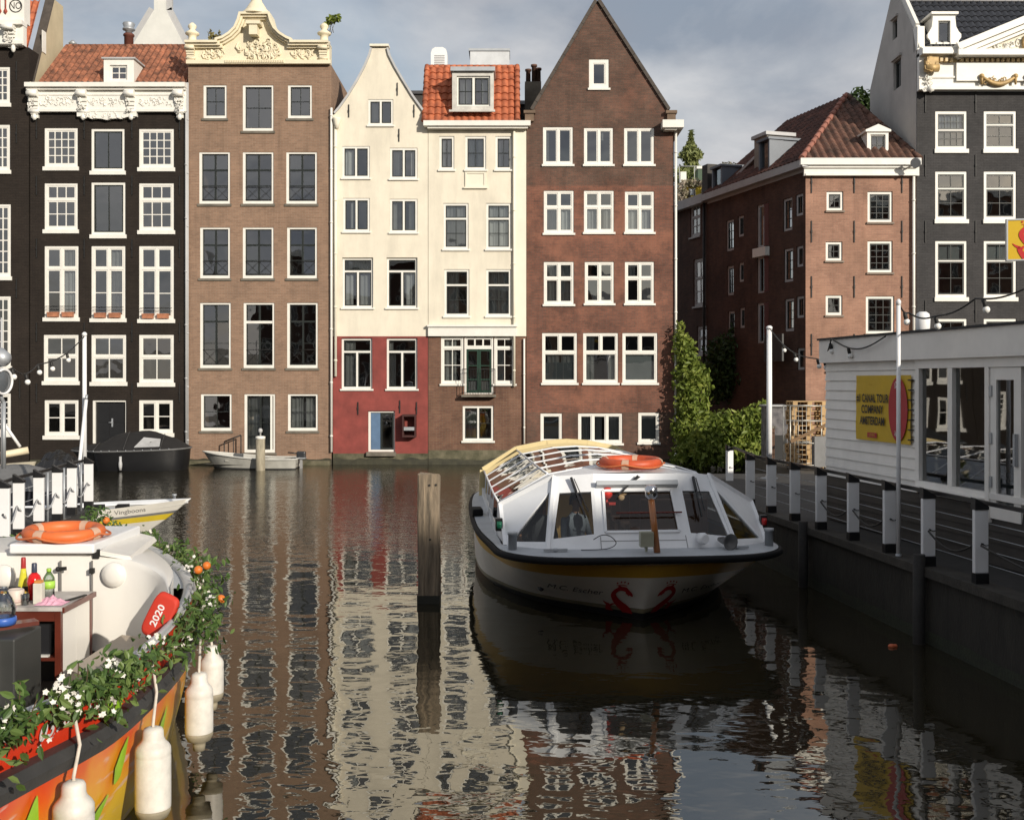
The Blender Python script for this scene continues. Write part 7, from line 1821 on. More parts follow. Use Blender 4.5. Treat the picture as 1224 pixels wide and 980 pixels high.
def dinghy():
    Y = 41.0; x0, x1 = at(243, 0, Y).x, at(356, 0, Y).x; Ln = x1 - x0
    D = [(0, 0), (.2, .2), (.7, .5), (1.6, .72), (2.8, .75), (Ln, .65), (Ln + .02, .3), (Ln + .02, 0)]
    Wt = [(.45, 0), (.6, .14), (1.0, .4), (1.8, .6), (2.8, .65), (Ln - .05, .58), (Ln - .04, .3), (Ln - .04, 0)]
    H = Hull((x0, Y), (1, 0), D, Wt, lambda l: .38 + .26 * max(0, 1 - l / 2.6) ** 1.4, .9)
    h = thing('dinghy', 'small grey aluminium dinghy with dark bottom moored at the door of the brown brick house', 'boat', H.loc(Ln / 2, 0, 0))
    al = mat('dull_aluminium', (.42, .41, .37), .5, .18, 3., stain=.35)
    hl = H.build([(-.2, 0), (.12, 0), (.13, 1), (.5, 1), (.52, 1), (1., 1)], [mat('dark_bottom', (.03, .03, .03), .6), al], h)
    mb = MB(); mb.tube(H.edge(0, .01), .03, 6); mb.build('gunwale', mat('pale_rail', (.55, .54, .5), .4, .1), hl)
    n = len(H.D); mb = MB(); mb.poly([H.loc(p.x, -p.y * .9, .18) for p in H.D[::-1]] + [H.loc(p.x, p.y * .9, .18) for p in H.D[1:]]); mb.build('floor', mat('dinghy_floor', (.15, .14, .12), .8), h)
    for x in (1.1, 2.2, 3.1):
        mb = MB(); w = interp([(0, 0), (.7, .5), (1.6, .7), (4, .66)], x) * .96; mb.obox(H.loc(x, 0, .33), (H.a, H.r, (0, 0, 1)), .13, w, .02); mb.build('thwart', al, h)
    m = thing('outboard_motor', 'black and silver outboard motor hanging on the dinghy stern', 'outboard motor', H.loc(Ln + .12, 0, .3))
    mb = MB(); c = H.loc(Ln + .13, 0, .50); mb.obox(c, (H.a, H.r, (0, 0, 1)), .17, .13, .14); mb.build('cowling', mat('motor_black', (.03, .032, .036), .3), m, bevel=.05)
    mb = MB(); mb.obox(c + Vector((0, -.01, -.11)), (H.a, H.r, (0, 0, 1)), .175, .135, .022); mb.build('stripe', zinc, m)
    mb = MB(); mb.bar(c - Vector((0, 0, .15)), c - Vector((0, 0, .95)), .12, .09); mb.build('shaft', mat('motor_grey', (.3, .3, .3), .4), m)
    mb = MB(); mb.tube([c + Vector((-.1, 0, .05)), c + Vector((-.5, -.05, .1))], .025, 6); mb.build('tiller', blackp, m)
    # landing stage with railing, and the mossy ledge
    st = thing('landing_stage', 'low stone landing ledge with a slanting black handrail at the brown house door', 'landing stage', (at(265, 0, 42.6).x, 42.5, 0))
    mb = MB(); a, b = at(226, 0, 42.6).x, at(394, 0, 42.6).x; mb.box(a, b, 42.55, 42.895, -.5, .16); mb.build('ledge', mossstone, st)
    mb = MB(); mb.box(at(333, 0, 42.4).x, at(360, 0, 42.4).x, 42.2, 42.55, .2, .33); mb.build('mat', mat('yellow_moss', (.28, .2, .04), .9, .3, 6.), st)
    mb = MB(); p = at(268, 528, 42.5); q = at(288, 520, 42.5)
    mb.tube([p, q], .03, 6); mb.tube([p, (p.x, p.y, .15)], .025, 6); mb.tube([(lerp(p.x, q.x, .55), p.y, lerp(p.z, q.z, .55)), (lerp(p.x, q.x, .55), p.y, .15)], .02, 6); mb.tube([q, (q.x, q.y, .15)], .025, 6); mb.build('handrail', iron, st)
dinghy()

def tyre_pile():
    h = thing('tarpaulin_heap', 'heap of crumpled black plastic lying between the left jetty and the black house', 'tarpaulin', at(66, 560, 38))
    mb = MB(); rn = random.Random(4); rows = []
    for j in range(9):
        row = []
        for i in range(25):
            x = at(46 + i * 1.9, 0, 38).x; y = 37.4 + j * .18; e = math.sin(math.pi * min(1, max(0, i / 24))) ** .5 * math.sin(math.pi * j / 8) ** .5
            row.append((x, y, .2 + e * (.62 + .22 * noise.noise(Vector((x * 3.1, y * 3.3, 0))) + .12 * noise.noise(Vector((x * 9, y * 9, 3))))))
        rows.append(row)
    mb.grid(rows, 0, False); mb.build('sheet', mat('black_plastic', (.014, .014, .015), .28, .3, 5.), h)
    mb = MB(); mb.box(at(46, 0, 38).x, at(92, 0, 38).x, 37.4, 38.84, -.3, .199); mb.build('float', mat('dark_float', (.03, .03, .03), .7), h)
tyre_pile()

# ------------------------------------------------------------------ left jetty
LJX = lambda Y: -8.0 - .06 * (Y - 17)
def left_jetty():
    h = thing('jetty', 'timber jetty deck behind the flower boat carrying a row of white railing posts', 'jetty', (-9, 16, 0))
    mb = MB(); P = [(-7.75, 9), (LJX(21.4) + .12, 21.4), (-14, 21.4), (-14, 9)]
    mb.poly([Vector((x, y, .80)) for x, y in P])
    for i in range(4):
        a, b = P[i], P[(i + 1) % 4]; mb.quad((a[0], a[1], .62), (b[0], b[1], .62), (b[0], b[1], .797), (a[0], a[1], .797))
    mb.build('deck', deckm, h)
    for y in (12, 15, 18, 21):
        m_ = MB(); m_.tube([(LJX(y) - .2, y, -1), (LJX(y) - .2, y, .61)], .13, 10); m_.build('pile', mat('tarred_pile', (.02, .018, .016), .8), h)
    pxs = [(106, 21.2), (86, 20.2), (68.5, 19.2), (46.5, 18.2), (22.5, 17.25), (5, 16.4)]
    lab = ['farthest from the camera', 'next to the farthest', 'third from the far end', 'fourth from the far end', 'fifth from the far end', 'cut by the picture edge']
    proto = jetty_post(); foots = []
    for i, (px, y) in enumerate(pxs):
        o = proto if i == 0 else copy_tree(proto); p = Vector((at(px, 0, y).x, y, .82)); o.location = p; o.rotation_euler = (0, 0, math.atan2(-1, .05)); foots.append(p)
        tag(o, f'white board post on the jetty behind the flower boat, {lab[i]}', 'railing post', 'railing posts on the left jetty')
    r = thing('railing', 'black handrail and slack ropes along the white posts of the left jetty', 'railing', foots[2])
    mb = MB()
    for a, b in zip(foots, foots[1:]): mb.bar(a + Vector((-.08, 0, .93)), b + Vector((-.08, 0, .93)), .05, .045)
    mb.build('handrail', blackp, r)
    for k, z in enumerate((.25, .5, .72)):
        mb = MB(); mb.tube([p + Vector((-.09, 0, z)) for p in foots], .006, 5); mb.build('wire', zinc, r)
    for a, b in zip(foots, foots[1:]):
        mb = MB(); mb.tube([(b + Vector((.06, -.1, .46))).lerp(a + Vector((.0, -.06, .50)), t / 10) - Vector((0, 0, .20 * math.sin(t / 10 * math.pi))) for t in range(11)], .013, 6); mb.build('rope', greyp, r)
    gl = mat('galvanised', (.5, .5, .5), .4)
    for (px, y) in ((57, 18.7), (76.5, 19.7), (91, 20.6), (97, 20.9)):
        m_ = MB(); x = at(px, 0, y).x; m_.tube([(x, y, .8), (x, y, 1.72)], .022, 8); m_.build('steel_stanchion', zinc, r)
    a = pole(101, 400, 566, 21.6, 'tall white light pole at the end of the left jetty', .045)
    lp = thing('boat_hook', 'white pole leaning against the tall light pole on the left jetty', 'pole', at(89, 612, 20.9)); m_ = MB(); m_.tube([at(89, 612, 20.9), at(103, 478, 21.4)], .035, 8); m_.build('pole_shaft', white2, lp); m_ = MB(); m_.tube([at(103, 478, 21.4), at(103.6, 472, 21.42)], .028, 8); m_.build('tip', zinc, lp)
    festoon('festoon_lights', [a + Vector((0, 0, -.03)), at(45, 436, 18.5), at(14, 440, 16.), at(-30, 425, 13)], (.16, .27, .36, .52, .68), 'white cable with small lamps slung from the left jetty pole to the grey floodlight', .12)
    # floodlight on its post
    f = thing('floodlight', 'big round grey floodlight with a white rim on a post at the left edge', 'floodlight', at(4, 570, 15.))
    c = at(0, 456, 15.); d = Vector((.97, -.24, -.05)).normalized()
    m_ = MB(); m_.lathe([(.05, -.24), (.10, -.22), (.16, -.10), (.175, .0), (.175, .05)], c, 20, axis=d); m_.build('housing', zinc, f)
    torus(c + d * .06, .168, .018, nrm=d).build('rim', white2, f); m_ = MB(); m_.lathe([(.16, .0), (.14, .012), (.01, .02)], c + d * .045, 20, axis=d); m_.build('lens', mat('lamp_glass', (.10, .11, .12), .1, .05), f)
    m_ = MB(); m_.tube([at(4.5, 560, 15.05), at(4.5, 480, 15.05)], .03, 8); m_.tube([at(4.5, 482, 15.05), c - d * .1], .03, 8); m_.build('post', zinc, f)
    c2 = at(-2, 426, 15.); m_ = MB(); m_.lathe([(.10, -.1), (.13, .0), (.10, .14), (.02, .18)], c2, 16, axis=(.9, -.3, -.35)); m_.tube([c2, c + Vector((0, 0, .2))], .03, 6); m_.build('small_lamp_head', zinc, f)
    # tarpaulin covered boat lying behind the posts
    D = [(0, 0), (.1, .6), (.6, .95), (2, 1.1), (4, 1.1), (6, .9), (7, .4), (7.3, 0)]
    Hh = Hull((-8.9, 19.9), (-.55, -.83), D, [(l * .98 + .1, w * .92) for l, w in D], .75, .8)
    b = thing('covered_boat', 'boat under a grey tarpaulin lying behind the white posts of the left jetty', 'boat', Hh.loc(3.5, 0, 0))
    Hh.B = Vector((-10.2, 26.2, 0)); Hh.a = Vector((-.85, -.2, 0)).normalized(); Hh.r = Vector((Hh.a.y, -Hh.a.x, 0)); b.location = Hh.loc(3.5, 0, 0)
    Hh.build([(-.3, 0), (.1, 0), (1., 0)], [mat('navy_hull', (.02, .022, .03), .4)], b)
    rows = []
    for i in range(len(Hh.D)):
        p = Hh.D[i]; zr = .55 * math.sin(min(1, p.x / 1.5) * math.pi / 2) * (1 if p.x < 6 else max(0, (7.3 - p.x) / 1.3)); rows.append([Hh.loc(p.x, (-1 + k / 5) * max(p.y, .01) * 1.03, .76 + zr * (1 - abs(-1 + k / 5) ** 1.5) + .02 * math.sin(p.x * 6 + k)) for k in range(11)])
    m_ = MB(); m_.grid(rows, 0, True); m_.build('tarpaulin', mat('grey_tarpaulin', (.14, .14, .14), .6, .2, 3., bump=.3, bscale=8), b)
    # sailing boat with its cream boom
    s = thing('sailing_boat', 'old sailing boat with cream boom and white spar behind the left jetty', 'boat', at(-20, 560, 30))
    D = [(0, 0), (.4, .4), (1.5, .9), (3, 1.1), (6, 1.1), (7, .7), (7.2, 0)]; Hs = Hull((at(36, 0, 30).x, 30.4), (-1, .1), D, [(l * .9 + .5, w * .88) for l, w in D], lambda l: .75 + .3 * max(0, 1 - l / 3), .8)
    hl = Hs.build([(-.3, 0), (.2, 0), (.3, 1), (1., 1)], [blackp, mat('cream_hull', (.52, .47, .36), .5, .15, 2.)], s); n = len(Hs.D); m_ = MB(); m_.poly([Hs.loc(p.x, -p.y, Hs.zdk(0) - .3) for p in Hs.D[::-1]] + [Hs.loc(p.x, p.y, Hs.zdk(0) - .3) for p in Hs.D[1:]]); m_.build('deck', mat('boat_deck_brown', (.25, .18, .1), .7), s)
    m_ = MB(); m_.tube([at(34, 538, 30), at(-20, 548, 29.6)], .10, 10); m_.build('boom', mat('cream_spar', (.70, .60, .42), .5, .1), s)
    m_ = MB(); m_.tube([at(24, 534, 30), at(6, 508, 29.8)], .045, 8); m_.build('spar', white2, s); m_ = MB(); m_.tube([at(2, 560, 29.5), at(2, 380, 29.5)], .03, 6); m_.build('mast', greyp, s)
left_jetty()
# ------------------------------------------------------------------ the flower decked party boat in front
def wrap_material():
    m = bpy.data.materials.new('printed_hull_wrap'); t = nt(m); out = N(t, 'ShaderNodeOutputMaterial'); b = N(t, 'ShaderNodeBsdfPrincipled', i_Roughness=.32); L(t, b.outputs[0], out.inputs[0])
    tc = N(t, 'ShaderNodeTexCoord'); sp = N(t, 'ShaderNodeSeparateXYZ'); L(t, tc.outputs['Object'], sp.inputs[0])
    no = N(t, 'ShaderNodeTexNoise', i_Scale=2.6, i_Detail=3.); L(t, tc.outputs['Object'], no.inputs['Vector'])
    a = N(t, 'ShaderNodeMath', operation='MULTIPLY_ADD'); L(t, no.outputs[0], a.inputs[0]); a.inputs[1].default_value = .7; L(t, sp.outputs[2], a.inputs[2])
    mr = N(t, 'ShaderNodeMapRange'); mr.inputs[1].default_value = .45; mr.inputs[2].default_value = 1.5; L(t, a.outputs[0], mr.inputs[0])
    r = N(t, 'ShaderNodeValToRGB'); e = r.color_ramp.elements; e[0].position = .22; e[0].color = (.76, .50, .02, 1); e[1].position = .86; e[1].color = (.72, .05, .012, 1)
    q = e.new(.48); q.color = (.76, .29, .012, 1); q = e.new(.66); q.color = (.74, .12, .015, 1); L(t, mr.outputs[0], r.inputs[0])
    # brushed white and pink slashes of the print
    mp = N(t, 'ShaderNodeMapping'); mp.inputs['Rotation'].default_value = (.9, .3, .2); mp.inputs['Scale'].default_value = (1.2, 1.2, 6); L(t, tc.outputs['Object'], mp.inputs[0])
    n2 = N(t, 'ShaderNodeTexNoise', i_Scale=1.5, i_Detail=4.); L(t, mp.outputs[0], n2.inputs['Vector']); r2 = N(t, 'ShaderNodeValToRGB'); r2.color_ramp.elements[0].position = .60; r2.color_ramp.elements[0].color = (0, 0, 0, 1); r2.color_ramp.elements[1].position = .68; r2.color_ramp.elements[1].color = (.75, .75, .75, 1); L(t, n2.outputs[0], r2.inputs[0])
    mx = N(t, 'ShaderNodeMix', data_type='RGBA'); L(t, r2.outputs[0], mx.inputs[0]); L(t, r.outputs[0], mx.inputs[6]); mx.inputs[7].default_value = (.70, .52, .45, 1); L(t, mx.outputs[2], b.inputs['Base Color'])
    return m
FB_R = [(-3.05, 3.9), (-2.93, 4.8), (-2.86, 5.6), (-2.80, 6.3), (-2.74, 7.0), (-2.71, 7.8), (-2.79, 9.1), (-3.12, 10.7), (-3.70, 12.0), (-4.45, 13.1), (-5.2, 13.7)]
FBX = -5.2
def fb_path(off=0., z=.95, sub=5, both=True):
    P = smooth_path([Vector((x, y)) for x, y in FB_R], sub); out = []
    for i, p in enumerate(P):
        t = (P[min(i + 1, len(P) - 1)] - P[max(0, i - 1)]).normalized(); nn = Vector((t.y, -t.x)); q = p + nn * off; out.append(Vector((q.x, q.y, z(p.y) if callable(z) else z)))
    if both: out += [Vector((2 * FBX - q.x, q.y, q.z)) for q in out[-2::-1]]
    return out
def fb_side(y, off=0., z=.95):
    P = fb_path(off, z, 8, False)
    for a, b in zip(P, P[1:]):
        if a.y <= y <= b.y:
            q = a.lerp(b, (y - a.y) / (b.y - a.y)); q.z = z; return q
    return P[-1]
def flower_boat():
    h = thing('flower_boat', 'open party boat with fruit printed orange hull, white fore cabin and flowery rail', 'boat', (FBX, 8, 0))
    wrap = wrap_material(); zb = lambda y: .95 + .10 * max(0, (y - 9) / 4.7) ** 1.5 + .10 * min(2, max(0, (7.2 - y) / 1.2))
    mb = MB(); rows = [fb_path(-.35, -.35), fb_path(-.20, 0.0), fb_path(-.08, .45), fb_path(-.03, lambda y: zb(y) - .05)]
    mb.grid(rows, lambda i, j: 1 if i == 0 else 0, True); hl = mb.build('hull', [wrap, blackp], h)
    P = fb_path(.0, lambda y: zb(y) - .02); Q = []
    mb = MB(); o = [Vector(p) for p in P]; up = Vector((0, 0, 1))
    A = fb_path(.055, lambda y: zb(y) - .075); B = fb_path(.075, lambda y: zb(y)); C = fb_path(.04, lambda y: zb(y) + .06); D = fb_path(-.06, lambda y: zb(y) + .065); E = fb_path(-.05, lambda y: zb(y) - .08)
    mb.grid([E, A, B, C, D], 0, False); mb.build('rubbing_strake', mat('dark_grey_rubber', (.045, .044, .043), .6, .35, 3., bump=.25, bscale=20), h)
    zt = lambda y: zb(y) + .33
    mb = MB(); mb.grid([fb_path(-.045, lambda y: zb(y) + .06), fb_path(.0, zt)], 0, True); bw = mb.build('bulwark', mat('banner_orange_red', (.72, .045, .012), .4, .22, 2., bump=.05), h)
    mb = MB(); mb.grid([fb_path(-.004, zt), fb_path(-.10, zt), fb_path(-.22, .36)], 0, True); mb.build('inner_side', mat('inner_grey_white', (.60, .58, .55), .5, .08, 2., stain=.2), h)
    mb = MB(); q = fb_path(-.25, .38); mb.poly(q); mb.build('cockpit_floor', mat('cockpit_floor', (.34, .30, .25), .7, .15, 3.), h)
    # grey pipe coaming in two lengths with rounded ends
    gm = mat('grey_pipe', (.42, .43, .44), .35, .1, 3.)
    for (y0, y1) in ((4.2, 7.15), (7.5, 10.6)):
        pts = [fb_side(lerp(y0, y1, k / 16), -.05, zt(lerp(y0, y1, k / 16)) + .01) for k in range(17)]
        a = pts[0].copy(); a.z -= .22; b = pts[-1].copy(); b.z -= .22; mb = MB(); mb.tube([a] + pts + [b], .027, 10); mb.build('coaming_pipe', gm, h)
    # lettering and leaves of the print on the bulwark and below
    def onb(y0, z0): return lambda x, y: (lambda q: q)(fb_side(y0 + x, -.045 + .05 * max(0, (z0 + y - zb(y0) - .06) / .27) + .012, z0 + y))
    text_on('0390', .15, onb(6.62, 1.20), mat('print_white', (.75, .72, .70), .6), bw, sx=1.25, bold=.003); text_on('5', .15, onb(7.08, 1.17), MATS['print_white'], bw, sx=1.25)
    lg = mat('lime_green_print', (.30, .55, .03), .4, .25, 5.); 
    def leafprint(y0, z0, ln, ang, wd, par, off):
        mb = MB(); S_ = [(0, 0), (ln * .25 * math.cos(ang), ln * .25 * math.sin(ang)), (ln * .6 * math.cos(ang), ln * .6 * math.sin(ang)), (ln * math.cos(ang), ln * math.sin(ang))]
        stroke(mb, S_, [.01, wd, wd * .8, .005], lambda x, y: fb_side(y0 + x, off(z0 + y), z0 + y)); mb.build('leaf_print', lg, par)
    leafprint(7.25, 1.02, .30, 1.0, .15, bw, lambda z: .008 + .02 * (z - 1)); leafprint(7.40, 1.02, .22, .7, .10, bw, lambda z: .012 + .02 * (z - 1))
    offh = lambda z: interp([(-.35, -.34), (0, -.19), (.45, -.07), (.95, -.02)], z) + .012
    leafprint(6.35, .50, .36, 1.35, .2, hl, offh); leafprint(7.55, .50, .34, .9, .16, hl, offh); leafprint(7.2, .25, .34, .7, .14, hl, offh); leafprint(8.5, .35, .45, .8, .16, hl, offh)
    # --- white fore cabin: bulkhead curving into the side
    wb = mat('fore_cabin_white', (.74, .715, .665), .35, .05, 1.5, stain=.14)
    right = [(-4.6, 10.72), (-4.0, 10.70), (-3.65, 10.62), (-3.42, 10.45), (-3.25, 10.15), (-3.08, 9.7)]
    curve = [Vector((2 * FBX - x, y)) for x, y in right[::-1]] + [Vector((x, y)) for x, y in right]; curve = smooth_path(curve, 5)
    ztop = lambda x: interp([(0, 1.60), (.9, 1.59), (1.5, 1.52), (1.95, 1.39), (2.15, 1.30)], abs(x - FBX))
    bot = [Vector((p.x, p.y - .05, .37)) for p in curve]; mid = [Vector((p.x, p.y, .9)) for p in curve]; top = [Vector((p.x, p.y + .02, ztop(p.x) - .05)) for p in curve]; top2 = [Vector((p.x, p.y + .06, ztop(p.x))) for p in curve]
    mb = MB(); mb.grid([bot, mid, top, top2], 0, True); bk = mb.build('fore_bulkhead', wb, h)
    # fore deck, in two steps
    n = len(curve); hp = [p for p in fb_path(-.20, lambda y: 1.37, 8) if p.y > 9.9][::-1]
    ln = [0.]
    for p, q in zip(hp, hp[1:]): ln.append(ln[-1] + (q - p).length)
    def along(t):
        d = t * ln[-1]
        for i in range(len(hp) - 1):
            if ln[i + 1] >= d: return hp[i].lerp(hp[i + 1], (d - ln[i]) / max(1e-6, ln[i + 1] - ln[i]))
        return hp[-1]
    rim = [along(j / (n - 1)) for j in range(n)]
    rows = [top2]
    for t in (.06, .35, .7, .9, .97, 1.):
        rows.append([Vector((lerp(a.x, b.x, t), lerp(a.y, b.y, t), lerp(a.z + .02, b.z + .03, t ** 2.2) - (.03 if t == 1. else 0))) for a, b in zip(top2, rim)])
    mb = MB(); mb.grid(rows, 0, True); mb.build('fore_deck', wb, h)
    mb = MB(); mb.grid([rows[-1], [Vector((r.x, r.y, 1.02)) for r in rim]], 0, True); mb.build('deck_side', wb, h)
    mb = MB(); mb.grid([[p for p in fb_path(-.08, lambda y: zt(y) - .04) if p.y > 10.4], [p for p in fb_path(-.21, lambda y: zt(y) - .03) if p.y > 10.3][:len([p for p in fb_path(-.08) if p.y > 10.4])]], 0, False) if False else None
    pa, pb = fb_path(-.08, lambda y: zt(y) - .04), fb_path(-.21, lambda y: zt(y) - .03); ix = [i for i, p in enumerate(pa) if p.y > 10.4]; mb.grid([[pa[i] for i in ix], [pb[i] for i in ix]], 0, False); mb.build('side_deck', deckgrey, h)
    mb = MB(); mb.box(-4.93, -4.10, 10.66, 12.0, 1.605, 1.70); mb.build('hatch', white2, h, bevel=.015)
    mb = MB(); mb.hexa([(-4.06, 10.72, 1.58), (-3.75, 10.75, 1.52), (-3.95, 12.1, 1.52), (-4.2, 12.0, 1.60), (-4.06, 10.72, 1.625), (-3.78, 10.76, 1.565), (-3.98, 12.1, 1.565), (-4.2, 12.0, 1.645)]); mb.build('deck_panel', wb, h)
    # door seams, handle, latches, dished round ports
    dark = mat('seam_grey', (.18, .17, .16), .7)
    for px in (72.5, 110):
        mb = MB(); x = at(px, 0, 10.7).x; mb.box(x - .006, x + .006, 10.685, 10.71, .40, 1.53); mb.build('door_seam', dark, bk)
    mb = MB(); c = at(74, 680, 10.66); mb.bar(c - Vector((.05, 0, 0)), c + Vector((.05, -.02, .01)), .02, .035); mb.ball(c - Vector((.04, 0, 0)), .025, .02, .025); mb.build('door_handle', iron, bk)
    for py in (682, 781):
        mb = MB(); c = at(110, py, 10.67); mb.obox(c, ((1, 0, 0), (0, 1, 0), (0, 0, 1)), .022, .02, .025); mb.build('latch', iron, bk)
    for px, py in ((136, 687), (4, 690), (-60, 690)):
        mb = MB(); c = at(px, py, 10.69); mb.lathe([(.125, -.01), (.122, .012), (.10, .018), (.09, .03), (.06, .042), (.01, .048)], c, 24, axis=(0, -1, 0)); mb.build('round_port', wb, bk)
    m_ = MB(); c = at(115, 662, 10.75); m_.obox(c, ((1, 0, 0), (0, 1, 0), (0, 0, 1)), .03, .02, .045); m_.build('hatch_catch', iron, h)
    # bench along the side
    mb = MB(); mb.hexa([(-3.75, 9.2, .381), (-3.15, 8.6, .381), (-3.15, 10.2, .381), (-3.75, 10.45, .381), (-3.75, 9.2, .86), (-3.10, 8.6, .86), (-3.10, 10.2, .86), (-3.75, 10.45, .86)]); mb.build('side_bench', mat('beige_bench', (.42, .35, .27), .6, .1, 3.), h)
    # spray hood cushion
    # --- cabinet with open front
    cb = thing('bar_cabinet', 'mahogany framed bar cabinet with grey top and white side panels on the flower boat', 'cabinet', (-4.7, 10.1, .38))
    x0, x1, y0, y1, z0, z1 = -5.6, -4.09, 9.86, 10.60, .385, 1.25
    mb = MB(); mb.box(x0 - .02, x1 + .02, y0 - .02, y1, z1 - .035, z1); mb.build('counter_top', mat('worn_grey_top', (.50, .47, .44), .5, .25, 4., c2=(.36, .33, .31)), cb)
    mb = MB(); mb.box(x1 - .055, x1 - .002, y0, y0 + .05, z0, z1 - .037); mb.box(x0, x1 - .057, y0, y0 + .03, z1 - .13, z1 - .037); mb.box(x0, x1 - .057, y0 + .0, y0 + .5, .76, .79); mb.box(x0, x1 - .057, y0, y0 + .03, z0, z0 + .05); mb.box(x1 - .03, x1 - .001, y1 - .05, y1, z0, z1 - .037); mb.box(x1 + .021, x1 + .04, y0 - .02, y1, z1 - .05, z1 - .002); mb.build('mahogany_frame', mahog, cb)
    mb = MB(); mb.box(x0 + .001, x0 + .03, y0 + .035, y1 - .035, z0, z1 - .14); mb.build('side_panel', wb, cb)
    for (a, b) in ((y0 + .055, y0 + .36), (y0 + .365, y1 - .055)):
        mb = MB(); mb.box(x1 - .03, x1 - .006, a, b, z0 + .01, z1 - .04); mb.build('side_panel', wb, cb)
    mb = MB(); mb.box(x0, x1 - .06, y1 - .03, y1 - .01, z0, z1 - .04); mb.build('back_panel', mat('dark_cabinet_inside', (.03, .028, .026), .8), cb)
    mb = MB(); mb.box(-4.60, -4.22, y0 + .06, y0 + .45, .80, 1.08); mb.box(-4.58, -4.36, y0 + .052, y0 + .059, .83, 1.05); tag(mb.build('dark_box', mat('appliance_black', (.018, .018, .02), .3), None), 'black box shaped appliance on the upper shelf of the bar cabinet', 'appliance')
    mb = MB(); mb.box(-4.60, -4.21, y0 + .01, y0 + .05, .792, .81); mb.build('shelf_lip', mat('pale_strip', (.6, .58, .54), .5), cb)
    fr = thing('fridge', 'small dark grey fridge with mahogany edged top in front of the bar cabinet', 'fridge', (-4.4, 8.9, .38))
    mb = MB(); mb.box(-4.75, -4.0, 8.75, 9.25, .385, 1.22); mb.build('body', mat('fridge_grey', (.035, .036, .034), .45, .2, 3.), fr, bevel=.015)
    mb = MB(); mb.box(-4.75, -4.13, 8.70, 8.748, .42, 1.20); mb.build('door', mat('fridge_white', (.6, .58, .55), .5), fr)
    mb = MB(); mb.bar((-4.75, 8.6, 1.255), (-4.02, 9.2, 1.265), .14, .035); mb.build('mahogany_edge', mahog, fr)
    # --- things on the counter
    zc = z1 + .001
    def bottle(px, y, prof, m, label, cap, capm, hgt, lab=None, labm=None):
        x = at(px, 0, y).x; b = thing('bottle', label, 'bottle', (x, y, zc), 'bottles on the bar cabinet'); mb = MB(); mb.lathe([(r, z * hgt) for r, z in prof], (x, y, zc), 14); mb.build('glass_body', m, b)
        mb = MB(); mb.lathe([(r, z * hgt) for r, z in cap], (x, y, zc), 12); mb.build('cap', capm, b)
        if lab: mb = MB(); mb.lathe([(r, z * hgt) for r, z in lab], (x, y, zc), 14); mb.build('label_band', labm, b)
    yg = mat('yellow_drink', (.62, .58, .05), .08, .1, 4.); rd = mat('red_drink', (.60, .012, .012), .08, .1, 4.); cl = glass('clear_bottle', (.80, .84, .82), .12)
    bottle(28, 10.35, [(.055, 0), (.058, .05), (.05, .3), (.03, .6), (.020, .78)], yg, 'tall yellow bottle with a red neck on the bar cabinet', [(.022, .70), (.024, .72), (.022, .97), (.018, 1.)], mat('red_foil', (.42, .03, .03), .4), .37)
    bottle(41, 10.2, [(.05, 0), (.055, .04), (.055, .34), (.068, .5), (.05, .66), (.024, .74)], rd, 'round shouldered red bottle on the bar cabinet', [(.024, .74), (.026, .76), (.024, .98), (.02, 1.)], mat('dark_cap', (.04, .05, .08), .4), .34)
    bottle(58.5, 10.15, [(.05, 0), (.054, .03), (.05, .35), (.054, .6), (.05, .72), (.018, .9)], cl, 'clear plastic water bottle with a bright green band on the bar cabinet', [(.02, .9), (.022, .91), (.022, .98), (.018, 1.)], mat('green_cap', (.3, .5, .06), .4), .30, [(.0555, .38), (.0555, .62)], mat('green_label', (.36, .62, .08), .4))
    def small(name, label, cat, fn, par=None): 
        t_ = thing(name, label, cat, (0, 0, 0)); fn(t_); return t_
    def carton(t_):
        x = at(46, 0, 10.0).x; mb = MB(); mb.box(x - .04, x + .04, 9.97, 10.05, zc, zc + .19); mb.build('box_body', mat('carton_white', (.62, .60, .52), .6, .12, 9.), t_, bevel=.006); mb = MB(); mb.box(x - .03, x + .03, 9.98, 10.04, zc + .191, zc + .215); mb.build('orange_lid', mat('orange_lid', (.6, .25, .06), .5), t_)
    small('carton', 'small white carton with an orange lid in front of the red bottle', 'carton', carton)
    def tub(t_):
        x = at(19, 0, 9.98).x; mb = MB(); mb.lathe([(.068, 0), (.072, .01), (.072, .13), (.062, .14), (.06, .10), (.01, .095)], (x, 9.98, zc), 18); mb.build('tub_body', mat('pink_white_plastic', (.70, .60, .52), .5), t_); mb = MB(); mb.lathe([(.0725, .02), (.0725, .05)], (x, 9.98, zc), 18); mb.build('band', mat('pale_pink', (.62, .45, .40), .5), t_)
    small('tub', 'round pinkish white tub standing at the front of the counter', 'tub', tub)
    def napkin(t_):
        mb = MB(); rows = []; c = at(61, 0, 9.98)
        for j in range(9):
            rows.append([(c.x - .13 + .26 * i / 10, 9.90 + .2 * j / 8, zc + .004 + .055 * math.sin(math.pi * i / 10) * math.sin(math.pi * j / 8) * (1 + .9 * noise.noise(Vector((i * .9, j * .9, 2))))) for i in range(11)])
        mb.grid(rows, 0, False); mb.build('cloth', mat('pink_cloth', (.68, .36, .46), .8, .15, 9.), t_)
    small('napkin', 'crumpled pink cloth lying on the bar counter', 'cloth', napkin)
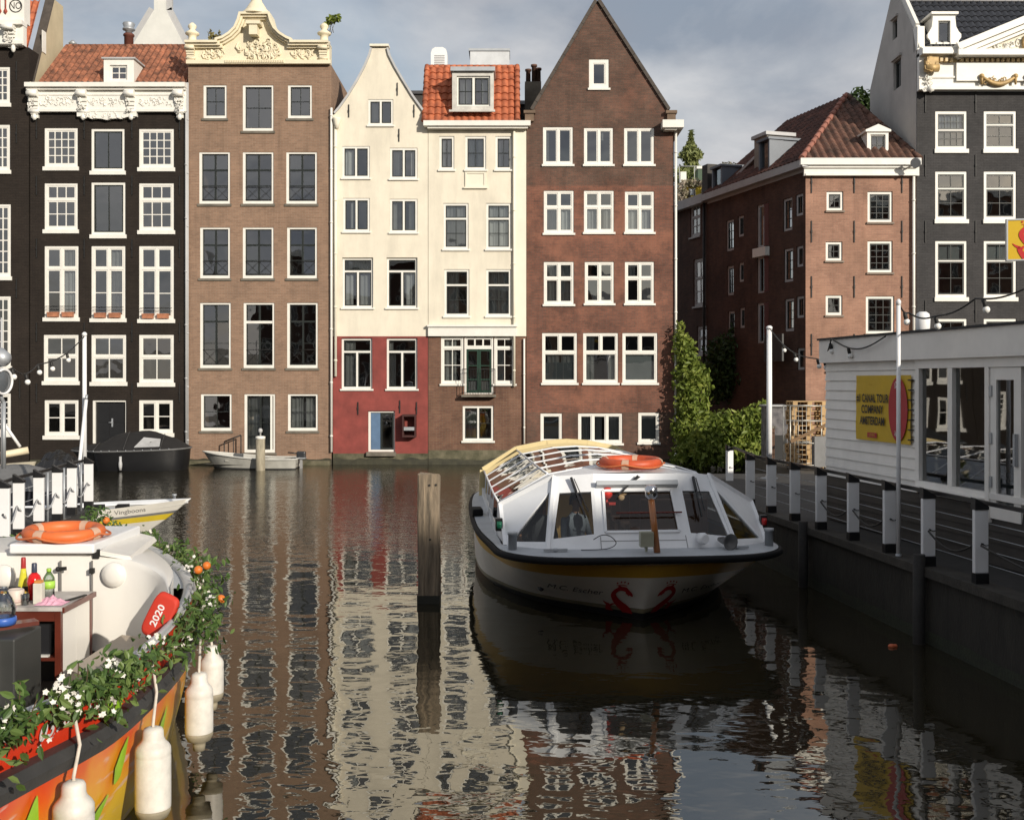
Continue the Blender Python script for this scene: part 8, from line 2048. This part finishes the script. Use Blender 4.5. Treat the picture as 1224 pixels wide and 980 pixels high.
    def tray(t_):
        x = at(20, 0, 10.3).x; mb = MB(); mb.box(x - .30, x + .19, 10.12, 10.30, zc, zc + .02); mb.box(x - .30, x + .19, 10.10, 10.118, zc, zc + .07); mb.box(x - .30, x + .19, 10.30, 10.318, zc, zc + .10); mb.build('tray_body', blackp, t_); rn = random.Random(3)
        for k in range(9):
            mb = MB(); mb.ball((x - .26 + .05 * k, 10.16 + rn.uniform(0, .1), zc + .05), .034, .03, .026, 8, 5); mb.build('fruit_piece', mat('orange_food' if k % 2 else 'yellow_food', (.65, .24, .02) if k % 2 else (.62, .45, .06), .4), t_)
    small('serving_tray', 'black serving tray with orange and yellow fruit behind the tub', 'tray', tray)
    def knife(t_):
        mb = MB(); a, b = at(72, 716, 10.0), at(95, 707, 10.2); mb.bar((a.x, 10.0, zc + .012), (b.x, 10.35, zc + .012), .03, .012); mb.build('knife_blade', iron, t_); mb = MB(); mb.bar((a.x, 10.0, zc + .014), (a.x - .1, 9.95, zc + .014), .028, .02); mb.build('knife_grip', blackp, t_)
    small('knife', 'dark knife lying across the right end of the counter', 'knife', knife)
    def glass_(t_):
        x = at(33, 0, 10.).x; mb = MB(); mb.lathe([(.03, 0), (.036, .1), (.034, .1), (.028, .01)], (x, 9.95, zc), 14); mb.build('tumbler', cl, t_)
    small('drinking_glass', 'empty clear drinking glass beside the pinkish tub', 'glass', glass_)
    def jug(t_):
        c = at(2, 735, 8.95); mb = MB(); mb.lathe([(.05, -.12), (.09, -.10), (.10, 0), (.07, .08), (.035, .14), (.04, .17)], (c.x - .01, 9.0, 1.42), 16); mb.build('jug_body', cl, t_); mb = MB(); mb.lathe([(.095, -.115), (.105, -.08), (.10, -.05)], (c.x - .01, 9.0, 1.40), 16); mb.build('blue_base', mat('blue_plastic', (.05, .14, .50), .4), t_)
    small('water_jug', 'clear jug with a blue base at the left edge on the fridge top', 'jug', jug)
    # red cushion against the side, one more by the rail
    cu = thing('cushion', 'red cushion with white lettering propped against the inside of the flower boat', 'cushion', at(192, 736, 9.1))
    c = at(192, 736, 9.1); u = Vector((.42, .12, .90)).normalized(); v = Vector((.88, -.2, -.42)).normalized(); v = (v - u * v.dot(u)).normalized(); w = u.cross(v)
    mb = MB(); rows = []
    for (s, k) in ((-.035, .82), (-.03, .96), (0, 1.03), (.03, .96), (.035, .82)):
        rows.append([c + u * (.19 * k * (abs(math.cos(a)) ** .45) * (1 if math.cos(a) > 0 else -1)) + v * (.11 * k * (abs(math.sin(a)) ** .45) * (1 if math.sin(a) > 0 else -1)) + w * s for a in [q / 24 * 6.283 for q in range(24)]])
    mb.grid(rows, 0, True, closed=True); nn = len(mb.v); mb.f.append(list(range(24))[::-1]); mb.m.append(0); mb.sm.append(True); mb.f.append(list(range(nn - 24, nn))); mb.m.append(0); mb.sm.append(True)
    cmat = mat('cushion_red', (.55, .035, .015), .7, .1, 4., bump=.1); mb.build('cover', cmat, cu)
    sgn = 1 if w.dot(Vector((0, -1, 0))) > 0 else -1
    text_on('2020', .085, lambda x, y: c + u * (x) * 1 + v * (-y * 1 - .01) * (1) + w * (.0385 * sgn), MATS['print_white'], cu, sx=1.1, bold=.002)
    c2 = thing('cushion', 'small red cushion lying by the gap in the grey rail', 'cushion', at(116, 826, 7.6)); mb = MB(); q = at(116, 826, 7.6); mb.obox(q, ((1, 0, 0), (0, 1, 0), (0, 0, 1)), .09, .10, .05); mb.build('cover', cmat, c2, bevel=.03)
    lifebuoy('lifebuoy', 'orange lifebuoy lying on the white hatch of the flower boat', (-4.55, 11.05, 1.765), .34, .062, (.02, -.03, 1))
    # --- garland
    g = thing('garland', 'leafy garland with white blossom and oranges tied along the rail of the flower boat', 'garland', (-2.9, 8, 1.2))
    P = fb_path(.03, lambda y: zt(y) - (.04 if y < 8 else .10), 8); rn = random.Random(11); pts = []; tips = []
    path = [p for p in P if p.y > 4.4 and (p.x > FBX - .9)]
    for i in range(6400):
        p = rn.choice(path); f = .55 + .45 * math.sin(p.y * 3.1 + p.x) + .25 * math.sin(p.y * 7.7)
        if rn.random() > (.02 if p.y < 8 else .10) + .60 * f: continue
        sp_ = .052 + .036 * f; ob = .02
        if p.y > 8.4: sp_ *= 1.25; ob = .10
        q = p + Vector((rn.gauss(ob, sp_), rn.gauss(0, sp_ * .8), rn.gauss(.05, sp_ * .85) - abs(rn.gauss(0, .09)) * (rn.random() < .25)))
        pts.append(q)
    for (px, py, Y, rr) in ((112, 614, 13.5, .11), (124, 626, 13.4, .16), (140, 640, 13.1, .14), (160, 644, 12.8, .13), (20, 662, 12.9, .15), (45, 652, 13.1, .14), (70, 650, 13.3, .09)):
        c = at(px, py, Y)
        for k in range(int(520 * rr)): pts.append(c + Vector((rn.gauss(0, rr * .6), rn.gauss(0, rr * .5), rn.gauss(-.02, rr * .55))))
    # trailing sprigs
    for i in range(110):
        p = rn.choice(path); d = Vector((rn.gauss(.3, .4), rn.gauss(-.1, .5), rn.gauss(.45, .5))).normalized(); ln = rn.uniform(.14, .32)
        tips.append((p, p + d * ln)); 
        for k in range(10):
            pts.append(p + d * ln * (.3 + .7 * k / 9) + Vector((rn.gauss(0, .018), rn.gauss(0, .018), rn.gauss(0, .018))))
    random.seed(21)
    mb = MB(); leaves(mb, pts, .048, shape=1.7); mb.build('foliage', leaf_mat('garland_leaf', (.035, .07, .02), (.09, .16, .04), (.22, .29, .09), .4, .3), g)
    mb = MB()
    for a, b in tips: mb.tube([a, b], .004, 4)
    for a, b in zip(path[::4], path[4::4]):
        if (a - b).length < 1: mb.tube([a, b], .018, 5)
    mb.build('stems', mat('stem_brown', (.09, .06, .03), .8), g)
    mb = MB(); cl_ = [rn.choice(path) + Vector((rn.gauss(.06, .08), rn.gauss(-.03, .08), rn.gauss(.05, .09))) for i in range(38)]
    for c in cl_:
        for k in range(rn.randint(5, 11)):
            q = c + Vector((rn.gauss(0, .034), rn.gauss(0, .034), rn.gauss(0, .034))); ax = Vector((rn.gauss(.2, .7), rn.gauss(-.6, .7), rn.gauss(.4, .7))).normalized(); u = ax.orthogonal().normalized(); v = ax.cross(u)
            for j in range(5):
                a = j * 1.2566; e = u * math.cos(a) + v * math.sin(a); e2 = -u * math.sin(a) + v * math.cos(a); mb.add([q, q + e * .011 + e2 * .008, q + e * .021 + ax * .004, q + e * .011 - e2 * .008], [(0, 1, 2, 3)])
    mb.build('blossom', mat('white_petal', (.78, .75, .68), .6, .05), g)
    om = mat('orange_skin', (.66, .17, .02), .45, .12, 9., bump=.1, bscale=120)
    for (px, py, Y) in ((139, 641, 12.9), (149, 642, 12.8), (127, 622, 13.3), (237, 681, 11.0), (247, 676, 11.2), (264, 716, 10.2), (51, 871, 6.9)):
        mb = MB(); mb.ball(at(px, py, Y), .043, n=14, m=10); mb.build('orange_fruit', om, g)
    # --- fenders
    fm = mat('fender_white', (.72, .69, .63), .5, .22, 7., bump=.06, stain=.5); dirty = mat('fender_foot', (.32, .28, .2), .7, .3, 6.)
    names = ['nearest, cut by the lower edge of the view', 'second nearest, hanging below the thick blossom', 'third, its foot almost touching the water', 'farthest, half hidden behind another']
    for i, (px, py, Y, r, ln) in enumerate(((88, 932, 6.62, .122, .72), (183, 868, 7.86, .127, .68), (238, 803, 9.15, .116, .60), (253, 771, 9.95, .108, .53))):
        t_ = at(px, py, Y); h2 = thing('fender', f'white cylindrical fender on the flower boat, {names[i]}', 'fender', t_, 'fenders along the flower boat')
        L_ = ln; mb = MB(); mb.lathe([(.03, 0), (r * .5, -.012), (r * .58, -.03), (r * .6, -.08), (r * .66, -.10), (r * .88, -.13), (r * .99, -.155), (r, -.19), (r * .985, -.2), (r * .985, -.21), (r, -.22), (r, -L_ + .12), (r * .97, -L_ + .08), (r * .8, -L_ + .035), (r * .45, -L_ + .02), (.05, -L_), (.045, -L_ - .05), (.035, -L_ - .055)], t_, 20); mb.build('float_body', fm, h2)
        mb = MB(); mb.lathe([(r * .985, -L_ + .10), (r * .985, -L_ + .075), (r * .82, -L_ + .031), (r * .47, -L_ + .016), (.053, -L_ - .004), (.048, -L_ - .054)], t_, 20); mb.build('stained_foot', dirty, h2)
        ya = min((Y - .3 + k * .02 for k in range(90)), key=lambda y: abs(CX + fb_side(y, -.01).x / y * F - (px - 5)))
        top = fb_side(ya, -.01, zt(ya) + .05); mid = fb_side(lerp(Y, ya, .45), .10, zb(Y) + .06); mb = MB(); mb.tube([t_ + Vector((0, 0, -.03)), t_ + Vector((0, 0, .02)), mid, top], .012, 6); mb.build('rope', mat('white_rope', (.62, .56, .48), .8, .2, 20.), h2)
flower_boat()
# ------------------------------------------------------------------ greenery
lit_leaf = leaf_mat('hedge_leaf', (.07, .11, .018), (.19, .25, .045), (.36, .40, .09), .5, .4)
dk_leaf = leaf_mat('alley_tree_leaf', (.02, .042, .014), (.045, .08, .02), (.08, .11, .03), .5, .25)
bark = mat('bark', (.07, .055, .04), .9, .3, 6., bump=.5)
def blob(px, py, Y, rx, ry, rz): p = at(px, py, Y); return (p.x, p.y, p.z, rx, ry, rz)
def shrub(name, label, cat, blobs, n, size, m, base, group=None, stems=6, seed=1, sr=1.):
    random.seed(seed); h = thing(name, label, cat, base, group); mb = MB(); leaves(mb, blob_points(blobs, n), size, shape=1.5); mb.build('foliage', m, h)
    rn = random.Random(seed); mb = MB()
    for k in range(stems):
        b = rn.choice(blobs); t_ = Vector((b[0], b[1], b[2] + b[5] * .4)); r0 = Vector(base) + Vector((rn.gauss(0, .3) * sr, rn.gauss(0, .2) * sr, 0)); mb.tube(smooth_path([r0, r0.lerp(t_, .5) + Vector((rn.gauss(0, .2) * sr, rn.gauss(0, .2) * sr, 0)), t_], 4), [r * sr for r in (.06, .055, .05, .045, .04, .03, .025, .02, .012)], 6)
    mb.build('stem', bark, h); return h
shrub('climbing_shrub', 'tall sunlit green climber growing up beside the red brick house', 'shrub',
      [blob(813, 398, 42.6, .22, .4, .5), blob(818, 420, 42.6, .5, .6, .8), blob(826, 450, 42.5, .72, .7, .9), blob(828, 484, 42.4, .70, .7, .9), blob(822, 515, 42.3, .62, .7, .9), blob(828, 542, 42.2, .85, .8, .75), blob(840, 462, 42.4, .4, .5, .5), blob(850, 505, 42.2, .5, .6, .5), blob(848, 535, 41.6, .9, .7, .8), blob(815, 550, 41.9, .45, .5, .5)], 5200, .15, lit_leaf, at(824, 558, 42.3), 'shrubs at the alley mouth', seed=2)
shrub('shrub', 'low spreading sunlit green shrub between the climber and the white light pole', 'shrub',
      [blob(846, 530, 39.6, .7, .8, .9), blob(866, 512, 39.5, .7, .7, .7), blob(886, 516, 39.5, .7, .7, .8), blob(905, 508, 39.5, .5, .6, .8), blob(880, 540, 39.3, 1.0, .8, .65), blob(904, 535, 39.4, .55, .6, .6), blob(914, 492, 39.6, .25, .3, .5), blob(893, 496, 39.5, .25, .3, .4)], 4000, .15, lit_leaf, at(880, 560, 39.4), 'shrubs at the alley mouth', seed=3)
def tree(name, label, base, trunk_top, blobs, n, size, m, seed, r=.14):
    random.seed(seed); rn = random.Random(seed); h = thing(name, label, 'tree', base); b, t_ = Vector(base), Vector(trunk_top); mb = MB(); mb.tube(smooth_path([b, b.lerp(t_, .5) + Vector((.08, .05, 0)), t_], 4), [r, r * .95, r * .9, r * .85, r * .8, r * .72, r * .66, r * .6, r * .5], 8)
    for q in blobs:
        c = Vector(q[:3]); s = b.lerp(t_, rn.uniform(.6, 1.)); mb.tube([s, s.lerp(c, .55) + Vector((0, 0, .12)), c], [r * .4, r * .28, r * .08], 6)
    mb.build('trunk', bark, h); mb = MB(); leaves(mb, blob_points(blobs, n, .4), size, shape=1.5); mb.build('crown', m, h); return h
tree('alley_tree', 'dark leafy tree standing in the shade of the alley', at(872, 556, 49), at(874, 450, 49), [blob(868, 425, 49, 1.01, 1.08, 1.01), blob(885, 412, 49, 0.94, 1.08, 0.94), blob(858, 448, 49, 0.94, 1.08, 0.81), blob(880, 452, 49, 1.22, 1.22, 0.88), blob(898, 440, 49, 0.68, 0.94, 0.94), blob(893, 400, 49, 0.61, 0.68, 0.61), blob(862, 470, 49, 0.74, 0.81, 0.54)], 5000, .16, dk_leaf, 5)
def pine():
    b, t_ = at(824, 240, 92), at(826, 158, 92); h = thing('conifer', 'slender sunlit conifer rising behind the roofs beyond the alley', 'tree', (b.x, b.y, 10)); mb = MB(); mb.tube([(b.x, b.y, 10), t_], [.25, .03], 8); mb.build('trunk', bark, h)
    rn = random.Random(2); pts = []
    for k in range(3200):
        f = rn.random() ** .75; z = lerp(t_.z, b.z, f); rr = 3.5 * f * (.65 + .35 * math.sin(z * 3.4)) ; a = rn.uniform(0, 6.283); q = rn.random() ** .5 * rr; pts.append((t_.x + math.cos(a) * q, 92 + math.sin(a) * q, z - q * .12 + rn.gauss(0, .08)))
    random.seed(8); mb = MB(); leaves(mb, pts, .22, shape=2.2); mb.build('crown', leaf_mat('conifer_leaf', (.10, .13, .04), (.2, .23, .08), (.34, .36, .14), .6, .2), h)
pine()
random.seed(31)
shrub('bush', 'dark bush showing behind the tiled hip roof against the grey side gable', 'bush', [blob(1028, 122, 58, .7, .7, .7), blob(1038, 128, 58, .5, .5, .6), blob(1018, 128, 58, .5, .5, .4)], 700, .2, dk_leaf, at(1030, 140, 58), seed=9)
shrub('treetop', 'thin bare looking treetop showing behind the dark alley roof', 'tree', [blob(871, 206, 85, .9, .8, .9), blob(866, 214, 85, .8, .8, .6)], 420, .2, leaf_mat('pale_leaf', (.12, .12, .08), (.2, .19, .13), (.28, .26, .18)), at(871, 225, 85), seed=10)
shrub('weed', 'dry yellow weed growing on top of the brown house cornice', 'weed', [blob(252, 44, 43.2, .12, .1, .3), blob(258, 46, 43.2, .12, .1, .22), blob(262, 42, 43.2, .06, .06, .2)], 130, .09, leaf_mat('dry_leaf', (.14, .12, .04), (.22, .19, .07), (.3, .26, .1)), at(256, 53, 43.2), seed=11, sr=.12)
shrub('weed', 'small green bush growing from the gutter end of the brown house', 'weed', [blob(396, 24, 43.1, .22, .2, .2), blob(403, 22, 43.1, .18, .2, .14), blob(390, 30, 43.1, .14, .15, .1)], 260, .10, lit_leaf, at(396, 40, 43.1), seed=12, sr=.2)
def terrace():
    Y = 88; pl = Plane((0, Y), (1, 0)); h = thing('terrace_house', 'pale far house with a yellow roof terrace box beyond the alley roofs', 'house', at(828, 260, Y))
    a = pl.rect(800, 862, 222, 420); mb = MB(); pl.box(mb, a[0], a[1], -4, 0, .4, a[3]); mb.build('wall', mat('pale_wall', (.6, .57, .5), .8), h)
    a = pl.rect(818, 840, 224, 240); mb = MB(); pl.box(mb, a[0], a[1], -.3, .5, a[2], a[3]); yb = mb.build('yellow_box', mat('terrace_yellow', (.62, .46, .02), .6), h); mb = MB(); b = pl.rect(822, 830, 227, 235); pl.box(mb, b[0], b[1], .502, .52, b[2], b[3]); mb.build('pane', mat('pale_blue_pane', (.4, .45, .5), .2), yb)
    a = pl.rect(833.5, 843.5, 200, 222); mb = MB(); pl.box(mb, a[0], a[1], -1, .3, a[2], a[3] - .2); st = mb.build('stair_hut', mat('hut_green', (.05, .09, .05), .6), h); mb = MB(); pl.box(mb, a[0] - .1, a[1] + .1, -1.1, .4, a[3] - .198, a[3]); mb.build('hut_roof', white, st)
    a = pl.rect(813, 820, 206, 216); mb = MB(); pl.box(mb, a[0], a[1], -.6, .2, a[2] - .6, a[3]); mb.build('chimney', white, h)
    mb = MB(); 
    for (x0, x1) in ((800, 862),): mb.tube([at(x0, 199, Y - .2), at(x1, 199, Y - .2)], .03, 5); mb.tube([at(812, 199, Y - .2), at(812, 222, Y - .2)], .03, 5); mb.tube([at(830, 199, Y - .2), at(830, 222, Y - .2)], .03, 5)
    mb.build('railing', greyp, h)
    shrub('terrace_plant', 'flowering plants on the far roof terrace below the conifer', 'plant', [blob(815, 232, 87.2, .5, .4, .7), blob(846, 232, 87.2, .5, .4, .6), blob(826, 219, 87.2, 1.2, .4, .35)], 500, .2, leaf_mat('terrace_leaf', (.16, .17, .08), (.3, .26, .18), (.5, .4, .35)), at(826, 240, 87.2), seed=14)
terrace()
# a check of the words: no label may run past sixteen
